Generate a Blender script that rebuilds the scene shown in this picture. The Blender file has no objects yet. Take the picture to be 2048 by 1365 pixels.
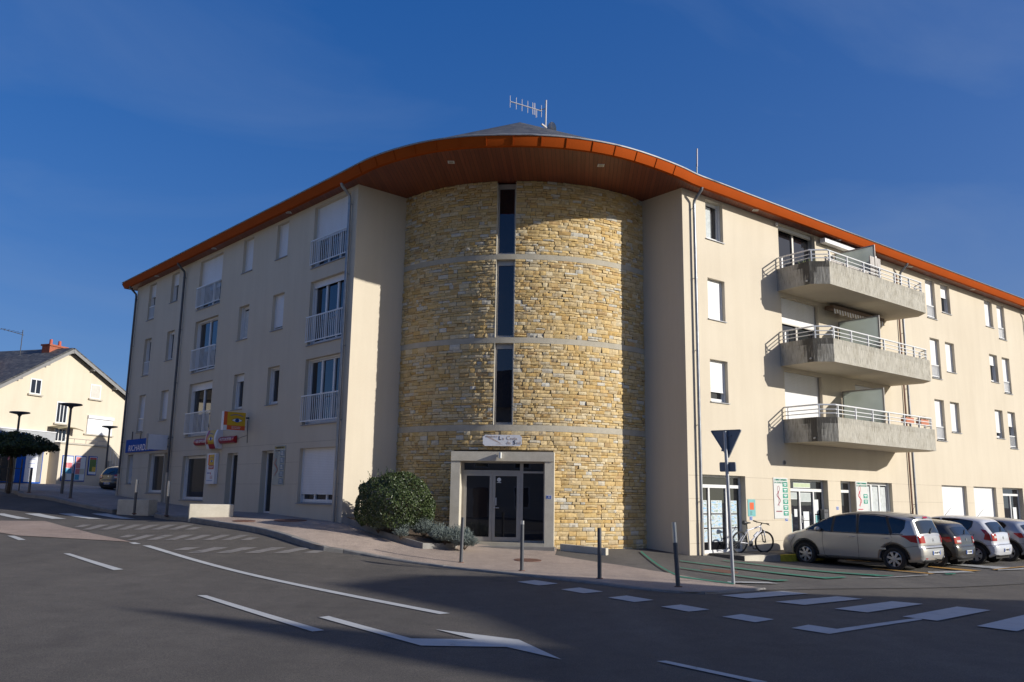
import bpy, bmesh, math, random
import numpy as np
from mathutils import Vector, Matrix, geometry

scene = bpy.context.scene
COL = scene.collection
R = math.radians
random.seed(11)

# ------------------------------------------------------------------ camera
EYE = 1.65
PITCH, ROLL = R(10.4396), R(0.8946)
cam_data = bpy.data.cameras.new('camera')
cam_data.sensor_width = 36.0
cam_data.lens = 1685.03 / 2048 * 36.0
cam_data.clip_start = 0.05
cam_data.clip_end = 2000
cam = bpy.data.objects.new('camera', cam_data)
COL.objects.link(cam)
_f = Vector((0, math.cos(PITCH), math.sin(PITCH)))
_u = Vector((0, -math.sin(PITCH), math.cos(PITCH)))
_r = Vector((1, 0, 0))
_c, _s = math.cos(ROLL), math.sin(ROLL)
_rt, _up = _r * _c + _u * _s, _u * _c - _r * _s
cam.matrix_world = Matrix(((_rt.x, _up.x, -_f.x, 0), (_rt.y, _up.y, -_f.y, 0), (_rt.z, _up.z, -_f.z, EYE), (0, 0, 0, 1)))
scene.camera = cam

# ------------------------------------------------------------------ sky, sun, exposure
SUN_EL, SUN_AZ = R(20), R(107.5)
world = bpy.data.worlds.new('World')
scene.world = world
world.use_nodes = True
wt = world.node_tree
bg = wt.nodes['Background']
sky = wt.nodes.new('ShaderNodeTexSky')
sky.sky_type = 'NISHITA'
sky.sun_disc = False
sky.sun_elevation, sky.sun_rotation = SUN_EL, SUN_AZ
sky.altitude, sky.air_density, sky.dust_density, sky.ozone_density = 0, 1.0, 1.1, 1.0
# thin cirrus veils high in the sky
tc = wt.nodes.new('ShaderNodeTexCoord')
mp = wt.nodes.new('ShaderNodeMapping')
mp.inputs['Location'].default_value = (0.35, 0.2, 0.1)
mp.inputs['Rotation'].default_value = (0.2, 0.35, 0.5)
mp.inputs['Scale'].default_value = (1.0, 2.4, 3.6)
nz = wt.nodes.new('ShaderNodeTexNoise')
nz.inputs['Scale'].default_value = 1.25
nz.inputs['Detail'].default_value = 9
nz.inputs['Roughness'].default_value = 0.55
nz.inputs['Distortion'].default_value = 0.5
cr = wt.nodes.new('ShaderNodeValToRGB')
cr.color_ramp.elements[0].position = 0.46
cr.color_ramp.elements[0].color = (0, 0, 0, 1)
cr.color_ramp.elements[1].position = 1.0
cr.color_ramp.elements[1].color = (0.5, 0.5, 0.5, 1)
mx = wt.nodes.new('ShaderNodeMixRGB')
mx.inputs[2].default_value = (1.3, 1.75, 2.6, 1)
gm = wt.nodes.new('ShaderNodeGamma')
gm.inputs[1].default_value = 0.66
hs = wt.nodes.new('ShaderNodeHueSaturation')
hs.inputs['Hue'].default_value = 0.526
hs.inputs['Saturation'].default_value = 2.0
L = wt.links.new
L(tc.outputs['Generated'], mp.inputs[0]); L(mp.outputs[0], nz.inputs[0]); L(nz.outputs[0], cr.inputs[0])
va = wt.nodes.new('ShaderNodeVectorMath'); va.operation = 'MULTIPLY_ADD'
va.inputs[1].default_value = (1, 1, 0.86); va.inputs[2].default_value = (0, 0, 0.15)
vn = wt.nodes.new('ShaderNodeVectorMath'); vn.operation = 'NORMALIZE'
L(tc.outputs['Generated'], va.inputs[0]); L(va.outputs[0], vn.inputs[0]); L(vn.outputs[0], sky.inputs[0])
L(sky.outputs[0], gm.inputs[0]); L(gm.outputs[0], hs.inputs['Color']); L(hs.outputs[0], mx.inputs[1]); L(cr.outputs[0], mx.inputs[0]); L(mx.outputs[0], bg.inputs[0])
bg.inputs[1].default_value = 0.15

sun_data = bpy.data.lights.new('sun', 'SUN')
sun_data.energy = 3.95
sun_data.angle = R(0.53)
sun_data.color = (1.0, 0.96, 0.89)
sun = bpy.data.objects.new('sun', sun_data)
COL.objects.link(sun)
SUN_DIR = Vector((-math.sin(SUN_AZ) * math.cos(SUN_EL), -math.cos(SUN_AZ) * math.cos(SUN_EL), -math.sin(SUN_EL)))
sun.rotation_euler = SUN_DIR.to_track_quat('-Z', 'Y').to_euler()
scene.view_settings.view_transform = 'Standard'
scene.view_settings.look = 'None'
scene.view_settings.exposure = 0.42
scene.view_settings.gamma = 1.0

# ------------------------------------------------------------------ materials
MATS = {}
def _new(name):
    m = bpy.data.materials.new(name); m.use_nodes = True
    nt = m.node_tree
    return m, nt, nt.nodes['Principled BSDF']
def _noise(nt, scale, detail=4, rough=0.55, vec=None, coord='Object', sc=None):
    n = nt.nodes.new('ShaderNodeTexNoise')
    n.inputs['Scale'].default_value = scale; n.inputs['Detail'].default_value = detail; n.inputs['Roughness'].default_value = rough
    if vec is None:
        t = nt.nodes.new('ShaderNodeTexCoord'); vec = t.outputs[coord]
    if sc:
        mpn = nt.nodes.new('ShaderNodeMapping'); mpn.inputs['Scale'].default_value = sc
        nt.links.new(vec, mpn.inputs[0]); vec = mpn.outputs[0]
    nt.links.new(vec, n.inputs['Vector'])
    return n
def _ramp(nt, fac, stops):
    r = nt.nodes.new('ShaderNodeValToRGB')
    e = r.color_ramp.elements
    while len(e) < len(stops): e.new(0.5)
    for k, (p, c) in enumerate(stops):
        e[k].position = p; e[k].color = (*c, 1) if len(c) == 3 else c
    nt.links.new(fac, r.inputs[0]); return r
def _mix(nt, fac, a, b, mode='MIX'):
    m = nt.nodes.new('ShaderNodeMixRGB'); m.blend_type = mode
    for s, v in ((0, fac), (1, a), (2, b)):
        if hasattr(v, 'links') or hasattr(v, 'is_linked'): nt.links.new(v, m.inputs[s])
        elif isinstance(v, (int, float)): m.inputs[s].default_value = v
        else: m.inputs[s].default_value = (*v, 1)
    return m.outputs[0]
def _bump(nt, b, h, strength, dist=0.01):
    n = nt.nodes.new('ShaderNodeBump'); n.inputs['Strength'].default_value = strength; n.inputs['Distance'].default_value = dist
    nt.links.new(h, n.inputs['Height']); nt.links.new(n.outputs[0], b.inputs['Normal'])
def plain(name, col, rough=0.5, metal=0.0, var=0.08, vscale=6.0, spec=0.5, bump=0.0, bscale=60):
    if name in MATS: return MATS[name]
    m, nt, b = _new(name)
    n = _noise(nt, vscale, 5)
    lo = tuple(max(0, c * (1 - var)) for c in col); hi = tuple(min(1, c * (1 + var)) for c in col)
    r = _ramp(nt, n.outputs[0], [(0.3, lo), (0.7, hi)])
    nt.links.new(r.outputs[0], b.inputs['Base Color'])
    b.inputs['Roughness'].default_value = rough; b.inputs['Metallic'].default_value = metal
    b.inputs['Specular IOR Level'].default_value = spec
    if bump: _bump(nt, b, _noise(nt, bscale, 3).outputs[0], bump)
    MATS[name] = m; return m
def mat(name, fn=None):
    if name not in MATS:
        MATS[name] = fn()
    return MATS[name]

def m_plaster():
    m, nt, b = _new('plaster')
    g = nt.nodes.new('ShaderNodeNewGeometry')
    pos = g.outputs['Position']
    big = _noise(nt, 0.35, 4, vec=pos)
    streak = _noise(nt, 1.0, 5, 0.6, vec=pos, sc=(2.2, 2.2, 0.22))
    fine = _noise(nt, 70, 3, vec=pos)
    base = _ramp(nt, big.outputs[0], [(0.3, (0.60, 0.525, 0.41)), (0.7, (0.645, 0.57, 0.45))]).outputs[0]
    st = _ramp(nt, streak.outputs[0], [(0.35, (0.86, 0.85, 0.83)), (0.6, (1, 1, 1))]).outputs[0]
    c = _mix(nt, 0.32, base, st, 'MULTIPLY')
    fn = _ramp(nt, fine.outputs[0], [(0.3, (0.9, 0.9, 0.9)), (0.7, (1.05, 1.05, 1.05))]).outputs[0]
    c = _mix(nt, 0.6, c, fn, 'MULTIPLY')
    nt.links.new(c, b.inputs['Base Color'])
    b.inputs['Roughness'].default_value = 0.92; b.inputs['Specular IOR Level'].default_value = 0.15
    _bump(nt, b, _noise(nt, 45, 4, vec=pos).outputs[0], 0.5, 0.006)
    return m
def m_stone():
    m, nt, b = _new('stone')
    a = nt.nodes.new('ShaderNodeVertexColor'); a.layer_name = 'stone_colour'
    n = _noise(nt, 14, 6, 0.65)
    v = _ramp(nt, n.outputs[0], [(0.3, (0.80, 0.77, 0.72)), (0.7, (1.08, 1.07, 1.05))]).outputs[0]
    nt.links.new(_mix(nt, 0.9, a.outputs[0], v, 'MULTIPLY'), b.inputs['Base Color'])
    b.inputs['Roughness'].default_value = 0.9; b.inputs['Specular IOR Level'].default_value = 0.2
    _bump(nt, b, _noise(nt, 30, 6, 0.7).outputs[0], 0.55, 0.015)
    return m
def m_glass():
    m, nt, b = _new('window_glass')
    nt.nodes.remove(b)
    d = nt.nodes.new('ShaderNodeBsdfDiffuse'); d.inputs[0].default_value = (0.012, 0.012, 0.014, 1)
    gl = nt.nodes.new('ShaderNodeBsdfGlossy'); gl.inputs[0].default_value = (0.92, 0.95, 1, 1); gl.inputs['Roughness'].default_value = 0.01
    fr = nt.nodes.new('ShaderNodeFresnel'); fr.inputs[0].default_value = 1.75
    n = _noise(nt, 0.8, 2); bp = nt.nodes.new('ShaderNodeBump'); bp.inputs['Strength'].default_value = 0.04; bp.inputs['Distance'].default_value = 0.05
    nt.links.new(n.outputs[0], bp.inputs['Height']); nt.links.new(bp.outputs[0], gl.inputs['Normal'])
    mxs = nt.nodes.new('ShaderNodeMixShader')
    nt.links.new(fr.outputs[0], mxs.inputs[0]); nt.links.new(d.outputs[0], mxs.inputs[1]); nt.links.new(gl.outputs[0], mxs.inputs[2])
    nt.links.new(mxs.outputs[0], nt.nodes['Material Output'].inputs[0])
    return m
def m_shutter():
    m, nt, b = _new('shutter_slats')
    g = nt.nodes.new('ShaderNodeNewGeometry'); sx = nt.nodes.new('ShaderNodeSeparateXYZ'); nt.links.new(g.outputs['Position'], sx.inputs[0])
    mu = nt.nodes.new('ShaderNodeMath'); mu.operation = 'MULTIPLY'; mu.inputs[1].default_value = 1 / 0.052; nt.links.new(sx.outputs[2], mu.inputs[0])
    fr = nt.nodes.new('ShaderNodeMath'); fr.operation = 'FRACT'; nt.links.new(mu.outputs[0], fr.inputs[0])
    r = _ramp(nt, fr.outputs[0], [(0.0, (0.42, 0.42, 0.43)), (0.13, (0.74, 0.74, 0.74)), (1.0, (0.76, 0.76, 0.77))])
    n = _noise(nt, 3, 4, vec=g.outputs['Position'], sc=(1, 1, .3))
    v = _ramp(nt, n.outputs[0], [(0.3, (0.93, 0.92, 0.9)), (0.7, (1, 1, 1))])
    nt.links.new(_mix(nt, 1.0, r.outputs[0], v.outputs[0], 'MULTIPLY'), b.inputs['Base Color'])
    b.inputs['Roughness'].default_value = 0.45
    _bump(nt, b, r.outputs[0], 0.5, 0.01)
    return m
def m_ribbed():
    m, nt, b = _new('ribbed_concrete')
    uv = nt.nodes.new('ShaderNodeUVMap'); uv.uv_map = 'run'
    n1 = _noise(nt, 1.0, 5, 0.6, vec=uv.outputs[0], sc=(52, 3.0, 1))
    n2 = _noise(nt, 1.0, 4, 0.6, vec=uv.outputs[0], sc=(3.0, 2.0, 1))
    n3 = _noise(nt, 1.0, 6, 0.7, vec=uv.outputs[0], sc=(160, 110, 1))
    rib = _ramp(nt, n1.outputs[0], [(0.36, (0.27, 0.25, 0.21)), (0.47, (0.52, 0.49, 0.42)), (0.75, (0.62, 0.59, 0.51))])
    dirt = _ramp(nt, n2.outputs[0], [(0.30, (0.74, 0.72, 0.68)), (0.6, (1, 1, 1))])
    gr = _ramp(nt, n3.outputs[0], [(0.3, (0.72, 0.72, 0.72)), (0.7, (1.1, 1.1, 1.1))])
    c = _mix(nt, 0.8, rib.outputs[0], dirt.outputs[0], 'MULTIPLY'); c = _mix(nt, 0.7, c, gr.outputs[0], 'MULTIPLY')
    st = nt.nodes.new('ShaderNodeVertexColor'); st.layer_name = 'stain'
    ns = _noise(nt, 1.0, 5, 0.6, vec=uv.outputs[0], sc=(14, 1.6, 1))
    ad = nt.nodes.new('ShaderNodeMath'); ad.operation = 'MULTIPLY'; nt.links.new(ns.outputs[0], ad.inputs[0]); nt.links.new(st.outputs[0], ad.inputs[1])
    k = _ramp(nt, ad.outputs[0], [(0.18, (0, 0, 0)), (0.42, (0.85, 0.85, 0.85))])
    c = _mix(nt, k.outputs[0], c, (0.05, 0.045, 0.04))
    nt.links.new(c, b.inputs['Base Color']); b.inputs['Roughness'].default_value = 0.95; b.inputs['Specular IOR Level'].default_value = 0.1
    _bump(nt, b, n1.outputs[0], 1.0, 0.03)
    return m
def m_concrete(name='concrete', c0=(0.40, 0.36, 0.28), c1=(0.50, 0.455, 0.37)):
    m, nt, b = _new(name)
    n = _noise(nt, 3, 8, 0.65); f = _noise(nt, 60, 4)
    r = _ramp(nt, n.outputs[0], [(0.3, c0), (0.7, c1)])
    fr = _ramp(nt, f.outputs[0], [(0.3, (0.88, 0.88, 0.88)), (0.7, (1.06, 1.06, 1.06))])
    nt.links.new(_mix(nt, 1.0, r.outputs[0], fr.outputs[0], 'MULTIPLY'), b.inputs['Base Color'])
    b.inputs['Roughness'].default_value = 0.9; b.inputs['Specular IOR Level'].default_value = 0.2
    _bump(nt, b, f.outputs[0], 0.35, 0.006)
    return m
def m_planks():
    m, nt, b = _new('stained_planks')
    g = nt.nodes.new('ShaderNodeNewGeometry')
    mpn = nt.nodes.new('ShaderNodeMapping'); mpn.inputs['Rotation'].default_value = (0, 0, R(4.46)); nt.links.new(g.outputs['Position'], mpn.inputs[0])
    sx = nt.nodes.new('ShaderNodeSeparateXYZ'); nt.links.new(mpn.outputs[0], sx.inputs[0])
    mu = nt.nodes.new('ShaderNodeMath'); mu.operation = 'MULTIPLY'; mu.inputs[1].default_value = 1 / 0.125; nt.links.new(sx.outputs[0], mu.inputs[0])
    fr = nt.nodes.new('ShaderNodeMath'); fr.operation = 'FRACT'; nt.links.new(mu.outputs[0], fr.inputs[0])
    fl = nt.nodes.new('ShaderNodeMath'); fl.operation = 'FLOOR'; nt.links.new(mu.outputs[0], fl.inputs[0])
    wn = nt.nodes.new('ShaderNodeTexWhiteNoise'); wn.noise_dimensions = '1D'; nt.links.new(fl.outputs[0], wn.inputs['W'])
    base = _ramp(nt, wn.outputs[0], [(0.0, (0.17, 0.044, 0.02)), (1.0, (0.23, 0.062, 0.028))])
    seam = _ramp(nt, fr.outputs[0], [(0.0, (0.25, 0.25, 0.25)), (0.1, (1, 1, 1)), (0.92, (1, 1, 1)), (1.0, (0.3, 0.3, 0.3))])
    gr = _noise(nt, 1, 5, 0.6, vec=mpn.outputs[0], sc=(40, 1.5, 1))
    grr = _ramp(nt, gr.outputs[0], [(0.3, (0.8, 0.8, 0.8)), (0.7, (1.1, 1.1, 1.1))])
    c = _mix(nt, 1.0, base.outputs[0], seam.outputs[0], 'MULTIPLY'); c = _mix(nt, 0.8, c, grr.outputs[0], 'MULTIPLY')
    nt.links.new(c, b.inputs['Base Color']); b.inputs['Roughness'].default_value = 0.5
    _bump(nt, b, seam.outputs[0], 0.6, 0.01)
    return m
def m_slate():
    m, nt, b = _new('slate_tiles')
    g = nt.nodes.new('ShaderNodeNewGeometry'); pos = g.outputs['Position']
    sx = nt.nodes.new('ShaderNodeSeparateXYZ'); nt.links.new(pos, sx.inputs[0])
    mu = nt.nodes.new('ShaderNodeMath'); mu.operation = 'MULTIPLY'; mu.inputs[1].default_value = 1 / 0.085; nt.links.new(sx.outputs[2], mu.inputs[0])
    fr = nt.nodes.new('ShaderNodeMath'); fr.operation = 'FRACT'; nt.links.new(mu.outputs[0], fr.inputs[0])
    v = nt.nodes.new('ShaderNodeTexVoronoi'); v.inputs['Scale'].default_value = 1.0
    mpn = nt.nodes.new('ShaderNodeMapping'); mpn.inputs['Scale'].default_value = (4.5, 4.5, 11); nt.links.new(pos, mpn.inputs[0]); nt.links.new(mpn.outputs[0], v.inputs['Vector'])
    base = _ramp(nt, v.outputs['Color'], [(0.1, (0.055, 0.056, 0.06)), (0.6, (0.10, 0.099, 0.098)), (0.95, (0.17, 0.165, 0.155))])
    sh = _ramp(nt, fr.outputs[0], [(0.0, (0.35, 0.35, 0.35)), (0.2, (1, 1, 1)), (1, (1, 1, 1))])
    nt.links.new(_mix(nt, 1.0, base.outputs[0], sh.outputs[0], 'MULTIPLY'), b.inputs['Base Color'])
    b.inputs['Roughness'].default_value = 0.6
    _bump(nt, b, fr.outputs[0], 0.8, 0.03)
    return m
def m_asphalt(name, c0, c1, tint=(1, 1, 1)):
    m, nt, b = _new(name)
    g = nt.nodes.new('ShaderNodeNewGeometry'); pos = g.outputs['Position']
    big = _noise(nt, 0.25, 5, 0.6, vec=pos); mid = _noise(nt, 2.5, 5, 0.6, vec=pos); fine = _noise(nt, 95, 4, 0.8, vec=pos)
    v = nt.nodes.new('ShaderNodeTexVoronoi'); v.inputs['Scale'].default_value = 110; nt.links.new(pos, v.inputs['Vector'])
    r = _ramp(nt, big.outputs[0], [(0.3, c0), (0.7, c1)])
    rm = _ramp(nt, mid.outputs[0], [(0.3, (0.88, 0.88, 0.88)), (0.7, (1.08, 1.08, 1.08))])
    rf = _ramp(nt, fine.outputs[0], [(0.3, (0.35, 0.35, 0.36)), (0.52, (1.0, 1.0, 1.0)), (0.75, (2.3, 2.2, 2.05))])
    rv = _ramp(nt, v.outputs['Color'], [(0.2, (0.75, 0.75, 0.76)), (0.85, (1.35, 1.3, 1.22))])
    tr = _noise(nt, 1.0, 5, 0.6, vec=pos); mpt = nt.nodes.new('ShaderNodeMapping'); mpt.inputs['Rotation'].default_value = (0, 0, R(-42.5)); mpt.inputs['Scale'].default_value = (0.7, 0.06, 1); nt.links.new(pos, mpt.inputs[0]); nt.links.new(mpt.outputs[0], tr.inputs['Vector'])
    rt_ = _ramp(nt, tr.outputs[0], [(0.3, (0.82, 0.82, 0.83)), (0.7, (1.16, 1.15, 1.13))])
    sp = _noise(nt, 0.9, 3, 0.5, vec=pos); rs = _ramp(nt, sp.outputs[0], [(0.60, (1, 1, 1)), (0.74, (0.78, 0.78, 0.79))])
    c = _mix(nt, 1.0, r.outputs[0], rm.outputs[0], 'MULTIPLY'); c = _mix(nt, 0.9, c, rt_.outputs[0], 'MULTIPLY'); c = _mix(nt, 0.8, c, rs.outputs[0], 'MULTIPLY'); c = _mix(nt, 0.75, c, rf.outputs[0], 'MULTIPLY'); c = _mix(nt, 0.8, c, rv.outputs[0], 'MULTIPLY')
    nt.links.new(c, b.inputs['Base Color']); b.inputs['Roughness'].default_value = 0.85; b.inputs['Specular IOR Level'].default_value = 0.25
    _bump(nt, b, fine.outputs[0], 0.7, 0.008)
    return m
def m_road_paint(name, col, wear=0.4):
    m, nt, b = _new(name)
    g = nt.nodes.new('ShaderNodeNewGeometry'); pos = g.outputs['Position']
    n = _noise(nt, 60, 5, 0.75, vec=pos); n2 = _noise(nt, 3.0, 6, 0.7, vec=pos)
    a = nt.nodes.new('ShaderNodeMath'); a.operation = 'ADD'; nt.links.new(n.outputs[0], a.inputs[0]); nt.links.new(n2.outputs[0], a.inputs[1])
    k = _ramp(nt, a.outputs[0], [(0.80 + 0.5 * (wear - .5) * .9 - 0.06, (0, 0, 0)), (0.80 + 0.5 * (wear - .5) * .9 + .10, (1, 1, 1))])
    v = _ramp(nt, n2.outputs[0], [(0.3, tuple(c * .85 for c in col)), (0.7, col)])
    nt.links.new(_mix(nt, k.outputs[0], (0.07, 0.068, 0.065), v.outputs[0]), b.inputs['Base Color'])
    b.inputs['Roughness'].default_value = 0.8
    _bump(nt, b, n.outputs[0], 0.4, 0.006)
    return m
def m_leaf(name, c0, c1, rough=0.45, trans=0.15):
    m, nt, b = _new(name)
    a = nt.nodes.new('ShaderNodeVertexColor'); a.layer_name = 'leaf_tone'
    r = _ramp(nt, a.outputs[0], [(0.0, c0), (1.0, c1)])
    nt.links.new(r.outputs[0], b.inputs['Base Color']); b.inputs['Roughness'].default_value = rough
    b.inputs['Specular IOR Level'].default_value = 0.4
    return m
def m_car(name, col, metal=0.0, rough=0.3):
    m, nt, b = _new(name)
    n = _noise(nt, 1.5, 5, coord='Object')
    r = _ramp(nt, n.outputs[0], [(0.3, tuple(c * .93 for c in col)), (0.7, col)])
    nt.links.new(r.outputs[0], b.inputs['Base Color']); b.inputs['Metallic'].default_value = metal; b.inputs['Roughness'].default_value = rough
    b.inputs['Coat Weight'].default_value = 0.6; b.inputs['Coat Roughness'].default_value = 0.06
    return m

PLASTER = mat('plaster', m_plaster); STONE = mat('stone', m_stone); GLASS = mat('glass', m_glass); SHUT = mat('shutter', m_shutter)
RIB = mat('ribbed', m_ribbed); CONC = mat('concrete', m_concrete); PLANK = mat('planks', m_planks); SLATE = mat('slate', m_slate)
CONC2 = mat('light_concrete', lambda: m_concrete('light_concrete', (0.50, 0.455, 0.365), (0.61, 0.565, 0.47)))
KERBM = mat('kerb_stone', lambda: m_concrete('kerb_stone', (0.20, 0.19, 0.175), (0.30, 0.285, 0.26)))
ROADM = mat('road_asphalt', lambda: m_asphalt('road_asphalt', (0.097, 0.089, 0.080), (0.122, 0.112, 0.101)))
LOTM = mat('lot_asphalt', lambda: m_asphalt('lot_asphalt', (0.105, 0.10, 0.094), (0.135, 0.128, 0.12)))
PAVEM = mat('pavement', lambda: m_asphalt('pavement', (0.35, 0.285, 0.24), (0.42, 0.345, 0.295)))
ISLM = mat('island_resin', lambda: m_asphalt('island_resin', (0.30, 0.235, 0.20), (0.36, 0.29, 0.25)))
WPAINT = mat('white_road_paint', lambda: m_road_paint('white_road_paint', (0.52, 0.52, 0.50), 0.35))
FPAINT = mat('faded_road_paint', lambda: m_road_paint('faded_road_paint', (0.24, 0.22, 0.20), 0.62))
WORNP = mat('worn_road_paint', lambda: m_road_paint('worn_road_paint', (0.45, 0.45, 0.43), 0.62))
GPAINT = mat('green_road_paint', lambda: m_road_paint('green_road_paint', (0.03, 0.22, 0.14), 0.52))
OPAINT = mat('orange_road_paint', lambda: m_road_paint('orange_road_paint', (0.50, 0.26, 0.04), 0.42))
PVC = plain('white_pvc', (0.72, 0.72, 0.71), 0.4, var=0.04)
WMETAL = plain('white_metal', (0.74, 0.74, 0.73), 0.4, var=0.05, vscale=3)
ALU = plain('anodised_aluminium', (0.40, 0.375, 0.34), 0.4, 0.35, var=0.06)
ZINC = plain('zinc', (0.30, 0.31, 0.33), 0.42, 0.75, var=0.18, vscale=4)
LEAD = plain('zinc_edge', (0.27, 0.27, 0.28), 0.55, 0.3, var=0.1)
FASCIA = plain('orange_fascia', (0.36, 0.066, 0.009), 0.7, 0.0, var=0.05, vscale=1.2, spec=0.03)
BROWNP = plain('brown_pipe', (0.17, 0.075, 0.045), 0.5, 0.2, var=0.1)
STEEL = plain('brushed_steel', (0.62, 0.62, 0.62), 0.28, 0.9, var=0.05)
DGREY = plain('dark_grey_paint', (0.085, 0.088, 0.095), 0.45, 0.2, var=0.12)
BLACK = plain('black_plastic', (0.018, 0.018, 0.019), 0.5, var=0.15)
RUBBER = plain('rubber', (0.022, 0.021, 0.020), 0.85, var=0.25, vscale=20)
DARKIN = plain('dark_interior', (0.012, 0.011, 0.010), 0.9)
RUST = plain('rusty_iron', (0.16, 0.075, 0.05), 0.9, 0.2, var=0.4, vscale=20, bump=0.5, bscale=40)
SIGNW = plain('sign_white', (0.74, 0.74, 0.76), 0.4, var=0.03)
SIGNB = plain('sign_blue', (0.012, 0.085, 0.38), 0.7, var=0.05, spec=0.08)
SIGNR = plain('sign_red', (0.40, 0.012, 0.022), 0.3, var=0.05)
SIGNY = plain('sign_yellow', (0.62, 0.37, 0.012), 0.4, var=0.05)
SIGNO = plain('sign_orange', (0.68, 0.10, 0.02), 0.4, var=0.05)
SIGNG = plain('sign_green', (0.01, 0.27, 0.18), 0.4, var=0.04)
SIGNT = plain('sign_teal', (0.16, 0.42, 0.42), 0.4, var=0.06)
INKD = plain('ink_dark', (0.03, 0.03, 0.04), 0.5)
INKT = plain('ink_tan', (0.60, 0.50, 0.40), 0.6)
INKR = plain('ink_red', (0.48, 0.02, 0.05), 0.5)
PAPER = plain('paper', (0.66, 0.68, 0.68), 0.7, var=0.05)
PHOTO = None

# ------------------------------------------------------------------ helpers
ROOT = {}
class MB:
    def __init__(s, frame=None):
        s.V, s.F, s.I, s.mats, s.fr = [], [], [], [], frame
        s.cols = {}
    def v(s, p):
        p = Vector(p)
        if s.fr is not None: p = s.fr @ p
        s.V.append(p); return len(s.V) - 1
    def mi(s, m):
        if m not in s.mats: s.mats.append(m)
        return s.mats.index(m)
    def face(s, ids, m):
        s.F.append(tuple(ids)); s.I.append(s.mi(m))
    def poly(s, pts, m): s.face([s.v(p) for p in pts], m)
    def box(s, x0, x1, y0, y1, z0, z1, m):
        i = [s.v(p) for p in ((x0, y0, z0), (x1, y0, z0), (x1, y1, z0), (x0, y1, z0), (x0, y0, z1), (x1, y0, z1), (x1, y1, z1), (x0, y1, z1))]
        for f in ((0, 3, 2, 1), (4, 5, 6, 7), (0, 1, 5, 4), (1, 2, 6, 5), (2, 3, 7, 6), (3, 0, 4, 7)): s.face([i[k] for k in f], m)
    def prism(s, pts, z0, z1, m, side=None):
        n = len(pts)
        a = [s.v((p[0], p[1], z0)) for p in pts]; b = [s.v((p[0], p[1], z1)) for p in pts]
        s.face(a[::-1], m); s.face(b, m)
        for k in range(n): s.face((a[k], a[(k + 1) % n], b[(k + 1) % n], b[k]), side or m)
    def ring(s, c, ax, r, n, ph=0.0):
        ax = Vector(ax).normalized(); t = Vector((0, 0, 1)) if abs(ax.z) < 0.9 else Vector((1, 0, 0))
        u = ax.cross(t).normalized(); w = ax.cross(u)
        return [s.v(Vector(c) + (u * math.cos(2 * math.pi * k / n + ph) + w * math.sin(2 * math.pi * k / n + ph)) * r) for k in range(n)]
    def tube(s, p, q, r, m, n=8, r2=None, caps=True):
        p, q = Vector(p), Vector(q); ax = q - p
        if ax.length < 1e-6: return
        a = s.ring(p, ax, r, n); b = s.ring(q, ax, r if r2 is None else r2, n)
        for k in range(n): s.face((a[k], a[(k + 1) % n], b[(k + 1) % n], b[k]), m)
        if caps: s.face(a[::-1], m); s.face(b, m)
    def path(s, pts, r, m, n=8, caps=True):
        pts = [Vector(p) for p in pts]; prev = None; rings = []
        for k, p in enumerate(pts):
            d = (pts[min(k + 1, len(pts) - 1)] - pts[max(k - 1, 0)]).normalized()
            if prev is None:
                t = Vector((0, 0, 1)) if abs(d.z) < 0.9 else Vector((1, 0, 0)); u = d.cross(t).normalized()
            else:
                u = (prev - d * prev.dot(d)).normalized()
            prev = u; w = d.cross(u); rr = r[k] if isinstance(r, (list, tuple)) else r
            rings.append([s.v(p + (u * math.cos(2 * math.pi * j / n) + w * math.sin(2 * math.pi * j / n)) * rr) for j in range(n)])
        for a, b in zip(rings, rings[1:]):
            for j in range(n): s.face((a[j], a[(j + 1) % n], b[(j + 1) % n], b[j]), m)
        if caps: s.face(rings[0][::-1], m); s.face(rings[-1], m)
    def lathe(s, prof, m, c=(0, 0, 0), ax=(0, 0, 1), n=24, closed=False):
        c, ax = Vector(c), Vector(ax).normalized(); rings = []
        for r, h in prof: rings.append(s.ring(c + ax * h, ax, max(r, 1e-4), n))
        prs = list(zip(rings, rings[1:]))
        if closed: prs.append((rings[-1], rings[0]))
        for a, b in prs:
            for j in range(n): s.face((a[j], a[(j + 1) % n], b[(j + 1) % n], b[j]), m)
    def build(s, name, parent=None, local=False, smooth=0, attr=None):
        me = bpy.data.meshes.new(name)
        off = Vector((0, 0, 0))
        if parent is not None and not local: off = ROOT.get(parent.name, off)
        me.from_pydata([tuple(p - off) for p in s.V], [], s.F)
        for m in s.mats: me.materials.append(m)
        me.polygons.foreach_set('material_index', s.I)
        if attr:
            an, vals = attr
            a = me.color_attributes.new(an, 'FLOAT_COLOR', 'CORNER')
            flat = []
            for f, poly in enumerate(s.F):
                flat += list(vals[f]) * len(poly)
            a.data.foreach_set('color', flat)
        if smooth:
            me.polygons.foreach_set('use_smooth', [True] * len(me.polygons))
            me.set_sharp_from_angle(angle=R(smooth))
        me.update()
        o = bpy.data.objects.new(name, me); COL.objects.link(o)
        if parent is not None:
            o.parent = parent; ROOT[o.name] = off
        return o
def thing(name, label, cat, loc=(0, 0, 0), rotz=0.0, group=None):
    o = bpy.data.objects.new(name, None); o.empty_display_size = 0.3; COL.objects.link(o)
    o.location = loc; o.rotation_euler = (0, 0, rotz); o['label'] = label; o['category'] = cat
    if group: o['group'] = group
    ROOT[o.name] = Vector(loc)
    return o
def tag(o, label, cat, group=None):
    o['label'] = label; o['category'] = cat
    if group: o['group'] = group
    return o
def struct(o): o['kind'] = 'structure'; return o
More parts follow.
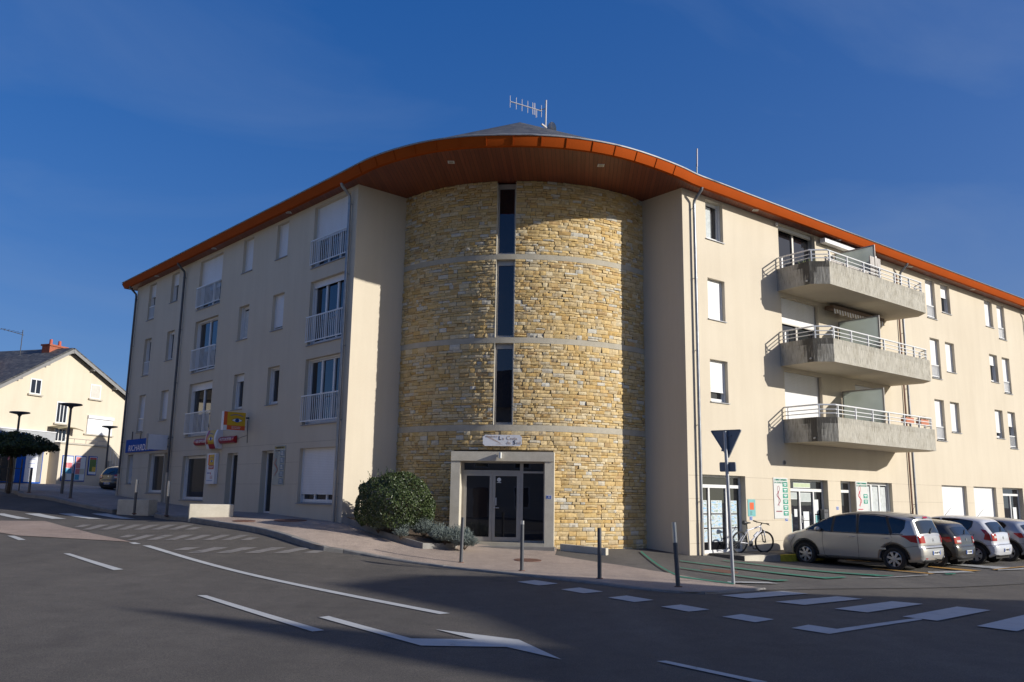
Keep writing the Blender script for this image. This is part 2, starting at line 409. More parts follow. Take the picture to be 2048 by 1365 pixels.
def dup(root, loc, rotz=None, label=None):
    r = root.copy(); COL.objects.link(r); r.location = loc
    if rotz is not None: r.rotation_euler = (0, 0, rotz)
    if label: r['label'] = label
    def rec(src, dst):
        for ch in [c for c in bpy.data.objects if c.parent == src]:
            c = ch.copy(); COL.objects.link(c); c.parent = dst; rec(ch, c)
    rec(root, r)
    return r
_font = {}
def text(body, size, m, origin, right, up, parent=None, name='lettering', depth=0.004, align='CENTER', local=False, sx=1.0, shear=0.0, bold=0.0):
    cu = bpy.data.curves.new('text', 'FONT'); cu.body = body; cu.size = size; cu.extrude = depth / 2; cu.align_x = align; cu.align_y = 'CENTER'
    cu.shear = shear; cu.offset = bold; cu.resolution_u = 3
    ob = bpy.data.objects.new('text', cu); COL.objects.link(ob)
    dg = bpy.context.evaluated_depsgraph_get()
    me = bpy.data.meshes.new_from_object(ob.evaluated_get(dg), depsgraph=dg)
    COL.objects.unlink(ob); bpy.data.objects.remove(ob); bpy.data.curves.remove(cu)
    right, up = Vector(right).normalized(), Vector(up).normalized(); nn = right.cross(up)
    off = Vector((0, 0, 0))
    if parent is not None and not local: off = ROOT.get(parent.name, off)
    o3 = Vector(origin)
    for v in me.vertices: v.co = o3 + right * v.co.x * sx + up * v.co.y + nn * (v.co.z + depth / 2) - off
    me.materials.clear(); me.materials.append(m); me.name = name
    o = bpy.data.objects.new(name, me); COL.objects.link(o)
    if parent is not None: o.parent = parent; ROOT[o.name] = off
    return o
def frame_matrix(o, x, y, z=(0, 0, 1)):
    x, y, z = Vector(x), Vector(y), Vector(z)
    return Matrix(((x.x, y.x, z.x, o[0]), (x.y, y.y, z.y, o[1]), (x.z, y.z, z.z, o[2]), (0, 0, 0, 1)))
def smooth_closed(pts, k=4):
    out = []; n = len(pts)
    for i in range(n - 1):
        p0, p1, p2, p3 = (Vector(pts[max(i - 1, 0)]), Vector(pts[i]), Vector(pts[i + 1]), Vector(pts[min(i + 2, n - 1)]))
        for j in range(k):
            t = j / k
            out.append(0.5 * ((2 * p1) + (p2 - p0) * t + (2 * p0 - 5 * p1 + 4 * p2 - p3) * t * t + (3 * p1 - p0 - 3 * p2 + p3) * t ** 3))
    out.append(Vector(pts[-1])); return out
def cdt_fill(poly, step, zfun=None, mb=None, m=None, holes=()):
    """triangulate a plan polygon with interior points so it can follow the ground"""
    poly = [Vector((p[0], p[1])) for p in poly]
    vs, es = list(poly), []
    n = len(poly); es += [(i, (i + 1) % n) for i in range(n)]
    # densify the edges
    vs, es = [], []
    for i in range(n):
        a, b = poly[i], poly[(i + 1) % n]; k = max(1, int((b - a).length / step))
        for j in range(k): vs.append(a.lerp(b, j / k))
    es = [(i, (i + 1) % len(vs)) for i in range(len(vs))]
    nb = len(vs)
    xs = [p.x for p in vs]; ys = [p.y for p in vs]
    P = np.array([(p.x, p.y) for p in vs])
    def inside(x, y):
        c = False; j = nb - 1
        for i in range(nb):
            if (P[i, 1] > y) != (P[j, 1] > y) and x < (P[j, 0] - P[i, 0]) * (y - P[i, 1]) / (P[j, 1] - P[i, 1]) + P[i, 0]: c = not c
            j = i
        return c
    x = min(xs) + step * .5
    while x < max(xs):
        y = min(ys) + step * .5
        while y < max(ys):
            if inside(x, y) and np.min(np.hypot(P[:, 0] - x, P[:, 1] - y)) > step * 0.35: vs.append(Vector((x, y)))
            y += step
        x += step
    r = geometry.delaunay_2d_cdt(vs, es, [], 1, 1e-5)
    return r[0], r[2]

# ------------------------------------------------------------------ terrain height
WHITE=[('lane_dash',[(-12.259,21.143),(-12.12,21.214),(-11.381,20.398),(-11.469,20.257)]),('lane_dash',[(-9.342,18.215),(-9.237,18.275),(-7.179,16.244),(-7.279,16.068)]),('lane_line',[(-8.641,20.43),(-8.484,20.517),(-0.809,12.285),(-0.944,12.176)]),('lane_dash',[(-9.153,20.848),(-9.04,20.948),(-8.791,20.71),(-8.919,20.601)]),('lane_dash',[(-4.736,13.336),(-4.608,13.378),(-2.195,10.564),(-2.31,10.443)]),('lane_arrow',[(-2.488,11.584),(-2.387,11.714),(-1.104,10.162),(-0.368,10.208),(-0.885,10.861),(0.134,10.25),(0.561,9.103),(-0.009,9.761),(-0.95,9.723)]),('lane_line',[(1.535,9.094),(1.64,9.134),(2.399,8.169),(2.259,8.16)]),('give_way_dash',[(0.173,17.032),(0.536,17.509),(0.965,16.871),(0.581,16.403)]),('give_way_dash',[(0.953,15.78),(1.327,16.204),(1.695,15.586),(1.31,15.216)]),('give_way_dash',[(1.675,14.663),(2.039,15.047),(2.41,14.48),(2.038,14.12)]),('give_way_dash',[(2.379,13.619),(2.754,13.956),(3.088,13.418),(2.7,13.085)]),('give_way_dash',[(3.082,12.62),(3.453,12.965),(3.784,12.478),(3.413,12.11)]),('give_way_line',[(3.757,11.642),(4.109,12.01),(4.365,11.664),(6.19,13.205),(6.127,12.974),(4.087,11.182)]),('crosswalk_bar',[(3.788,15.525),(5.304,16.893),(5.695,16.542),(4.132,15.144)]),('crosswalk_bar',[(4.51,14.773),(6.11,16.217),(6.457,15.905),(4.891,14.443)]),('crosswalk_bar',[(5.231,14.033),(6.877,15.655),(7.291,15.358),(5.605,13.655)]),('crosswalk_bar',[(5.964,13.256),(7.739,15.084),(8.082,14.66),(6.291,12.858)]),('crosswalk_bar',[(6.615,12.39),(8.294,14.087),(8.611,13.78),(6.917,11.94)]),('crosswalk_bar',[(-17.106,28.532),(-16.843,28.719),(-15.139,27.286),(-15.426,27.051)]),('crosswalk_bar',[(-16.363,29.079),(-16.012,29.356),(-14.345,27.948),(-14.667,27.679)]),('crosswalk_bar',[(-15.56,29.725),(-15.212,30.014),(-13.512,28.608),(-13.822,28.374)]),('crosswalk_bar',[(-14.751,30.389),(-14.327,30.719),(-12.609,29.074),(-12.992,28.926)])]
GREEN=[[(3.974,25.97),(3.903,25.623),(3.739,18.971),(4.575,17.681),(4.681,17.996),(3.82,19.378)],[(4.715,23.878),(4.682,23.713),(7.499,20.832),(7.545,20.727),(8.381,21.582),(8.442,21.887),(7.728,21.225)],[(4.332,21.956),(4.3,21.794),(5.855,19.219),(5.903,19.126),(6.286,19.513),(6.286,19.757),(5.975,19.524)],[(6.14,24.812),(6.098,24.643),(9.517,22.688),(9.698,22.753),(9.864,23.097)],[(7.635,21.215),(7.543,20.963),(8.269,21.43),(8.48,21.818)],[(9.586,22.808),(9.492,22.514),(10.036,22.768),(10.253,23.112)],[(11.944,23.827),(11.859,23.532),(12.227,23.742),(12.337,24.016)]]
WORN=[[(8.768,21.72),(8.788,21.625),(11.259,23.294),(11.334,23.513)],[(11.838,24.545),(11.574,23.937),(13.188,24.555),(13.194,25.071)],[(14.079,28.339),(13.878,27.902),(14.659,26.015),(15.523,26.695)],[(4.632,18.469),(4.591,18.115),(5.749,18.469),(5.627,18.805)],[(14.552,25.827),(14.341,25.456),(15.494,26.11),(15.777,26.581)]]
ORANGE=[[(10.635,25.357),(10.538,25.129),(11.476,23.605),(11.657,23.774)],[(12.859,26.563),(12.724,26.361),(13.179,24.787),(13.732,25.238)],[(14.351,25.783),(14.326,25.614),(16.117,27.073),(16.294,27.367)],[(11.078,28.423),(11.007,28.243),(11.631,27.884),(11.747,28.16)]]
ISLAND=[(-15.367,26.036),(-14.305,26.601),(-12.657,24.513),(-10.843,22.501),(-9.138,20.981),(-10.845,21.147),(-12.095,21.28),(-12.859,21.85),(-14.515,23.375)]
CHECK=[[(-12.496,25.306),(-12.266,25.368),(-12.017,24.321),(-12.231,24.25)],[(-11.796,24.391),(-11.576,24.456),(-11.409,23.578),(-11.615,23.503)],[(-12.049,25.419),(-11.81,25.467),(-11.597,24.45),(-11.817,24.385)],[(-11.371,24.514),(-11.147,24.575),(-11.009,23.718),(-11.218,23.646)],[(-11.586,25.506),(-11.341,25.544),(-11.168,24.569),(-11.392,24.508)],[(-10.938,24.63),(-10.71,24.688),(-10.601,23.855),(-10.814,23.784)],[(-11.112,25.576),(-10.864,25.61),(-10.732,24.683),(-10.96,24.624)],[(-10.499,24.743),(-10.269,24.802),(-10.188,23.99),(-10.403,23.92)],[(-10.634,25.643),(-10.386,25.682),(-10.291,24.796),(-10.521,24.737)],[(-10.056,24.858),(-9.825,24.92),(-9.769,24.126),(-9.987,24.055)],[(-10.158,25.721),(-9.912,25.769),(-9.848,24.914),(-10.079,24.852)],[(-9.612,24.979),(-9.38,25.045),(-9.345,24.264),(-9.566,24.192)],[(-9.686,25.819),(-9.442,25.878),(-9.402,25.039),(-9.634,24.973)],[(-9.165,25.108),(-8.932,25.179),(-8.917,24.404),(-9.14,24.331)],[(-9.923,22.489),(-9.709,22.58),(-9.65,21.906),(-9.855,21.811)],[(-9.46,21.994),(-9.252,22.09),(-9.212,21.453),(-9.411,21.354)],[(-9.509,22.664),(-9.29,22.756),(-9.252,22.09),(-9.46,21.994)],[(-9.058,22.179),(-8.846,22.275),(-8.825,21.644),(-9.027,21.544)],[(-9.087,22.84),(-8.864,22.932),(-8.846,22.275),(-9.058,22.179)],[(-8.649,22.365),(-8.433,22.463),(-8.43,21.838),(-8.636,21.737)],[(-8.657,23.018),(-8.431,23.11),(-8.433,22.463),(-8.649,22.365)],[(-8.233,22.553),(-8.013,22.652),(-8.029,22.036),(-8.238,21.932)],[(-8.221,23.196),(-7.991,23.289),(-8.013,22.652),(-8.233,22.553)],[(-7.809,22.744),(-7.585,22.845),(-7.62,22.237),(-7.833,22.132)],[(-7.777,23.375),(-7.543,23.469),(-7.585,22.845),(-7.809,22.744)],[(-7.377,22.938),(-7.15,23.04),(-7.203,22.443),(-7.421,22.335)],[(-7.325,23.555),(-7.087,23.649),(-7.15,23.04),(-7.377,22.938)],[(-6.938,23.135),(-6.707,23.239),(-6.78,22.655),(-7.001,22.544)],[(-7.666,20.554),(-7.373,20.725),(-7.43,20.068),(-7.71,19.9)],[(-7.198,20.21),(-6.911,20.387),(-6.975,19.734),(-7.25,19.562)],[(-7.099,20.887),(-6.798,21.068),(-6.881,20.406),(-7.168,20.228)],[(-6.641,20.556),(-6.346,20.745),(-6.434,20.08),(-6.717,19.897)],[(-6.516,21.24),(-6.206,21.432),(-6.315,20.765),(-6.611,20.575)],[(-6.069,20.925),(-5.764,21.127),(-5.877,20.451),(-6.169,20.255)],[(-5.916,21.615),(-5.597,21.82),(-5.732,21.148),(-6.037,20.945)],[(-5.478,21.32),(-5.163,21.537),(-5.303,20.851),(-5.604,20.639)],[(-5.297,22.016),(-4.967,22.237),(-5.131,21.56),(-5.446,21.342)],[(-4.868,21.745),(-4.542,21.98),(-4.709,21.282),(-5.02,21.054)]]
KERB=[(-12.397,30.153),(-9.699,26.628),(-6.864,24.068),(-5.405,22.425),(-4.741,21.785),(-3.708,21.65),(-1.866,20.669),(0.036,18.801),(1.147,17.619),(2.607,16.046),(3.645,15.775),(5.05,17.162)]
KERB2=[(-27.768,44.098),(-24.05,40.463),(-23.563,40.274),(-19.637,34.427),(-18.164,33.871),(-16.496,32.572),(-14.3,31.029)]
PAVR=[(1.503,26.168),(1.29,24.134),(2.933,21.883),(3.747,20.178),(4.553,17.904),(5.05,17.162)]
MANH=[(0.498,22.857),(-6.752,27.193),(-8.536,27.34),(5.279,21.7)]
CP=[(-5.1,26.1,0.65),(-8.8,30.2,0.81),(-16.2,38.2,1.09),(-18.6,40.8,1.26),(-11.85,28.7,0.69),(-13.1,29.5,0.71),(-11.3,28.5,0.7),(-9.3,28.2,0.755),(-10.2,27.6,0.73),(-9.0,26.0,0.66),(-8.7,27.36,0.725),(-6.5,26.6,0.66),(-1.19,21.7,-0.03),(0.3,19.6,-0.03),(2,18.4,-0.03),(3.2,16.5,-0.03),(5.4,26,-0.03),(3.6,26.4,0.1),(-0.4,25.2,0.13),(1.5,25.6,0.12),(-3.4,26.2,0.5),(-4.6,23.6,0.36),(9.2,23.6,-0.28),(9.3,26.9,-0.26),(7.7,25.7,-0.19),(12,29,-0.27),(6.4,26.3,-0.06),(11.5,24.5,-0.29),(16,28.5,-0.3),(7.2,21.5,-0.2),(6,24.2,-0.1),(24,36,-0.3),(34,44,-0.3),(0,8,0),(-4.4,7.7,0.05),(5,8,0),(12,12,-0.15),(9,16,-0.15),(6,15,-0.08),(-10,14,0.25),(-20,20,0.65),(-25,35,1.0),(-18.4,35.9,1.36),(-22,39,1.5),(-20.2,35.7,1.42),(-26,52,1.8),(-25,44.3,1.6),(-30,64,1.85),(-45,60,1.7),(-60,40,1.6),(0,-10,0),(20,-10,0),(40,20,-0.3),(60,60,-0.3),(-30,0,0.5),(0,80,1.0),(-100,120,2.2),(100,120,-0.3),(-100,-60,1),(100,-60,0)]
_A = np.array(CP); _X = _A[:, :2]; _n = len(_A)
def _phi(r):
    r = np.maximum(r, 1e-9); return r * r * np.log(r)
_K = _phi(np.hypot(_X[:, None, 0] - _X[None, :, 0], _X[:, None, 1] - _X[None, :, 1])) + np.eye(_n) * 0.15
_P = np.c_[np.ones(_n), _X]
_W = np.linalg.solve(np.block([[_K, _P], [_P.T, np.zeros((3, 3))]]), np.r_[_A[:, 2], 0, 0, 0])
def G(x, y):
    """height of the road surface"""
    x = max(-110, min(110, x)); y = max(-65, min(125, y))
    return float(_phi(np.hypot(_X[:, 0] - x, _X[:, 1] - y)) @ _W[:_n] + _W[_n] + _W[_n + 1] * x + _W[_n + 2] * y)
def KH(x, y):
    """kerb height: full on the left, almost flush by the parking lot"""
    t = max(0.0, min(1.0, (-2.6 - x) / 2.6)); t = t * t * (3 - 2 * t)
    return 0.035 + 0.105 * t
def GP(x, y): return G(x, y) + KH(x, y)

# ------------------------------------------------------------------ ground sheets
def axis_lines(lo, hi, f0, f1, fine, coarse):
    out = [lo]
    while out[-1] < hi - 1e-6:
        x = out[-1]; out.append(min(hi, x + (fine if f0 <= x < f1 else coarse)))
    return out
mb = MB()
xs = axis_lines(-420, 420, -30, 18, 0.6, 14); ys = axis_lines(-120, 700, 6, 42, 0.6, 14)
ids = {}
for i, x in enumerate(xs):
    for j, y in enumerate(ys): ids[i, j] = mb.v((x, y, G(x, y)))
for i in range(len(xs) - 1):
    for j in range(len(ys) - 1): mb.face((ids[i, j], ids[i + 1, j], ids[i + 1, j + 1], ids[i, j + 1]), ROADM)
struct(mb.build('road', smooth=60))

def sheet(name, poly, m, zf, step=0.8):
    mb = MB(); vs, fs = cdt_fill(poly, step)
    for p in vs: mb.v((p.x, p.y, zf(p.x, p.y)))
    for f in fs: mb.face(f, m)
    o = mb.build(name, smooth=60)
    me = o.data
    if me.polygons and sum(p.normal.z for p in me.polygons) < 0: me.flip_normals()
    return struct(o)
# main pavement in front of the tower and along the left wing
kerb = [tuple(p) for p in smooth_closed([(x, y, 0) for x, y in KERB], 3)]
kerb = [(p[0], p[1]) for p in kerb]
pave = kerb + [tuple(p) for p in PAVR[-2::-1]] + [(1.4, 29.0), (-3.0, 30.0), (-8.0, 33.0), (-12.0, 35.2), (-12.75, 31.25)]
struct(sheet('pavement', pave, PAVEM, GP, 0.7))
# pavement beyond the drop kerb, up the side street
pave2 = [(p[0], p[1]) for p in KERB2] + [(-13.20, 31.05), (-12.80, 31.35), (-12.05, 35.4), (-16.0, 42.0), (-20.0, 46.5), (-24.0, 50.0), (-31.0, 54.5), (-34.0, 50.0)]
def GP2(x, y): return G(x, y) + 0.13
struct(sheet('pavement', pave2, PAVEM, GP2, 0.9))
# drop kerb between both
struct(sheet('drop_kerb', [(-14.38, 31.15), (-12.52, 30.42), (-12.74, 31.22), (-12.82, 31.32), (-13.22, 31.02)], CONC, lambda x, y: G(x, y) + 0.02, 0.5))
# parking lot asphalt
lot = [tuple(p) for p in PAVR[::-1]][1:] + [(1.5, 29.0), (5.0, 30.0), (30.0, 50.0), (60.0, 60.0), (70.0, 45.0), (30.0, 24.0), (14.5, 22.6), (10.2, 19.9), (6.5, 17.9), (4.9, 16.9)]
struct(sheet('parking_lot', lot, LOTM, lambda x, y: G(x, y) + 0.012, 1.0))
# kerb stones
def kerb_line(pts, zf, name, w=0.16, seg=1.0):
    mb = MB(); pts = [Vector((p[0], p[1])) for p in pts]
    L_ = [0]
    for a, b in zip(pts, pts[1:]): L_.append(L_[-1] + (b - a).length)
    def at(s):
        for k in range(len(pts) - 1):
            if s <= L_[k + 1] or k == len(pts) - 2:
                t = (s - L_[k]) / (L_[k + 1] - L_[k]); d = (pts[k + 1] - pts[k]).normalized(); return pts[k].lerp(pts[k + 1], t), d
    s = 0.0
    while s < L_[-1] - 0.05:
        e = min(s + seg - 0.012, L_[-1])
        row = []
        for q in (s, (s + e) / 2, e):
            p, d = at(q); nrm = Vector((-d.y, d.x)); row.append((p, nrm))
        if (row[0][0] - Vector((0.4, 31))).dot(row[0][1]) > 0: sg = 1
        else: sg = 1
        prof = ((-0.03, -0.35), (-0.025, -0.02), (0.0, 0.006), (w, 0.006), (w, -0.2))
        rr = []
        jit = random.uniform(-.004, .004)
        for p, nrm in row:
            rr.append([mb.v((p.x + nrm.x * a, p.y + nrm.y * a, zf(p.x, p.y) + h + jit)) for a, h in prof])
        for a, b in zip(rr, rr[1:]):
            for k in range(len(prof) - 1): mb.face((a[k], b[k], b[k + 1], a[k + 1]), KERBM)
        mb.face(rr[0], KERBM); mb.face(rr[-1][::-1], KERBM)
        s += seg
    return struct(mb.build(name))
kerb_line(kerb, GP, 'kerb')
kerb_line([(p[0], p[1]) for p in KERB2], GP2, 'kerb')

# painted markings, 4 mm and more above the road
def marks(name, polys, m, h, zf=G):
    mb = MB()
    for poly in polys:
        vs, fs = cdt_fill(poly, 0.45)
        o = len(mb.V)
        for p in vs: mb.v((p.x, p.y, zf(p.x, p.y) + h))
        for f in fs:
            a, b, c = (vs[k] for k in f)
            if (b - a).cross(c - a) < 0: f = f[::-1]
            mb.face([k + o for k in f], m)
    return struct(mb.build(name))
marks('lane_line', [p for n, p in WHITE if n in ('lane_line', 'lane_dash')], WPAINT, 0.010)
marks('lane_arrow', [p for n, p in WHITE if n == 'lane_arrow'], WPAINT, 0.010)
marks('give_way_line', [p for n, p in WHITE if n.startswith('give_way')], WPAINT, 0.010)
cw = [p for n, p in WHITE if n == 'crosswalk_bar']
marks('crosswalk', cw[:5], WPAINT, 0.014)
marks('crosswalk', cw[5:], WPAINT, 0.014)
marks('painted_island', [ISLAND], ISLM, 0.012)
marks('speed_table_checks', CHECK, FPAINT, 0.010)
def GL(x, y): return G(x, y) + 0.012
marks('parking_line', GREEN, GPAINT, 0.030, GL)
marks('parking_line', WORN, WORNP, 0.026, GL)
marks('parking_line', ORANGE, OPAINT, 0.034, GL)

# ================================================================== apartment building
DL = Vector((math.sin(R(-42.53179)), math.cos(R(-42.53179)), 0)); NL = Vector((DL.y, -DL.x, 0))     # NL points into the wing
DR = Vector((math.sin(R(51.45754)), math.cos(R(51.45754)), 0)); NR = Vector((DR.y, -DR.x, 0))       # NR points out of the wing
CL = Vector((-5.0875, 26.1296, 0)); CR = Vector((5.4329, 25.9877, 0))
LF = frame_matrix(CL, -DL, NL)          # u = -t, v into the building
RF = frame_matrix(CR, DR, -NR)
TC = Vector((0.378, 31.023, 0)); TR_ = 5.437
ZS = 11.588                             # soffit level
bld = thing('apartment_building', 'four storey cream apartment building with round stone stair tower and orange eaves', 'building', (0.378, 28.0, 0))

def wall(frame, u0, u1, z0, z1, holes, depth=0.2, name='wall', parent=bld, m=None, jag=()):
    m = m or PLASTER
    us = sorted({u0, u1, *[h[0] for h in holes], *[h[1] for h in holes]}); zs = sorted({z0, z1, *[h[2] for h in holes], *[h[3] for h in holes]})
    mb = MB(frame); ids = {}
    def vid(i, j):
        if (i, j) not in ids: ids[i, j] = mb.v((us[i], 0, zs[j]))
        return ids[i, j]
    for i in range(len(us) - 1):
        for j in range(len(zs) - 1):
            cu, cz = (us[i] + us[i + 1]) / 2, (zs[j] + zs[j + 1]) / 2
            if any(h[0] < cu < h[1] and h[2] < cz < h[3] for h in holes): continue
            mb.face((vid(i, j), vid(i + 1, j), vid(i + 1, j + 1), vid(i, j + 1)), m)
    for a, b, c, d in [h[:4] for h in holes]:
        D = depth + 0.10
        mb.poly(((a, 0, c), (a, 0, d), (a, D, d), (a, D, c)), m)
        mb.poly(((b, 0, c), (b, D, c), (b, D, d), (b, 0, d)), m)
        mb.poly(((a, 0, d), (b, 0, d), (b, D, d), (a, D, d)), m)
        mb.poly(((a, 0, c), (a, D, c), (b, D, c), (b, 0, c)), m)
    return mb.build(name, parent)

LACE = plain('lace_curtain', (0.50, 0.53, 0.53), 0.9, var=0.15, vscale=9)
ORANGEC = plain('orange_sunlit_wall', (0.55, 0.40, 0.24), 0.8)
def window(frame, u0, u1, z0, z1, parent, shut=0.0, casements=1, rail=None, curtain=None, sill=True, box=0.0, door=False, vis=True, fm=None):
    """one window: its frame is the part, pane / shutter / sill / railing / curtain are its sub-parts"""
    fm = fm or PVC; D = 0.2
    mb = MB(frame); t = 0.055
    mb.box(u0, u0 + t, D, D + .07, z0, z1, fm); mb.box(u1 - t, u1, D, D + .07, z0, z1, fm)
    mb.box(u0 + t, u1 - t, D, D + .07, z1 - t, z1, fm); mb.box(u0 + t, u1 - t, D, D + .07, z0, z0 + t, fm)
    w = (u1 - u0 - 2 * t) / casements; s = 0.05
    for k in range(casements):
        a, b = u0 + t + k * w, u0 + t + (k + 1) * w
        mb.box(a, a + s, D - .012, D + .05, z0 + t, z1 - t, fm); mb.box(b - s, b, D - .012, D + .05, z0 + t, z1 - t, fm)
        mb.box(a + s, b - s, D - .012, D + .05, z1 - t - s, z1 - t, fm); mb.box(a + s, b - s, D - .012, D + .05, z0 + t, z0 + t + s + .02, fm)
    # shutter guides up the reveal
    mb.box(u0, u0 + .035, D - .08, D, z0, z1, fm); mb.box(u1 - .035, u1, D - .08, D, z0, z1, fm)
    win = mb.build('window', parent)
    mb = MB(frame)
    mb.poly(((u0 + .02, D + .035, z0 + .02), (u1 - .02, D + .035, z0 + .02), (u1 - .02, D + .035, z1 - .02), (u0 + .02, D + .035, z1 - .02)), GLASS)
    mb.build('pane', win)
    if curtain:
        mb = MB(frame); nn = 14; a, b = u0 + .1, u0 + .1 + (u1 - u0 - .2) * curtain; pr = []
        for k in range(nn + 1):
            x = a + (b - a) * k / nn; y = D + .022 + .008 * math.sin(k * 2.1)
            pr.append((mb.v((x, y, z0 + .13)), mb.v((x, y, z1 - .16))))
        for p, q in zip(pr, pr[1:]): mb.face((p[0], q[0], q[1], p[1]), LACE)
        mb.build('curtain', win, smooth=60)
    h = z1 - z0
    if shut or box:
        mb = MB(frame)
        zz = z1 - max(shut * h, box)
        if shut >= .995: zz = z0 + .01
        mb.box(u0 + .03, u1 - .03, D - .05, D - .03, zz, z1 - .001, SHUT)
        mb.box(u0 + .03, u1 - .03, D - .058, D - .028, zz, zz + .05, fm)
        mb.build('shutter', win)
    if sill:
        mb = MB(frame)
        i = [mb.v(p) for p in ((u0 - .03, -.045, z0 - .035), (u1 + .03, -.045, z0 - .035), (u1 + .03, -.045, z0 - .008), (u0 - .03, -.045, z0 - .008),
                               (u0 - .0, D + .0, z0 - .035), (u1 + .0, D + .0, z0 - .035), (u1 + .0, D + .0, z0 + .022), (u0 - .0, D + .0, z0 + .022))]
        for f in ((0, 1, 2, 3), (3, 2, 6, 7), (0, 4, 5, 1), (0, 3, 7, 4), (1, 5, 6, 2)): mb.face([i[k] for k in f], LEAD)
        mb.build('sill', win)
    if rail:
        y, za, zb, step = rail
        mb = MB(frame); a, b = (u0 - .03, u1 + .03) if y < 0 else (u0 + .01, u1 - .01)
        mb.box(a, b, y - .02, y + .02, zb - .04, zb, WMETAL); mb.box(a, b, y - .015, y + .015, za, za + .035, WMETAL)
        n = max(3, int(round((b - a) / step)))
        for k in range(n + 1):
            x = a + .012 + (b - a - .024) * k / n; mb.box(x - .011, x + .011, y - .011, y + .011, za + .03, zb - .03, WMETAL)
        if y < 0:
            for x in (a, b): mb.box(x - .012, x + .012, y, .01, za, za + .03, WMETAL); mb.box(x - .012, x + .012, y, .01, zb - .05, zb - .02, WMETAL)
        mb.build('railing', win)
    return win

# ---------------- left wing (u = -t)
HL, winL = [], []
def addL(t0, t1, z0, z1, **k): HL.append((-t0, -t1, z0, z1)); winL.append((-t0, -t1, z0, z1, k))
wide = dict(casements=3); NAR = dict(casements=1)
addL(2.76, .43, 9.27, 11.46, shut=.55, casements=3, rail=(-.06, 9.36, 10.24, .125))
addL(2.76, .43, 6.57, 8.78, casements=3, box=.22, curtain=.0, rail=(-.06, 6.66, 7.54, .125))
addL(2.78, .43, 3.88, 6.09, casements=3, box=.06, rail=(-.06, 3.97, 4.85, .125))
addL(12.5, 10.2, 9.27, 11.42, shut=.52, casements=2, rail=(-.06, 9.36, 10.24, .125))
addL(12.52, 10.22, 6.55, 8.76, casements=2, box=.08, rail=(-.06, 6.64, 7.53, .125))
addL(12.59, 10.26, 3.88, 6.08, casements=2, box=.3, rail=(-.06, 3.97, 4.85, .125))
for z0, z1, sa, sb, cu in ((10.12, 11.47, 1, 1, 0), (7.43, 8.77, 0, .9, .9), (4.73, 6.09, .2, .05, 0)):
    addL(8.30, 7.42, z0, z1, shut=sa, curtain=cu); addL(5.5, 4.62, z0, z1, shut=sb)
addL(18.5, 17.62, 9.68, 11.44, shut=.35, rail=(.08, 9.76, 10.36, .11)); addL(15.7, 14.83, 10.11, 11.46, shut=.4)
addL(18.5, 17.63, 6.98, 8.76, rail=(.08, 7.06, 7.66, .11)); addL(15.68, 14.83, 7.42, 8.76, shut=.1)
addL(18.52, 17.68, 4.31, 6.06, shut=.93, rail=(.08, 4.39, 4.99, .11)); addL(15.74, 14.88, 4.73, 6.06, shut=.94)
addL(2.82, .45, 1.33, 3.10, shut=.84, casements=3)
addL(12.64, 10.32, 1.30, 3.08, casements=1, fm=PVC)
addL(19.3, 18.53, 1.95, 3.30, curtain=.9)
addL(16.56, 14.75, 1.55, 3.28, casements=1)
for a, b, c, d, k in winL: window(LF, a, b, c, d, bld, **k)
doorsL = [(-14.7, -14.05, .9, 3.28), (-8.36, -7.46, .80, 3.09), (-5.53, -4.67, .90, 3.10)]
HL += doorsL
def shopdoor(frame, u0, u1, z0, z1, parent, split=None, trans=None, posters=(), fm=None, D=0.2, name='door', wide_frame=.07, handle=None, green=False):
    """glazed door set: frame is the part, pane and handle its sub-parts; split lists mullions"""
    fm = fm or PVC; mb = MB(frame); t = wide_frame
    mb.box(u0, u0 + t, D, D + .07, z0, z1, fm); mb.box(u1 - t, u1, D, D + .07, z0, z1, fm); mb.box(u0 + t, u1 - t, D, D + .07, z1 - t, z1, fm)
    mb.box(u0 + t, u1 - t, D, D + .07, z0, z0 + .10, fm)
    for s in (split or ()): mb.box(s - t / 2, s + t / 2, D - .004, D + .072, z0 + .10, (trans or z1) - .0, fm)
    if trans: mb.box(u0 + t, u1 - t, D - .008, D + .06, trans - .05, trans + .05, fm)
    for lf in (handle or ()):
        pass
    d = mb.build(name, parent)
    mb = MB(frame); mb.poly(((u0 + .02, D + .04, z0 + .02), (u1 - .02, D + .04, z0 + .02), (u1 - .02, D + .04, z1 - .02), (u0 + .02, D + .04, z1 - .02)), GLASS); mb.build('pane', d)
    for lf in (handle or ()):
        mb = MB(frame); mb.box(lf - .012, lf + .012, D - .03, D, z0 + .9, z0 + 1.14, STEEL); mb.tube((lf, D - .055, z0 + 1.03), (lf + .14, D - .055, z0 + 1.03), .011, STEEL); mb.tube((lf, D - .055, z0 + 1.03), (lf, D, z0 + 1.03), .010, STEEL)
        mb.build('handle', d, smooth=50)
    return d
shopdoor(LF, -14.7, -14.05, .9, 3.28, bld, trans=1.9)
shopdoor(LF, -8.36, -7.46, .80, 3.09, bld, handle=(-7.72,))
shopdoor(LF, -5.53, -4.67, .90, 3.10, bld, handle=(-4.9,))
wall(LF, -20.2, 0, -0.6, ZS, HL)
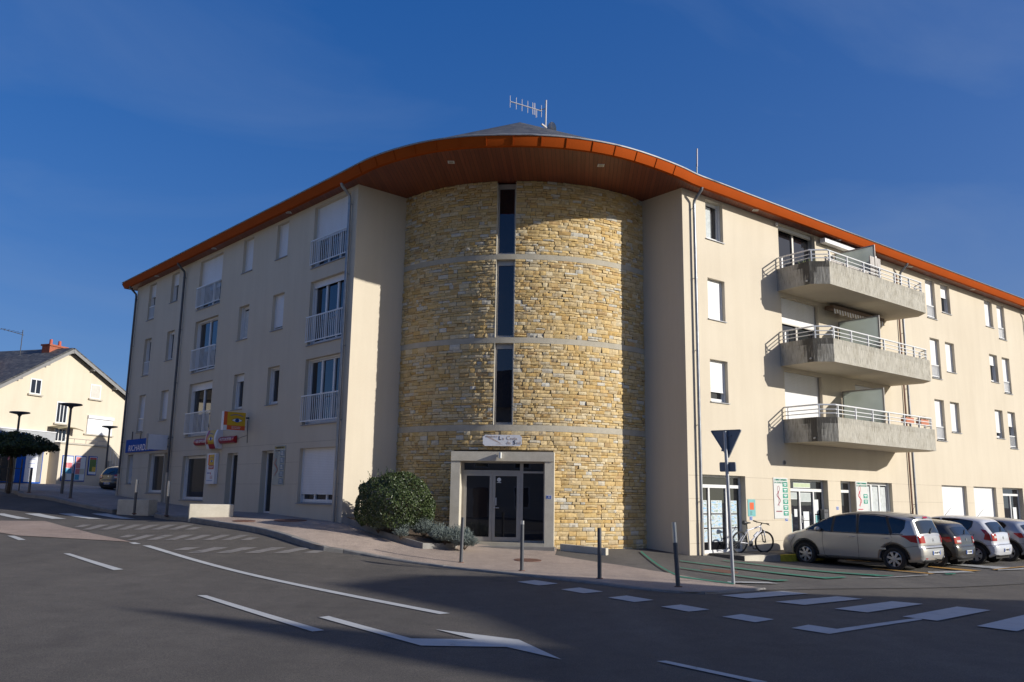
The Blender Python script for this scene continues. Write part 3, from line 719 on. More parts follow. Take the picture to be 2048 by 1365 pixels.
# return beside the tower, end and back of the left wing
TLp = Vector((-3.643, 27.409, 0)); TRp = Vector((4.345, 27.334, 0))
def plainwall(a, b, z0, z1):
    mb = MB(); a, b = Vector(a), Vector(b)
    mb.poly(((a.x, a.y, z0), (b.x, b.y, z0), (b.x, b.y, z1), (a.x, a.y, z1)), PLASTER)
    return mb
mb = plainwall(CL, TLp + (TLp - CL).normalized() * .25, -.6, ZS); mb.build('wall', bld)
mb = plainwall(TRp + (TRp - CR).normalized() * .25, CR, -.6, ZS); mb.build('wall', bld)
farL = CL + DL * 20.2; backL = farL + NL * 11.5
mb = plainwall(backL, farL, -.6, ZS); nearb = CL + NL * 11.5 - DL * -6
mb.poly([(*p.xy, z) for p, z in ((nearb, -.6), (backL, -.6), (backL, ZS), (nearb, ZS))], PLASTER); mb.build('wall', bld)
# ---------------- right wing (u = t)
HR = []
def addR(u0, u1, z0, z1, **k): HR.append((u0, u1, z0, z1)); return window(RF, u0, u1, z0, z1, bld, **k)
addR(1.18, 2.09, 10.14, 11.49, curtain=.6); addR(1.19, 2.08, 7.43, 8.80, shut=1); addR(1.20, 2.11, 4.73, 6.10, shut=.76)
for (u, z, s) in ((16.40, 9.69, 1), (23.80, 9.69, 1), (16.44, 7.01, 1), (23.88, 6.99, 1), (16.45, 4.30, 1), (23.97, 4.31, .4)):
    addR(u, u + .88, z, z + 1.78, shut=s * .96 if s == 1 else s, rail=(.09, z + .08, z + .62, .11))
for (u, z, s) in ((17.84, 10.13, .45), (22.39, 10.13, 1), (17.88, 7.43, 1), (22.45, 7.42, .38), (17.90, 4.73, .95), (22.52, 4.73, .8)):
    addR(u, u + .88, z, z + 1.35, shut=s)
# balcony doors
for z, s in ((9.16, .07), (6.47, .40), (3.78, .78)):
    addR(5.30, 7.68, z, 11.54 if z > 9 else z + 2.36, casements=2, shut=s, sill=False, fm=ALU)
    addR(10.0, 12.2, z, 11.50 if z > 9 else z + 2.32, casements=2, shut=.1 if z > 5 else .3, sill=False, fm=ALU)
addR(16.52, 18.86, 0.95, 2.40, shut=1); addR(19.57, 21.90, 0.95, 2.40, shut=1)
addR(10.41, 12.32, 0.95, 2.39, casements=3, curtain=.97)
HR += [(.54, 2.85, 0.0, 2.41), (5.37, 7.72, 0.0, 2.39), (8.57, 9.56, 0.0, 2.39), (22.61, 24.94, 0, 2.41)]
d1 = shopdoor(RF, .54, 2.85, 0.0, 2.41, bld, split=(1.22, 2.10), trans=2.06, handle=(1.27,))
d2 = shopdoor(RF, 5.37, 7.72, 0.0, 2.39, bld, split=(6.22, 7.08), trans=2.02, handle=(6.27,))
d3 = shopdoor(RF, 8.57, 9.56, 0.0, 2.39, bld, trans=2.02, handle=(8.75,))
d4 = shopdoor(RF, 22.61, 24.94, 0.0, 2.41, bld, split=(23.9,), trans=2.08)
addR(28.4, 29.3, 7.43, 8.79, shut=1); addR(28.4, 29.3, 4.73, 6.09, shut=1); addR(28.4, 29.3, 10.13, 11.48, shut=.6)
wall(RF, 0, 44, -.6, ZS, HR)
mb = plainwall(CR + DR * 44, CR + DR * 44 - NR * 11.5, -.6, ZS); a = CR + DR * 44 - NR * 11.5; b = CR - NR * 11.5 - DR * 6
mb.poly([(*p.xy, z) for p, z in ((a, -.6), (b, -.6), (b, ZS), (a, ZS))], PLASTER); mb.build('wall', bld)
# incised plaster joints at the ground floor, each a thin recessed-looking line
JOINT = plain('plaster_joint', (0.40, 0.335, 0.25), 0.95, var=0.1)
def joints(frame, u0, u1, zs, holes):
    mb = MB(frame)
    for z in zs:
        cuts = sorted([(h[0] - .0, h[1] + .0) for h in holes if h[2] < z < h[3]]); x = u0
        for a, b in cuts + [(u1, u1)]:
            if a > x + .02: mb.box(x, a, -.0025, .004, z - .006, z + .006, JOINT)
            x = max(x, b)
    mb.build('plaster_joint', bld)
joints(LF, -20.1, -.02, (3.305, 2.66, 1.94), HL); joints(RF, .02, 43.9, (2.37, 1.67, 1.0, .33), HR)

# ---------------- round stone tower
AX = R(-6.4)
def tp(az, r, z):      # point at azimuth az (0 = towards -y, positive to the right)
    return (TC.x + r * math.sin(az), TC.y - r * math.cos(az), z)
bands = [(3.60, 3.785), (6.31, 6.485), (8.985, 9.155)]
WA0, WA1 = R(-9.72), R(-3.3)
slits = [(3.785, 6.31), (6.485, 8.985), (9.155, 11.53)]
rng = random.Random(5)
stones = MB(); scol = []
PAL = [((.63, .465, .225), 32), ((.645, .50, .28), 32), ((.59, .41, .18), 11), ((.66, .55, .355), 18), ((.60, .55, .45), 5), ((.63, .60, .52), 3), ((.54, .37, .175), 5), ((.56, .44, .265), 9)]
def pick():
    x = rng.random() * sum(w for _, w in PAL)
    for c, w in PAL:
        x -= w
        if x <= 0: break
    k = rng.uniform(.90, 1.08); j = rng.uniform(-.02, .02)
    return (c[0] * k, c[1] * k + j * .4, c[2] * k + j, 1)
PF_R = 5.50; PORT_AZ0, PORT_AZ1, PORT_TOP = R(-23.2), R(10.2), 2.965
def stone(a0, a1, z0, z1):
    col = pick(); g = .007 / TR_; zz0, zz1 = z0 + rng.uniform(.003, .007), z1 - rng.uniform(.003, .007)
    a0 += g * rng.uniform(.5, 1.2); a1 -= g * rng.uniform(.5, 1.2)
    base = TR_ + rng.uniform(-.012, .016)
    nu = max(2, int((a1 - a0) * TR_ / .085)); nv = max(2, int((zz1 - zz0) / .07))
    G_ = {}
    tu, tv = rng.uniform(-.010, .010), rng.uniform(-.012, .012)
    for i in range(nu + 1):
        for j in range(nv + 1):
            e = i in (0, nu) or j in (0, nv)
            u, v = i / nu, j / nv
            rr = base + tu * (u - .5) * 2 + tv * (v - .5) * 2 + (rng.uniform(-.015, .0) if e else rng.uniform(-.004, .016))
            jx = (rng.uniform(-.006, .006) if not (i in (0, nu)) else rng.uniform(-.003, .003)) / TR_
            jz = rng.uniform(-.006, .006) if j not in (0, nv) else rng.uniform(-.003, .003)
            G_[i, j] = stones.v(tp(a0 + (a1 - a0) * u + jx, rr, zz0 + (zz1 - zz0) * v + jz))
    for i in range(nu):
        for j in range(nv):
            stones.face((G_[i, j], G_[i + 1, j], G_[i + 1, j + 1], G_[i, j + 1]), STONE); scol.append(col)
    # returns to the bed
    rim = [(i, 0) for i in range(nu)] + [(nu, j) for j in range(nv)] + [(i, nv) for i in range(nu, 0, -1)] + [(0, j) for j in range(nv, 0, -1)]
    back = {}
    for i, j in rim:
        back[i, j] = stones.v(tp(a0 + (a1 - a0) * i / nu, TR_ - .06, zz0 + (zz1 - zz0) * j / nv))
    for k in range(len(rim)):
        p, q = rim[k], rim[(k + 1) % len(rim)]
        stones.face((G_[p], back[p], back[q], G_[q]), STONE); scol.append(col)
def course_run(a0, a1, z0, z1):
    x = a0; h = z1 - z0
    while x < a1 - 1e-4:
        w = rng.uniform(.11, .40) * (1.1 if h > .11 else .9) / TR_
        if a1 - x - w < .12 / TR_: w = a1 - x
        if w * TR_ > .62: w /= 2
        if h > .125 and rng.random() < .18:
            m_ = z0 + h * rng.uniform(.4, .6); stone(x, x + w, z0, m_); stone(x, x + w, m_, z1)
        else: stone(x, x + w, z0, z1)
        x += w
A0, A1 = R(-48.5), R(48.5)
for lo, hi, gaps in ((-.15, 3.60, 'door'), (3.785, 6.31, 'slit'), (6.485, 8.985, 'slit'), (9.155, 11.588, 'slit')):
    hs = []; z = lo
    while z < hi - .02:
        h = rng.choice((.065, .075, .085, .095, .105, .12, .14))
        if hi - z - h < .07: h = hi - z
        hs.append((z, z + h)); z += h
    for z0, z1 in hs:
        if gaps == 'door':
            if z0 < PORT_TOP - .02:
                course_run(A0, PORT_AZ0 + .006, z0, min(z1, 9)); course_run(PORT_AZ1 - .006, A1, z0, z1)
            else: course_run(A0, A1, z0, z1)
        else:
            course_run(A0, WA0, z0, z1); course_run(WA1, A1, z0, z1)
tower = stones.build('stair_tower', bld, attr=('stone_colour', scol))
# mortar core behind the stones
MORTAR = plain('mortar', (0.085, 0.066, 0.045), 0.95, var=0.2)
mb = MB(); rm = TR_ - .045
azs = sorted([A0 + (A1 - A0) * k / 48 for k in range(49)] + [WA0, WA1, PORT_AZ0 + .02, PORT_AZ1 - .02])
zsl = sorted({-.6, PORT_TOP - .05, ZS, *[b for p in bands for b in p]})
for a, b in zip(azs, azs[1:]):
    for z0, z1 in zip(zsl, zsl[1:]):
        ca, cz = (a + b) / 2, (z0 + z1) / 2
        if cz > 3.785 and WA0 < ca < WA1 and not any(p < cz < q for p, q in bands): continue
        if cz < PORT_TOP - .05 and PORT_AZ0 + .02 < ca < PORT_AZ1 - .02: continue
        mb.poly((tp(a, rm, z0), tp(b, rm, z0), tp(b, rm, z1), tp(a, rm, z1)), MORTAR)
mb.build('mortar_core', bld)
for z0, z1 in bands:
    mb = MB(); n = 64; r0 = TR_ - .055; r1 = TR_ - .004
    for k in range(n):
        a, b = A0 + (A1 - A0) * k / n, A0 + (A1 - A0) * (k + 1) / n
        mb.poly((tp(a, r1, z0), tp(b, r1, z0), tp(b, r1, z1), tp(a, r1, z1)), CONC)
        mb.poly((tp(a, r1, z1), tp(b, r1, z1), tp(b, r0 - .2, z1), tp(a, r0 - .2, z1)), CONC)
        mb.poly((tp(a, r0 - .2, z0), tp(b, r0 - .2, z0), tp(b, r1, z0), tp(a, r1, z0)), CONC)
    mb.build('concrete_band', bld, smooth=30)
# slit windows
am = (WA0 + WA1) / 2; hw = math.sin((WA1 - WA0) / 2) * TR_
SF = frame_matrix(Vector(tp(am, TR_ * math.cos((WA1 - WA0) / 2), 0)), (math.cos(am), math.sin(am), 0), (-math.sin(am), math.cos(am), 0))
for z0, z1 in slits:
    mb = MB(SF); D = .22; zt = z1 - .0
    mb.box(-hw - .005, -hw + .015, 0.0, D, z0, zt, CONC2); mb.box(hw - .015, hw + .005, 0.0, D, z0, zt, CONC2)
    t = .05
    mb.box(-hw + .015, -hw + .015 + t, D - .06, D, z0, zt, ALU); mb.box(hw - .015 - t, hw - .015, D - .06, D, z0, zt, ALU)
    mb.box(-hw + .015 + t, hw - .015 - t, D - .06, D, z0, z0 + .08, ALU); mb.box(-hw + .015 + t, hw - .015 - t, D - .06, D, zt - .16, zt, ALU)
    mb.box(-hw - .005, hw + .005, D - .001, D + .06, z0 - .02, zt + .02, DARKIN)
    w = mb.build('window', bld)
    mb = MB(SF); mb.poly(((-hw + .03, D - .02, z0 + .04), (hw - .03, D - .02, z0 + .04), (hw - .03, D - .02, zt - .1), (-hw + .03, D - .02, zt - .1)), GLASS); mb.build('pane', w)

# ---------------- entrance portal
PF = frame_matrix(Vector(tp(AX, PF_R, 0)), (math.cos(AX), math.sin(AX), 0), (-math.sin(AX), math.cos(AX), 0))
ZD, HW = 0.30, 1.56
mb = MB(PF)
mb.box(-HW, HW, -.03, .62, 2.685, 2.965, CONC2)                       # lintel
mb.box(-HW, -HW + .28, 0, .62, .02, 2.685, CONC2); mb.box(HW - .28, HW, 0, .62, .02, 2.685, CONC2)
mb.build('portal', bld)
mb = MB(PF); mb.box(-HW + .28, HW - .28, .0, .62, .0, ZD, CONC); mb.box(-HW + .1, HW + .05, -.42, .0, .0, ZD - .09, KERBM); mb.build('step', bld)
D = .38; u0, u1 = -HW + .28, HW - .28; zt = 2.685
mb = MB(PF); t = .06
for a, b in ((u0, u0 + t), (u1 - t, u1), (.50, .60)): mb.box(a, b, D, D + .08, ZD, zt, ALU)
mb.box(u0 + t, .50, D - .002, D + .078, 2.34, 2.42, ALU); mb.box(.60, u1 - t, D - .002, D + .078, 2.34, 2.40, ALU); mb.box(u0 + t, .50, D, D + .078, zt - .05, zt, ALU); mb.box(.60, u1 - t, D, D + .078, zt - .05, zt, ALU)
mb.box(.60, u1 - t, D, D + .07, ZD, ZD + .05, ALU)
fr = mb.build('door_frame', bld)
mb = MB(PF); mb.poly(((u0 + .02, D + .05, 2.36), (u1 - .02, D + .05, 2.36), (u1 - .02, D + .05, zt - .02), (u0 + .02, D + .05, zt - .02)), GLASS)
mb.poly(((.58, D + .05, ZD), (u1 - .02, D + .05, ZD), (u1 - .02, D + .05, 2.36), (.58, D + .05, 2.36)), GLASS); mb.build('pane', fr)
for a, b in ((u0 + t + .004, -.335), (-.327, .496)):
    mb = MB(PF); s = .085
    mb.box(a, a + s, D - .012, D + .045, ZD + .012, 2.336, ALU); mb.box(b - s, b, D - .012, D + .045, ZD + .012, 2.336, ALU)
    mb.box(a + s, b - s, D - .012, D + .045, ZD + .012, ZD + .14, ALU); mb.box(a + s, b - s, D - .012, D + .045, 2.25, 2.336, ALU)
    dr = mb.build('door', bld)
    mb = MB(PF); mb.poly(((a + .04, D + .02, ZD + .05), (b - .04, D + .02, ZD + .05), (b - .04, D + .02, 2.3), (a + .04, D + .02, 2.3)), GLASS); mb.build('pane', dr)
    if a > -.4:
        mb = MB(PF); mb.tube((a + .05, D - .06, 1.30), (a + .21, D - .06, 1.30), .012, STEEL); mb.tube((a + .05, D - .06, 1.30), (a + .05, D, 1.30), .011, STEEL); mb.box(a + .085, a + .13, D - .03, D + .01, 1.37, 1.6, STEEL)
        mb.build('handle', dr, smooth=50)
        mb = MB(PF); mb.tube((a + .19, D + .0165, 2.14), (a + .19, D + .018, 2.14), .062, PAPER, 20); mb.box(a + .125, a + .255, D + .0165, D + .018, 2.045, 2.062, PAPER); mb.build('sticker', dr)

# ---------------- soffit, fascia, gutter, roofs
OUTL = [CL + DL * t - NL * .47 for t in (20.75, 14, 8, 3.5, 1.2, .2)]
midpts = [(-4.92, 25.24), (-4.45, 24.73), (-3.86, 24.22), (-3.19, 23.75), (-2.549, 23.39), (-1.876, 23.129), (-1.13, 22.945), (-.413, 22.862), (.164, 22.827), (.754, 22.845), (1.351, 22.92), (1.955, 23.06), (2.426, 23.215), (2.923, 23.43), (3.422, 23.705), (3.877, 24.006), (4.537, 24.50), (5.19, 25.05)]
OUTR = [CR + DR * t + NR * .50 for t in (.1, 1.2, 4, 10, 20, 44.5)]
edge = [Vector((p.x, p.y, 0)) for p in OUTL] + [Vector((*p, 0)) for p in midpts] + [Vector((p.x, p.y, 0)) for p in OUTR]
edge = smooth_closed(edge, 5)
# soffit sheet: fill from the edge to a line behind the facades
inner = [CR + DR * 44.5 - NR * .6, CR - NR * .6 + DR * .0, TRp + Vector((-.1, .9, 0)), TC + Vector((2.5, -3.6, 0)), TC + Vector((0, -4.4, 0)), TC + Vector((-2.5, -3.6, 0)), TLp + Vector((.1, .9, 0)), CL + NL * .6, CL + DL * 20.75 + NL * .6]
mb = MB(); vs, fs = cdt_fill([(p.x, p.y) for p in edge + inner], 1.2)
for p in vs: mb.v((p.x, p.y, ZS))
for f in fs: mb.face(f[::-1], PLANK)
so = mb.build('soffit', bld); me = so.data
if sum(p.normal.z for p in me.polygons) > 0: me.flip_normals()
def offs(k, d):
    a, b = edge[max(k - 1, 0)], edge[min(k + 1, len(edge) - 1)]; t = (b - a).normalized(); return edge[k] + Vector((t.y, -t.x, 0)) * d
mbf = MB(); mbg = MB(); n = len(edge); pr = []
for k in range(n):
    a, b, c = offs(k, 0), offs(k, .115), offs(k, .135)
    pr.append([mbf.v((a.x, a.y, ZS - .015)), mbf.v((b.x, b.y, ZS + .235)), mbf.v((b.x, b.y, ZS + .26)), mbf.v((a.x - (b.x - a.x) * 1.0, a.y - (b.y - a.y) * 1.0, ZS - .015)), mbf.v((a.x - (b.x - a.x), a.y - (b.y - a.y), ZS + .2))])
for a, b in zip(pr, pr[1:]):
    mbf.face((a[0], b[0], b[1], a[1]), FASCIA); mbf.face((a[1], b[1], b[2], a[2]), FASCIA); mbf.face((a[3], b[3], b[0], a[0]), FASCIA)
mbf.face((pr[0][0], pr[0][1], pr[0][2], pr[0][4], pr[0][3]), FASCIA)
# left end of the eaves turns the corner
e0, e1 = edge[0], edge[0] + NL * 12.4
ex = DL * .115
mbf.poly([(e0.x, e0.y, ZS - .015), (e0.x + ex.x - NL.x * .115, e0.y + ex.y - NL.y * .115, ZS + .235), (e1.x + ex.x, e1.y + ex.y, ZS + .235), (e1.x, e1.y, ZS - .015)], FASCIA)
fas = mbf.build('fascia', bld, smooth=50)
# standing seams round the curve
acc = 0
for k in range(1, n):
    acc += (edge[k] - edge[k - 1]).length
    if edge[k].y < 25.2 and acc > .72:
        acc = 0; a, b = offs(k, .004), offs(k, .121); t = (edge[k] - edge[k - 1]).normalized() * .012; nn = (b - a).normalized() * .018
        mbs = MB()
        for q in (1,):
            i = [mbs.v((p.x, p.y, z)) for p, z in ((a - t, ZS - .02), (a + t, ZS - .02), (b + t, ZS + .24), (b - t, ZS + .24), (a - t + nn, ZS - .02), (a + t + nn, ZS - .02), (b + t + nn, ZS + .24), (b - t + nn, ZS + .24))]
            for f in ((4, 5, 6, 7), (0, 4, 7, 3), (1, 2, 6, 5)): mbs.face([i[j] for j in f], FASCIA)
        mbs.build('seam', fas)
mbg.path([(p.x, p.y, ZS + .275) for p in [offs(k, .125) for k in range(n)]], .028, LEAD, 6)
mbg.build('gutter', bld, smooth=60)
# wing roofs and the cone
ZE = ZS + .28; TANR = math.tan(R(26))
mb = MB()
def wingroof(o, d, inn, L0, L1, hip):
    def P(s, v, z): q = o + d * s + inn * v; return (q.x, q.y, z)
    W = 11.5 + 1.2; v0 = -.6; vm = v0 + W / 2; zr = ZE + W / 2 * TANR
    mb.poly((P(L0, v0, ZE), P(L1, v0, ZE), P(L1 - hip, vm, zr), P(L0, vm, zr)), SLATE)
    mb.poly((P(L1, v0 + W, ZE), P(L0, v0 + W, ZE), P(L0, vm, zr), P(L1 - hip, vm, zr)), SLATE)
    mb.poly((P(L1, v0, ZE), P(L1, v0 + W, ZE), P(L1 - hip, vm, zr)), SLATE)
wingroof(CL, DL, NL, -1, 20.9, 5.0); wingroof(CR, DR, -NR, -1, 44.6, 5.0)
apex = (TC.x - .2, TC.y, 16.12); n = 96
_az = sorted((math.atan2(p.x - TC.x, -(p.y - TC.y)), math.hypot(p.x - TC.x, p.y - TC.y)) for p in edge if p.y < 25.9 and -6 < p.x < 6.3)
def rr(az):
    az = (az + math.pi) % (2 * math.pi) - math.pi
    if az <= _az[0][0] or az >= _az[-1][0]: return 7.4
    for (a0, r0), (a1, r1) in zip(_az, _az[1:]):
        if a0 <= az <= a1: return min(8.3, r0 + (r1 - r0) * (az - a0) / max(1e-6, a1 - a0) + .12)
for k in range(n):
    a, b = 2 * math.pi * k / n, 2 * math.pi * (k + 1) / n
    rows = 10
    for j in range(rows):
        f0, f1 = j / rows, (j + 1) / rows
        def Q(az, f): x, y, z = tp(az, rr(az), ZE); return (x + (apex[0] - x) * f, y + (apex[1] - y) * f, z + (apex[2] - z) * f)
        mb.poly((Q(a, f0), Q(b, f0), Q(b, f1), Q(a, f1)) if j < rows - 1 else (Q(a, f0), Q(b, f0), Q(b, f1)), SLATE)
mb.build('roof', bld)
# recessed eaves lights
for p in [CL + DL * t - NL * .27 for t in (4.2, 10.6, 17.0)] + [CR + DR * t + NR * .27 for t in (3.6, 8.9, 14.6, 20.6, 26.5)] + [Vector((-1.93, 24.15, 0)), Vector((2.62, 24.22, 0))]:
    mb = MB(Matrix.Translation((p.x, p.y, 0))); s = .1
    mb.box(-s, s, -s, s, ZS - .012, ZS + .01, PAPER); mb.box(-s * .7, s * .7, -s * .7, s * .7, ZS - .016, ZS - .011, ALU); mb.build('eaves_light', bld)

# ---------------- downpipes
def pipe(frame, u, zb, ztop, m=ZINC, r=.05, y=-.11, boot=True, over=.47):
    mb = MB(frame)
    mb.path([(u, -over + .02, ZS + .0), (u, -over + .04, ZS - .08), (u, y - .12, ZS - .26), (u, y - .02, ZS - .36), (u, y, ZS - .5), (u, y, ztop)], r, m, 10)
    mb.tube((u, y, ztop + .02), (u, y, zb + 0.0), r * 1.15, BROWNP if m is BROWNP else ALU, 10)
    z = ZS - .62
    while z > zb + .4:
        mb.tube((u, y, z - .02), (u, y, z + .02), r * 1.14, m, 10); mb.tube((u, y, z), (u, 0, z), .012, m, 6); z -= 2.35
    mb.build('downpipe', bld, smooth=50)
pipe(LF, -.30, .75, 2.35); pipe(LF, -13.93, 1.05, 2.4, m=DGREY); pipe(LF, -20.0, 1.2, 2.4, m=DGREY)
pipe(RF, .46, -.02, .95); pipe(RF, 13.95, 0, .95); pipe(RF, 27.05, 0, .9)
mb = MB(RF); mb.path([(13.72, -.06, ZS - .5), (13.72, -.06, 0)], .032, BROWNP, 8); mb.build('downpipe', bld, smooth=50)

# ---------------- balconies
def m_frost():
    m, nt, b = _new('frosted_glass'); nt.nodes.remove(b)
    n = _noise(nt, 1.2, 3); r = _ramp(nt, n.outputs[0], [(.3, (.62, .66, .62)), (.7, (.72, .76, .73))])
    d = nt.nodes.new('ShaderNodeBsdfDiffuse'); tr = nt.nodes.new('ShaderNodeBsdfTranslucent'); ms = nt.nodes.new('ShaderNodeMixShader'); ms.inputs[0].default_value = .55
    nt.links.new(r.outputs[0], d.inputs[0]); nt.links.new(r.outputs[0], tr.inputs[0]); nt.links.new(d.outputs[0], ms.inputs[1]); nt.links.new(tr.outputs[0], ms.inputs[2]); nt.links.new(ms.outputs[0], nt.nodes['Material Output'].inputs[0])
    return m
PLAN = [(5.11, 0.0), (5.03, 1.34), (5.52, 1.81), (12.40, 1.79), (12.88, 1.27), (12.76, 0.0)]
def inset(pl, d):
    out = []
    for k in range(len(pl)):
        a = Vector(pl[max(k - 1, 0)]); p = Vector(pl[k]); b = Vector(pl[min(k + 1, len(pl) - 1)])
        n1 = (p - a).normalized() if k > 0 else (b - p).normalized(); n2 = (b - p).normalized() if k < len(pl) - 1 else n1
        m = (Vector((n1.y, -n1.x)) + Vector((n2.y, -n2.x))); m = m.normalized() * (d / max(.3, math.cos(n1.angle(n2) / 2)))
        if k in (0, len(pl) - 1): m.y = 0
        out.append((p.x + m.x, p.y + m.y))
    return out
for bi, zb in enumerate((8.98, 6.28, 3.60)):
    ztop = zb + .81; inn = inset(PLAN, .14)
    bal = MB(RF); run = 0; V = []; uvs = []; st = []
    # outer skin with running UV
    def skin(pl, z0, z1, flip=False):
        global run
        run = 0
        for k in range(len(pl) - 1):
            a, b = Vector(pl[k]), Vector(pl[k + 1]); ln = (b - a).length; nseg = max(1, int(ln / .12))
            for q in range(nseg):
                p0, p1 = a.lerp(b, q / nseg), a.lerp(b, (q + 1) / nseg); r0, r1 = run + ln * q / nseg, run + ln * (q + 1) / nseg
                for j in range(4):
                    za, zc = z0 + (z1 - z0) * j / 4, z0 + (z1 - z0) * (j + 1) / 4
                    bal.poly(((p0.x, -p0.y, za), (p1.x, -p1.y, za), (p1.x, -p1.y, zc), (p0.x, -p0.y, zc)), RIB)
                    uvs.extend([(r0, za), (r1, za), (r1, zc), (r0, zc)])
                    # weathering: heaviest at the drain corner and along the top edge
                    d = abs((r0 + r1) / 2 - (1.22 if flip is False else 99)); s_ = max(0, 1 - d / (.30 + .25 * ((za - z0) / .81))) * (1.0, .95, 1.25)[bi] + (.45 if 1.34 < r0 < 2.02 else 0) + (.55 if j == 3 else .12) * .75
                    st.append((min(1, s_),) * 3 + (1,))
            run += ln
    skin(PLAN, zb, ztop)
    nface = len(bal.F)
    # top, inner face, floor, underside
    for k in range(len(PLAN) - 1):
        a, b, c, d = PLAN[k], PLAN[k + 1], inn[k + 1], inn[k]
        bal.poly([(p[0], -p[1], ztop) for p in (a, b, c, d)], CONC); bal.poly([(c[0], -c[1], ztop), (c[0], -c[1], zb + .17), (d[0], -d[1], zb + .17), (d[0], -d[1], ztop)], CONC)
    bal.poly([(p[0], -p[1], zb + .175) for p in inn], CONC); bal.poly([(p[0], -p[1], zb) for p in PLAN[::-1]], PLASTER)
    ob = bal.build('balcony', bld)
    me = ob.data; nl = len(me.loops); fu = np.zeros((nl, 2)); fc = np.zeros((nl, 4)); fc[:, 3] = 1
    for k in range(nface):
        for q, li in enumerate(me.polygons[k].loop_indices): fu[li] = uvs[k * 4 + q]; fc[li] = st[k]
    me.uv_layers.new(name='run'); me.color_attributes.new('stain', 'FLOAT_COLOR', 'CORNER')
    me.uv_layers['run'].data.foreach_set('uv', fu.ravel()); me.color_attributes['stain'].data.foreach_set('color', fc.ravel())
    # drain spout at the corner
    mb = MB(RF); mb.tube((5.06, -1.24, zb + .13), (4.93, -1.27, zb + .10), .03, STEEL, 8); mb.build('drain_spout', ob, smooth=50)
    # rails
    rl = inset(PLAN, .09); rl[0] = (rl[0][0], .02); rl[-1] = (rl[-1][0], .02); pts = [(p[0], -p[1]) for p in rl]
    ends = [(pts[0][0], -.02)] + pts[1:-1]
    ends[-1] = (pts[-2][0] + .0, pts[-2][1])
    mb = MB(RF)
    for z, r in ((zb + 1.235, .028), (zb + 1.08, .017), (zb + .95, .017)): mb.path([(p[0], p[1], z) for p in ends], r, WMETAL, 8)
    tot = []
    for a, b in zip(ends, ends[1:]):
        a, b = Vector(a), Vector(b); k = max(1, int((b - a).length / 1.02))
        for q in range(k + (1 if b == Vector(ends[-1]) else 0)):
            p = a.lerp(b, (q + .12) / k if q < k else 1); t = (b - a).normalized() * .02; nn = Vector((t.y, -t.x)) * 1.6
            i = [mb.v((*(p + o), z)) for z in (ztop, zb + 1.22) for o in (-t - nn, t - nn, t + nn, -t + nn)]
            for f in ((0, 1, 5, 4), (1, 2, 6, 5), (2, 3, 7, 6), (3, 0, 4, 7)): mb.face([i[j] for j in f], WMETAL)
    mb.build('railing', ob, smooth=40)
    # frosted divider
    FROST = mat('frosted_glass', m_frost)
    mb = MB(RF); x = 8.98; zh = zb + 2.13
    mb.box(x - .02, x + .02, -1.66, -1.61, zb + .6, zh, ALU); mb.box(x - .02, x + .02, -.08, -.03, zb + .2, zh - .0, ALU); mb.box(x - .02, x + .02, -1.61, -.08, zh - .05, zh, ALU)
    dv = mb.build('divider', ob)
    mb = MB(RF); mb.box(x - .006, x + .006, -1.61, -.08, zb + .2, zh - .05, FROST); mb.build('frosted_pane', dv)

# ================================================================== the houses across the streets (out of the frame: they shade the road and show in the glass)
HOUSEW = [plain('render_ochre', (0.62, 0.52, 0.38), 0.9, var=0.1, vscale=.6), plain('render_grey', (0.55, 0.50, 0.43), 0.9, var=0.1, vscale=.6), plain('render_cream', (0.68, 0.60, 0.47), 0.9, var=0.08, vscale=.6)]
def house(label, o, ang, w, d, h, pitch, m, cols, rows, chim=True, group='houses across the streets'):
    """plain town house: local x along the street front, y away from it"""
    t = thing('town_house', label, 'house', (o[0], o[1], G(o[0], o[1]) - .1), ang, group)
    M = MB(); M.box(0, w, 0, d, -.6, h, m)
    M.poly(((0, -.0, h), (0, d, h), (0, d / 2, h + d / 2 * pitch)), m); M.poly(((w, d, h), (w, 0, h), (w, d / 2, h + d / 2 * pitch)), m)
    M.build('wall', t, local=True)
    M = MB(); e = .4; zr = h + d / 2 * pitch + .06
    for s in (0, 1):
        y0 = -e if s == 0 else d + e
        M.poly(((-.3, y0, h - e * pitch + .06), (w + .3, y0, h - e * pitch + .06), (w + .3, d / 2, zr), (-.3, d / 2, zr)), SLATE)
    rf = M.build('roof', t, local=True)
    if chim:
        M = MB(); M.box(w * .25, w * .25 + .9, d / 2 - .3, d / 2 + .3, zr - .6, zr + 1.0, MATS['chimney_brick']); M.build('chimney', rf, local=True)
    for r in range(rows):
        for c in range(cols):
            x = w * (c + .5) / cols; z = .9 + r * 2.85
            if r == 0 and c == cols // 2:
                M = MB(); M.box(x - .55, x + .55, -.03, .1, .05, 2.3, BROWNP); M.build('door', t, local=True); continue
            M = MB(); M.box(x - .62, x + .62, -.04, .05, z - .06, z + 1.56, PVC); wn = M.build('window', t, local=True)
            M = MB(); M.box(x - .52, x + .52, -.05, .0, z + .04, z + 1.46, GLASS); M.build('pane', wn, local=True)
    return t
plain('chimney_brick', (0.33, 0.10, 0.055), 0.9, var=0.25, vscale=14)
house('ochre terraced house behind the camera opposite the entrance', (9.0, -9.0), math.pi, 11, 9, 7.2, .75, HOUSEW[0], 4, 2)
house('grey terraced house behind the camera beside the ochre one', (-2.6, -9.2), math.pi, 12, 9, 8.4, .7, HOUSEW[1], 4, 3)
_aL = math.atan2(DL.y, DL.x); _h0 = CL - NL * 18.2 - DL * 1.5
house('cream terraced house at the near end of the side street', _h0.xy, _aL, 11, 9, 7.0, .7, HOUSEW[2], 4, 2)
_h1 = _h0 + DL * 11.4
house('ochre terraced house halfway up the side street', _h1.xy, _aL, 10, 9, 8.0, .7, HOUSEW[0], 3, 3)
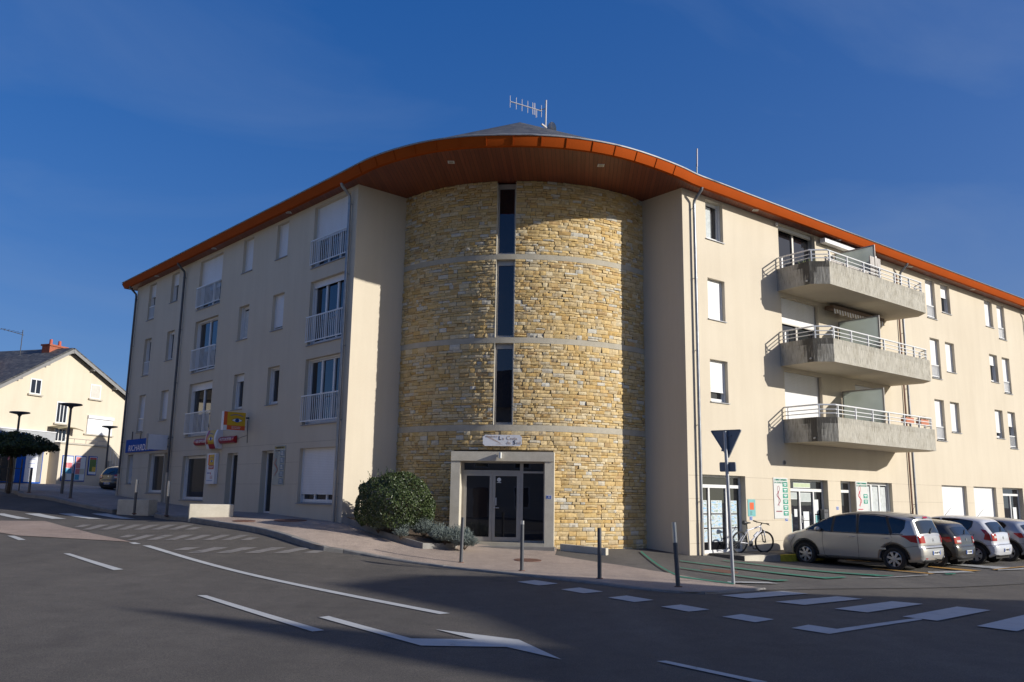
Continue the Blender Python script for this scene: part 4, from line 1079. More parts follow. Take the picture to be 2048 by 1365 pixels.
_h2 = _h1 + DL * 10.4
house('grey terraced house at the far end of the side street', _h2.xy, _aL, 11, 9, 6.6, .75, HOUSEW[1], 4, 2)
# corner house whose roof line casts the shadow over the junction
t = thing('town_house', 'tall stepped gable corner house to the right of the camera', 'house', (28.19, -10.26, 0), R(70), 'houses across the streets')
PROF = [(8.7, -.6), (8.7, 10.85), (9.05, 11.9), (9.6, 12.5), (10.3, 13.3), (11.15, 14.35), (10.95, 13.2), (10.5, 11.75), (11.1, 12.1), (13.0, 12.7), (14.2, 13.4), (15.2, 14.0), (18.0, 13.85), (19.15, 13.05), (19.0, 12.2), (18.5, 11.5), (19.1, 10.75), (20.5, 9.5), (20.9, 9.1), (20.9, -.6)]
M = MB(); f = [M.v((x, 0, z)) for x, z in PROF]; k = [M.v((x, -8, z)) for x, z in PROF]; n = len(PROF)
M.face(f, HOUSEW[1]); M.face(k[::-1], HOUSEW[1])
for j in range(n): M.face((f[j], k[j], k[(j + 1) % n], f[(j + 1) % n]), HOUSEW[1] if PROF[j][1] < 9.2 else SLATE)
M.build('wall', t, local=True)
for r in range(3):
    for c in range(4):
        x = 10.4 + c * 2.7; z = .9 + r * 2.9
        M = MB(); M.box(x - .6, x + .6, -.05, .04, z, z + 1.5, PVC); wn = M.build('window', t, local=True)
        M = MB(); M.box(x - .5, x + .5, -.0, .05, z + .08, z + 1.42, GLASS); M.build('pane', wn, local=True)

# ================================================================== signs and things fixed to the building
class Pad:
    """flat drawing pad: origin, right and up vectors; lift goes out of the surface"""
    def __init__(s, o, r, u): s.o, s.r, s.u = Vector(o), Vector(r).normalized(), Vector(u).normalized(); s.n = s.r.cross(s.u)
    def p(s, x, y, h=0): return s.o + s.r * x + s.u * y + s.n * h
    def rect(s, M, x0, x1, y0, y1, m, h0=0.0, h1=0.003):
        i = [M.v(s.p(x, y, h)) for h in (h0, h1) for x, y in ((x0, y0), (x1, y0), (x1, y1), (x0, y1))]
        for f in ((4, 5, 6, 7), (0, 1, 5, 4), (1, 2, 6, 5), (2, 3, 7, 6), (3, 0, 4, 7), (3, 2, 1, 0)): M.face([i[k] for k in f], m)
    def poly(s, M, pts, m, h0=0.0, h1=0.003):
        n = len(pts); a = [M.v(s.p(x, y, h0)) for x, y in pts]; b = [M.v(s.p(x, y, h1)) for x, y in pts]
        M.face(b, m); M.face(a[::-1], m)
        for k in range(n): M.face((a[k], a[(k + 1) % n], b[(k + 1) % n], b[k]), m)
    def stroke(s, M, pts, w, m, h=0.004):
        for k in range(len(pts) - 1):
            a, b = Vector(pts[k]), Vector(pts[k + 1]); t = (b - a).normalized(); wa = w[k] if isinstance(w, list) else w; wb = w[k + 1] if isinstance(w, list) else w
            nn = Vector((-t.y, t.x)); M.poly([s.p(*(q), h) for q in (a - nn * wa / 2 - t * wa * .1, b - nn * wb / 2 + t * wb * .1, b + nn * wb / 2 + t * wb * .1, a + nn * wa / 2 - t * wa * .1)], m)
    def text(s, body, size, m, x, y, parent, h=0.003, **k): return text(body, size, m, s.p(x, y, h), s.r, s.u, parent, **k)
ELL = [(math.cos(2 * math.pi * k / 20), math.sin(2 * math.pi * k / 20)) for k in range(20)]
def eye(pad, M, cx, cy, s, h):
    lens = [(cx - .5 * s, cy)] + [(cx - .5 * s + s * k / 8, cy + .17 * s * math.sin(math.pi * k / 8)) for k in range(1, 8)] + [(cx + .5 * s, cy)] + [(cx + .5 * s - s * k / 8, cy - .15 * s * math.sin(math.pi * k / 8)) for k in range(1, 8)]
    pad.poly(M, lens, SIGNW, h - .002, h)
    pad.poly(M, [(cx + x * .19 * s, cy + y * .165 * s) for x, y in ELL], SIGNB, h, h + .002); pad.poly(M, [(cx + x * .08 * s, cy + y * .08 * s) for x, y in ELL], INKD, h + .002, h + .003)
    pad.stroke(M, lens[:9], .03 * s, INKD, h + .001); pad.stroke(M, lens[8:] + lens[:1], .02 * s, INKD, h + .001)
    pad.stroke(M, [(cx - .62 * s + 1.15 * s * k / 8, cy + .32 * s + .17 * s * math.sin(math.pi * (.12 + .8 * k / 8))) for k in range(9)], .05 * s, SIGNB, h + .001)
def caduceus(pad, M, cx, y0, y1, m, h, ink=None):
    H = y1 - y0; pad.stroke(M, [(cx + .085 * H * math.cos(a), y1 - .13 * H + .13 * H * math.sin(a)) for a in [2 * math.pi * k / 16 for k in range(17)]], .022 * H, ink or m, h)
    pad.stroke(M, [(cx, y1 - .27 * H), (cx, y0 + .02 * H)], .028 * H, ink or m, h)
    pts = [(cx + .145 * H * math.sin(t * 2 * math.pi * 1.15 + 3.5) * (1 - .25 * t), y1 - .34 * H - t * .62 * H) for t in [k / 22 for k in range(23)]]
    pad.stroke(M, pts, [.05 * H * (1 - .6 * abs(k / 22 - .3)) for k in range(23)], m, h + .001)
    pad.poly(M, [(pts[0][0] - .03 * H, pts[0][1]), (pts[0][0] + .03 * H, pts[0][1]), (pts[0][0] + .01 * H, pts[0][1] + .1 * H), (pts[0][0] - .03 * H, pts[0][1] + .07 * H)], m, h, h + .001)
uL, uR, UP = -DL, DR, Vector((0, 0, 1))
def onL(t, w, z): return CL + DL * t - NL * w + UP * z
def onR(t, w, z): return CR + DR * t + NR * w + UP * z

# blue agency fascia sign
t = thing('shop_sign', 'long blue estate agency sign with white RICHARDSON lettering over the corner door', 'sign', onL(19.55, .01, 3.41))
pad = Pad(onL(19.52, .04, 3.40), uL, UP); M = MB(); pad.rect(M, 0, 5.0, 0, .60, SIGNB, -.03, .03); M.build('panel', t)
pad.text('agence', .27, SIGNW, 3.5, .46, t, .031, align='RIGHT', sx=1.0)
pad.text('RICHARDSON', .40, SIGNW, .36, .18, t, .031, align='LEFT', sx=1.28, shear=.18)
M = MB(); pad.rect(M, .6, .64, .60, .98, DGREY, -.03, .0); pad.rect(M, 1.7, 1.74, .60, .98, DGREY, -.03, .0); M.build('bracket', t)
# blank projecting box sign
t = thing('box_sign', 'blank white square box sign projecting beside the blue sign', 'sign', onL(14.3, .0, 3.4))
M = MB(LF); M.box(-14.40, -14.24, -.92, -.10, 3.38, 4.02, SIGNW); M.box(-14.405, -14.235, -.94, -.92, 3.36, 4.04, LEAD); M.build('box', t)
M = MB(LF); M.box(-14.34, -14.30, -.10, 0, 3.5, 3.54, DGREY); M.box(-14.34, -14.30, -.10, 0, 3.86, 3.9, DGREY); M.build('bracket', t)
# red optician sign with the curved eye panel
t = thing('shop_sign', 'red rounded optician sign with white capitals and a curved yellow eye panel', 'sign', onL(11.3, 0, 3.46))
M = MB()
for a, b in ((11.27, 9.75), (8.98, 7.60)):
    n = 10; rings = []
    for tt in (a, b):
        rings.append([M.v(onL(tt, .02 + .15 * math.sin(math.pi * k / n), 3.595 - .135 * math.cos(math.pi * k / n))) for k in range(n + 1)])
    for k in range(n): M.face((rings[0][k], rings[1][k], rings[1][k + 1], rings[0][k + 1]), SIGNR)
    M.face(rings[0][::-1], SIGNR); M.face(rings[1], SIGNR)
M.build('panel', t, smooth=50)
for a, b, body in ((11.2, 9.8, 'LES OPTICIENS'), (8.9, 7.65, 'MUTUALISTES')):
    text(body, .155, SIGNW, onL((a + b) / 2, .172, 3.60), uL, UP, t, sx=1.0 if body[0] == 'L' else 1.05)
M = MB(); n = 8; rows = []
for k in range(n + 1):
    z = 3.28 + .72 * k / n; w = .19 + .10 * math.sin(math.pi * k / n)
    rows.append((z, w))
def strip(t0, t1, k0, k1, m, dw=0):
    for k in range(k0, k1): M.poly((onL(t0, rows[k][1] + dw, rows[k][0]), onL(t1, rows[k][1] + dw, rows[k][0]), onL(t1, rows[k + 1][1] + dw, rows[k + 1][0]), onL(t0, rows[k + 1][1] + dw, rows[k + 1][0])), m)
strip(9.85, 8.90, 0, 8, SIGNW); strip(9.80, 9.60, 2, 8, SIGNR, .003); strip(9.60, 9.05, 2, 8, SIGNY, .003); strip(9.60, 9.05, 0, 2, SIGNR, .003)
for tt in (9.85, 8.90):
    M.poly([onL(tt, w, z) for z, w in rows] + [onL(tt, .0, 4.0), onL(tt, .0, 3.28)], SIGNW)
pad = Pad(onL(9.60, .292, 3.46), uL, UP); eye(pad, M, .28, .20, .42, .004)
M.build('eye_panel', t)
# projecting square eye sign
t = thing('box_sign', 'square yellow and red optician box sign with an eye projecting from the wall', 'sign', onL(6.7, 0, 3.85))
M = MB(LF); M.box(-6.86, -6.68, -1.0, -.16, 3.84, 4.52, SIGNW); M.build('box', t); M = MB()
pad = Pad(LF @ Vector((-6.68, -.99, 3.85)), NL, UP)
pad.rect(M, .0, .13, .17, .66, SIGNO, .0, .004); pad.rect(M, .13, .82, .17, .66, SIGNY, 0, .004); pad.rect(M, .13, .82, .01, .17, SIGNO, 0, .004); eye(pad, M, .50, .36, .42, .008)
M.build('sign_face', t)
pad.text('LES OPTICIENS\nMUTUALISTES', .052, SIGNW, .47, .09, t, .005)
M = MB(LF); M.box(-6.80, -6.74, -.16, 0, 4.3, 4.36, DGREY); M.path([(-6.77, -.04, 4.25), (-6.77, -.03, 3.9), (-6.75, -.01, 3.42)], .012, DGREY, 6); M.path([(-6.77, -.02, 3.7), (-7.2, -.02, 3.66), (-7.6, -.02, 3.6)], .008, DGREY, 6); M.build('bracket', t)
# vertical wall box with the eye
t = thing('wall_sign', 'tall white optician panel with yellow eye square, hung between shop window and door', 'sign', onL(9.86, 0, 1.94))
M = MB(LF); M.box(-9.86, -9.10, -.14, -.01, 1.94, 3.11, SIGNW); M.build('box', t); M = MB(); pad = Pad(onL(9.86, .14, 1.94), uL, UP)
pad.rect(M, .13, .25, .72, 1.12, SIGNO, 0, .004); pad.rect(M, .25, .66, .72, 1.12, SIGNY, 0, .004); pad.rect(M, .2, .66, .56, .72, SIGNR, 0, .004); eye(pad, M, .46, .87, .28, .008)
pad.rect(M, .09, .34, .40, .43, SIGNB, 0, .004); pad.rect(M, .38, .43, .36, .44, SIGNR, 0, .004)
for k in range(3): pad.rect(M, .38, .60, .20 + .045 * k, .215 + .045 * k, SIGNR, 0, .004)
pad.rect(M, .08, .62, .115, .13, SIGNB, 0, .004); M.build('sign_face', t)
pad.text('LES OPTICIENS\nMUTUALISTES', .05, SIGNW, .43, .64, t, .005)
# clear plaque by the second door
CLEAR = plain('clear_acrylic', (0.30, 0.28, 0.24), 0.2, var=0.05)
t = thing('nurse_plaque', 'clear acrylic plaque with red serpent and five slate blue plates', 'plaque', onL(4.59, 0, 1.91))
pad = Pad(onL(4.56, .02, 1.90), uL, UP); M = MB(); pad.rect(M, 0, .80, 0, 1.34, CLEAR, -.008, .0)
pad.rect(M, .03, .74, 1.235, 1.315, plain('ochre_band', (0.33, 0.25, 0.06), 0.5), 0, .003)
SLATEB = plain('slate_blue_plate', (0.12, 0.17, 0.22), 0.4)
for k in range(5):
    y = .04 + .235 * k; pad.rect(M, .44, .74, y, y + .19, SLATEB, 0, .006)
    for q in range(3): pad.rect(M, .50, .68 - .02 * q, y + .05 + .045 * q, y + .065 + .045 * q, SIGNW, .006, .008)
caduceus(pad, M, .20, .28, 1.13, plain('serpent_red', (0.42, 0.06, 0.03), 0.5), .004, SLATEB)
M.build('panel', t); pad.text('INFIRMIERES', .085, INKD, .39, 1.275, t, .0035, sx=1.15); pad.text("soins à domicile", .06, INKD, .24, 1.17, t, .0035)
# cabinet signs on the right wing
def cabinet(label, x, z0, z1, plates, cz0, cz1, inkc):
    t = thing('cabinet_sign', label, 'sign', onR(x, 0, z0), 0, 'nurses signs on the right wing')
    pad = Pad(onR(x, .02, z0), uR, UP); M = MB(); H = z1 - z0; pad.rect(M, 0, .82, 0, H, plain('sign_grey', (0.60, 0.60, 0.58), 0.4, var=.03), -.012, 0)
    for y in plates: 
        pad.rect(M, .52, .80, y, y + .15, SIGNG, 0, .005); pad.rect(M, .57, .75, y + .085, y + .115, SIGNW, .005, .007); pad.rect(M, .60, .72, y + .04, y + .062, SIGNW, .005, .007)
    caduceus(pad, M, .27, cz0, cz1, inkc, .004)
    for k in range(10): pad.rect(M, .10 + .035 * k, .125 + .035 * k, .22 if H > 1.2 else .05, .26 if H > 1.2 else .085, inkc, 0, .003)
    M.build('panel', t)
    pad.text('CABINET INFIRMIER', .082, SIGNG, .41, H - .075, t, .0035, sx=.98, bold=.001); pad.text('LA CROIX DU SUD', .082, SIGNG, .41, H - .165, t, .0035, sx=1.08)
    return t
cabinet('larger nurses sign with six green plates, beside the bicycle', 4.37, 1.05, 2.41, [.10 + .192 * k for k in range(6)], .40, 1.08, plain('serpent_maroon', (0.28, 0.03, 0.06), 0.5))
cabinet('smaller nurses sign with two green plates and bright red serpent', 9.58, 1.30, 2.40, [.28, .48], .16, .92, plain('serpent_bright', (0.60, 0.01, 0.04), 0.5))
t = thing('wall_plaque', 'small teal wall plaque with an orange square, above the bicycle', 'plaque', onR(2.93, 0, 1.14))
pad = Pad(onR(2.93, .012, 1.13), uR, UP); M = MB(); pad.rect(M, 0, .40, 0, .54, SIGNT, -.01, 0); pad.rect(M, .09, .31, .21, .44, SIGNO, 0, .004)
for k in range(4): pad.rect(M, .10, .22 - .02 * (k % 2), .05 + .035 * k, .06 + .035 * k, INKD, 0, .003)
M.build('panel', t)
for x, z, s, lab in ((3.0, 1.0, '32', 'blue house number 32 below the teal plaque'), (4.98, .96, '34', 'blue house number 34 below the larger nurses sign'), (8.2, 1.34, '36', 'blue house number 36 beside the narrow door')):
    t = thing('house_number', lab, 'number plate', onR(x, 0, z), 0, 'enamel house numbers'); pad = Pad(onR(x, .006, z), uR, UP); M = MB(); pad.rect(M, 0, .16, 0, .13, SIGNW, -.006, 0); pad.rect(M, .012, .148, .012, .118, SIGNB, 0, .002); M.build('plate', t)
    pad.text(s, .10, SIGNW, .08, .064, t, .0025)
# residence sign and number over the entrance
px = Vector((math.cos(AX), math.sin(AX), 0)); pn = Vector((math.sin(AX), -math.cos(AX), 0))
def onP(u, w, z): return Vector(tp(AX, PF_R, z)) + px * u + pn * w
t = thing('residence_sign', 'white plaque with notched corners reading La Croix du Sud over the entrance', 'sign', onP(-.6, 0, 3.14))
pad = Pad(onP(-.60, .02, 3.135), px, UP); M = MB(); c = .05; W_, H_ = 1.18, .335
pad.poly(M, [(c, 0), (W_ - c, 0), (W_ - c, c * .6), (W_, c), (W_, H_ - c), (W_ - c, H_ - c * .6), (W_ - c, H_), (c, H_), (c, H_ - c * .6), (0, H_ - c), (0, c), (c, c * .6)], SIGNW, -.02, .0)
INKBR = plain('ink_brown_wash', (0.50, 0.42, 0.38), 0.7, var=.2, vscale=20)
pad.poly(M, [(.08, .30), (.16, .31), (.32, .22), (.56, .085), (.50, .085), (.30, .17), (.14, .25)], INKBR, 0, .0015); pad.poly(M, [(.38, .055), (.50, .075), (.60, .05), (.52, .045)], INKBR, 0, .0015)
M.build('panel', t)
pad.text('Résidence', .075, INKBR, .08, .285, t, .002, align='LEFT', shear=.25, sx=1.2)
pad.text('L', .17, INKD, .48, .235, t, .002, align='LEFT', bold=.002); pad.text('a', .13, INKT, .60, .225, t, .002, align='LEFT'); pad.text('C', .17, INKT, .72, .235, t, .002, align='LEFT'); pad.text('roix', .13, INKT, .84, .225, t, .002, align='LEFT')
pad.text('du', .13, INKT, .72, .095, t, .002, align='LEFT'); pad.text('S', .17, INKD, .92, .10, t, .002, align='LEFT', bold=.002); pad.text('ud', .13, INKT, 1.03, .095, t, .002, align='LEFT')
t = thing('house_number', 'blue house number 30 on the right pillar of the entrance', 'number plate', onP(1.33, 0, 1.58), 0, 'enamel house numbers'); pad = Pad(onP(1.33, .004, 1.585), px, UP); M = MB(); pad.rect(M, 0, .16, 0, .11, SIGNW, -.004, 0); pad.rect(M, .01, .15, .01, .10, SIGNB, 0, .002); M.build('plate', t); pad.text('30', .09, SIGNW, .08, .055, t, .0025)
t = thing('wall_lamp', 'small steel cylinder wall lamp on the entrance lintel', 'lamp', onP(-.06, .03, 2.8)); M = MB(); M.tube(onP(-.06, .12, 2.76), onP(-.06, .12, 2.935), .065, STEEL, 20); M.build('lamp_shade', t, smooth=50); M = MB(); M.tube(onP(-.06, .03, 2.87), onP(-.06, .06, 2.87), .03, STEEL, 10); M.build('bracket', t)
t = thing('mailbox', 'dark grey mailbox in the reveal of the nurses door', 'mailbox', onR(7.4, -.15, 1.0)); M = MB(RF); M.box(7.44, 7.70, .02, .17, 1.02, 1.36, DGREY); M.build('box', t); M = MB(RF); M.box(7.47, 7.67, .012, .02, 1.24, 1.27, BLACK); M.build('slot', t)
# wall vent, part of the building
M = MB(RF); M.tube((5.08, -.015, 2.93), (5.08, .01, 2.93), .085, LEAD, 18); M.tube((5.08, -.017, 2.93), (5.08, -.01, 2.93), .06, INKD, 18); M.build('wall_vent', bld)
M = MB(RF); M.tube((5.15, -.05, 11.52), (5.15, -.05, 11.4), .05, PVC, 10); M.build('eaves_spot', bld)

# posters taped inside the agency door and window: flat prints
def m_print(seed):
    m, nt, b = _new('photo_print')
    g = nt.nodes.new('ShaderNodeNewGeometry'); n = _noise(nt, 6, 6, .7, vec=g.outputs['Position'], sc=(1, 1, 2.5)); n.noise_dimensions = '4D'; n.inputs['W'].default_value = seed
    r = _ramp(nt, n.outputs[0], [(0.30, (.05, .12, .05)), (0.42, (.28, .36, .30)), (0.5, (.62, .66, .68)), (0.58, (.20, .42, .62)), (0.72, (.62, .75, .82))])
    nt.links.new(r.outputs[0], b.inputs['Base Color']); b.inputs['Roughness'].default_value = .4; return m
PR = [mat('print%d' % k, lambda k=k: m_print(k * 3.7)) for k in range(3)]
def posters(parent, frame, items, v):
    for x0, x1, z0, z1, m in items:
        M = MB(frame); M.box(x0, x1, v, v + .002, z0, z1, PAPER); M.box(x0 + .012, x1 - .012, v - .001, v, z0 + .02, z1 - .012, m) if m is not PAPER else None
        M.build('poster', parent)
it = []
for x0, x1 in ((.66, 1.14), (1.36, 1.90), (2.20, 2.66)):
    for k in range(3): it.append((x0, x1, 1.62 - .44 * k - .40, 1.62 - .44 * k, PR[(k + int(x0 * 7)) % 3]))
posters(d1, RF, it, .232)
posters(d2, RF, [(5.45, 5.75, .45, 1.20, SIGNT), (5.90, 6.08, 1.10, 1.36, PAPER), (6.45, 6.80, .98, 1.28, PAPER), (6.46, 6.80, .68, .96, PAPER), (6.50, 6.78, .32, .64, PAPER), (7.18, 7.42, 1.2, 1.7, PAPER), (7.20, 7.44, .86, 1.16, SIGNT), (7.18, 7.45, .45, .82, PAPER), (5.9, 6.95, 2.10, 2.27, plain('pale_green_blind', (0.45, 0.52, 0.34), .7)), (6.32, 6.95, 1.62, 1.93, plain('pale_grey_blind', (0.42, 0.46, 0.45), .7)), (5.45, 6.1, 1.7, 1.93, MATS['pale_grey_blind'])], .232)
posters(d4, RF, [(23.0, 23.7, .95, 1.0, SIGNB), (24.2, 24.6, .8, 1.5, PAPER)], .232)

# ---------------- things on the balconies
t = thing('awning', 'white closed awning cassette under the eaves on the top balcony', 'awning', onR(8.1, 0, 11.3), 0, 'folded balcony awnings'); M = MB(RF); M.box(7.95, 11.75, -.28, -.06, 11.33, 11.50, SIGNW); M.build('cassette', t)
STRIPE = plain('awning_cloth', (0.40, 0.30, 0.20), 0.9, var=.3, vscale=8)
t = thing('awning', 'folded brown striped awning below the top balcony', 'awning', onR(8.1, 0, 8.6), 0, 'folded balcony awnings'); M = MB(RF); M.box(8.0, 11.7, -.45, -.08, 8.72, 8.86, plain('awning_brown', (0.14, 0.09, 0.06), .7)); M.build('cassette', t)
M = MB(RF); n = 40
for k in range(n):
    a, b = 8.02 + 3.66 * k / n, 8.02 + 3.66 * (k + 1) / n; M.poly(((a, -.44, 8.73), (b, -.44, 8.73), (b, -.46, 8.54 + .03 * math.sin(k)), (a, -.46, 8.54 + .03 * math.sin(k - 1))), STRIPE if k % 2 else SIGNW)
M.build('valance', t)
def m_cane():
    m, nt, b = _new('cane'); g = nt.nodes.new('ShaderNodeNewGeometry'); n = _noise(nt, 1, 4, .6, vec=g.outputs['Position'], sc=(45, 45, 2)); r = _ramp(nt, n.outputs[0], [(.35, (.13, .10, .085)), (.6, (.50, .46, .42))]); nt.links.new(r.outputs[0], b.inputs['Base Color']); return m
CANE = mat('cane', m_cane)
t = thing('cane_screen', 'bleached cane screen tied to the divider on the top balcony', 'screen', onR(8.9, 1.5, 9.2)); M = MB(RF); M.box(8.62, 9.38, -1.64, -1.61, 9.25, 10.62, CANE); M.build('mat', t)
t = thing('cane_screen', 'low brown cane matting along the rail of the top balcony', 'screen', onR(5.5, 1.6, 9.2)); M = MB(RF); M.box(5.6, 8.5, -1.62, -1.60, 9.2, 10.02, CANE); M.build('mat', t)
def chair(label, u, w, z, rot):
    t = thing('garden_chair', label, 'chair', onR(u, w, z), rot, 'dark metal chairs on the top balcony')
    M = MB(); M.box(-.24, .24, -.24, .24, .42, .46, DGREY); M.build('seat', t, local=True)
    M = MB()
    for x in (-.24, .24): M.box(x - .015, x + .015, .22, .25, .46, 1.22, DGREY)
    M.box(-.24, .24, .22, .25, 1.19, 1.22, DGREY); M.tube((-.24, .235, .55), (.24, .235, 1.2), .012, DGREY); M.tube((.24, .235, .55), (-.24, .235, 1.2), .012, DGREY); M.build('backrest', t, local=True)
    for x in (-.22, .22):
        for y in (-.22, .22): M = MB(); M.box(x - .015, x + .015, y - .015, y + .015, 0, .42, DGREY); M.build('leg', t, local=True)
chair('dark metal garden chair nearer the divider on the top balcony', 8.35, 1.15, 9.16, R(51)); chair('dark metal garden chair farther left on the top balcony', 7.1, 1.15, 9.16, R(40))
def flowerbox(label, u):
    t = thing('flower_box', label, 'planter', onR(u, 1.72, 4.56), 0, 'terracotta boxes on the lowest balcony rail'); M = MB(RF); M.box(u - .3, u + .3, -1.70, -1.5, 4.56, 4.76, plain('terracotta', (0.48, 0.17, 0.09), .8, var=.12)); M.build('box', t)
    M = MB(RF); rg = random.Random(int(u * 10))
    for k in range(60):
        x = u + rg.uniform(-.28, .28); y = -1.6 + rg.uniform(-.06, .06); a = rg.uniform(-.15, .15); h = rg.uniform(.06, .2); M.poly(((x - .012, y, 4.76), (x + .012, y, 4.76), (x + a, y + rg.uniform(-.08, .08), 4.76 + h)), MATS['dry_stems'])
    M.build('dry_plants', t)
plain('dry_stems', (0.10, 0.09, 0.05), .9, var=.3)
flowerbox('terracotta flower box nearer the divider on the lowest balcony', 10.7); flowerbox('terracotta flower box nearer the end of the lowest balcony', 11.85)
t = thing('balcony_plant', 'yellow green grassy plant behind the top balcony rail', 'plant', onR(5.5, .9, 9.16)); M = MB(RF); rg = random.Random(4); YG = plain('yellow_green_leaf', (0.16, 0.20, 0.03), .6, var=.3)
for k in range(260):
    x = 5.5 + rg.uniform(-.1, .75); y = -.95 + rg.uniform(-.3, .25); z = 9.6 + rg.uniform(0, .15); M.poly(((x - .01, y, z), (x + .012, y, z), (x + rg.uniform(-.15, .15), y + rg.uniform(-.15, .15), z + rg.uniform(.15, .4))), YG)
M.build('leaves', t); M = MB(RF); M.box(5.45, 6.2, -1.15, -.8, 9.17, 9.62, MATS['terracotta']); M.build('pot', t)

# ---------------- roof aerials
AER = plain('dull_aluminium', (0.50, 0.47, 0.47), 0.7, 0.0, var=.05)
def roofz(x, y):
    d = math.hypot(x - TC.x, y - TC.y); return 16.12 - (16.12 - ZE) * min(1, d / 8.3)
t = thing('roof_aerial', 'silver yagi aerial on a mast at the top of the conical roof', 'aerial', (1.16, 30.5, 15.55))
M = MB(); M.tube((1.16, 30.5, 15.2), (1.18, 30.5, 16.80), .032, AER, 8); M.build('mast', t)
M = MB(); a, b = Vector((-.215, 30.1, 16.53)), Vector((1.02, 30.35, 16.27)); M.tube(a, b, .022, AER, 6)
for k, f in enumerate((0, .19, .37, .55, .70, .745, .775, .98)):
    p = a.lerp(b, f); M.tube(p + Vector((0, 0, .24)), p - Vector((0, 0, .25)), .011, AER, 5)
p = a.lerp(b, .81); M.tube(p, p - Vector((0, 0, .34)), .010, AER, 5); M.tube(p + Vector((.03, 0, 0)), p + Vector((.03, 0, -.33)), .010, AER, 5); M.tube(a.lerp(b, .88), (1.17, 30.5, 16.45), .018, BLACK, 6)
M.build('yagi', t)
t = thing('satellite_dish', 'grey satellite dish behind the mast on the conical roof', 'dish', (1.35, 30.6, 15.5))
M = MB(); ax = Vector((.75, -.5, .35)).normalized(); M.lathe([(.001, -.05), (.15, -.035), (.27, -.005), (.31, .02), (.30, .02), (.15, -.028), (.001, -.045)], ALU, (1.38, 30.6, 15.62), Vector((.8, .55, .2)), 22); M.build('dish', t, smooth=60)
M = MB(); M.tube((1.36, 30.6, 15.6), (1.2, 30.52, 15.45), .03, AER, 6); M.tube((1.0, 30.3, 15.72), (1.2, 30.5, 15.66), .04, AER, 8); M.build('arm', t)
t = thing('whip_aerial', 'thin upright whip aerial on the roof edge of the right wing', 'aerial', (7.75, 34, 14.2)); M = MB(); M.tube((7.75, 34, 14.0), (7.77, 34, 15.72), .03, DGREY, 6); M.build('mast', t); M = MB(); M.tube((7.78, 34, 15.6), (7.80, 34, 16.42), .035, plain('pale_plastic', (0.45, .40, .42), .5), 8); M.build('whip', t)

# ================================================================== street furniture
def bollard(label, x, y, h=1.1, tip=None, zf=GP, r=.043, lean=(0, 0), group='steel bollards along the pavement edge'):
    t = thing('bollard', label, 'bollard', (x, y, zf(x, y)), 0, group)
    M = MB(); lx, ly = lean; a = Vector((0, 0, -.05)); b = Vector((lx, ly, h))
    M.tube(a, b, r, DGREY, 14); M.build('post', t, local=True, smooth=50)
    M = MB(); c = a.lerp(b, .985)
    if tip: M.tube(a.lerp(b, 1 - tip), b + (b - a).normalized() * .012, r * 1.03, STEEL, 14)
    else: M.tube(c, b + (b - a).normalized() * .012, r * .98, DGREY, 14); 
    M.build('cap', t, local=True, smooth=50)
    M = MB(); M.tube((0, 0, -.02), (0, 0, .012), r * 1.7, RUST, 14); M.build('collar', t, local=True, smooth=50)
    return t
bollard('dark grey bollard just right of the lavender bed', -1.19, 21.69, 1.09, lean=(.02, .06))
bollard('dark grey bollard with a scuffed pale top in front of the glass entrance', .30, 19.58, 1.09, tip=.06)
bollard('dark grey bollard in front of the stone wall right of the entrance', 1.88, 17.95, 1.01)
bollard('bollard with a long polished steel top, nearest the give way sign', 3.24, 16.62, 1.19, tip=.30, lean=(-.06, .02))
bollard('slim bollard with steel top beside the sunlit concrete block', -11.41, 28.66, 1.13, tip=.42, r=.045)
bollard('slim bollard with steel top in front of the shaded concrete block', -13.05, 29.95, 1.16, tip=.36, r=.045, zf=GP2)

# concrete blocks used as low walls
def block(label, p, q, depth, h, zf):
    p, q = Vector((*p, 0)), Vector((*q, 0)); d = (q - p).normalized(); n = Vector((-d.y, d.x, 0)); L_ = (q - p).length; z = min(zf(*p.xy), zf(*q.xy)) - .15; zt = max(zf(*p.xy), zf(*q.xy)) + h
    t = bpy.data.meshes.new('concrete_block'); bm = bmesh.new(); c = (p + q) / 2 + n * depth / 2
    bmesh.ops.create_cube(bm, size=1.0, matrix=Matrix.Translation((c.x, c.y, (z + zt) / 2)) @ Matrix.Rotation(math.atan2(d.y, d.x), 4, 'Z') @ Matrix.Diagonal((L_, depth, zt - z, 1)))
    bmesh.ops.bevel(bm, geom=bm.edges[:], offset=.018, segments=2, affect='EDGES', profile=.5); bm.to_mesh(t); bm.free(); t.materials.append(CONC2)
    o = bpy.data.objects.new('concrete_block', t); COL.objects.link(o); tag(o, label, 'concrete block', 'long concrete blocks on the pavement'); return o
block('long pale concrete block standing in the sun on the pavement', (-10.0, 26.87), (-8.78, 27.38), .7, .39, GP)
block('grey concrete block in the shade at the corner of the side street', (-14.03, 30.75), (-12.85, 30.62), .6, .40, GP2)

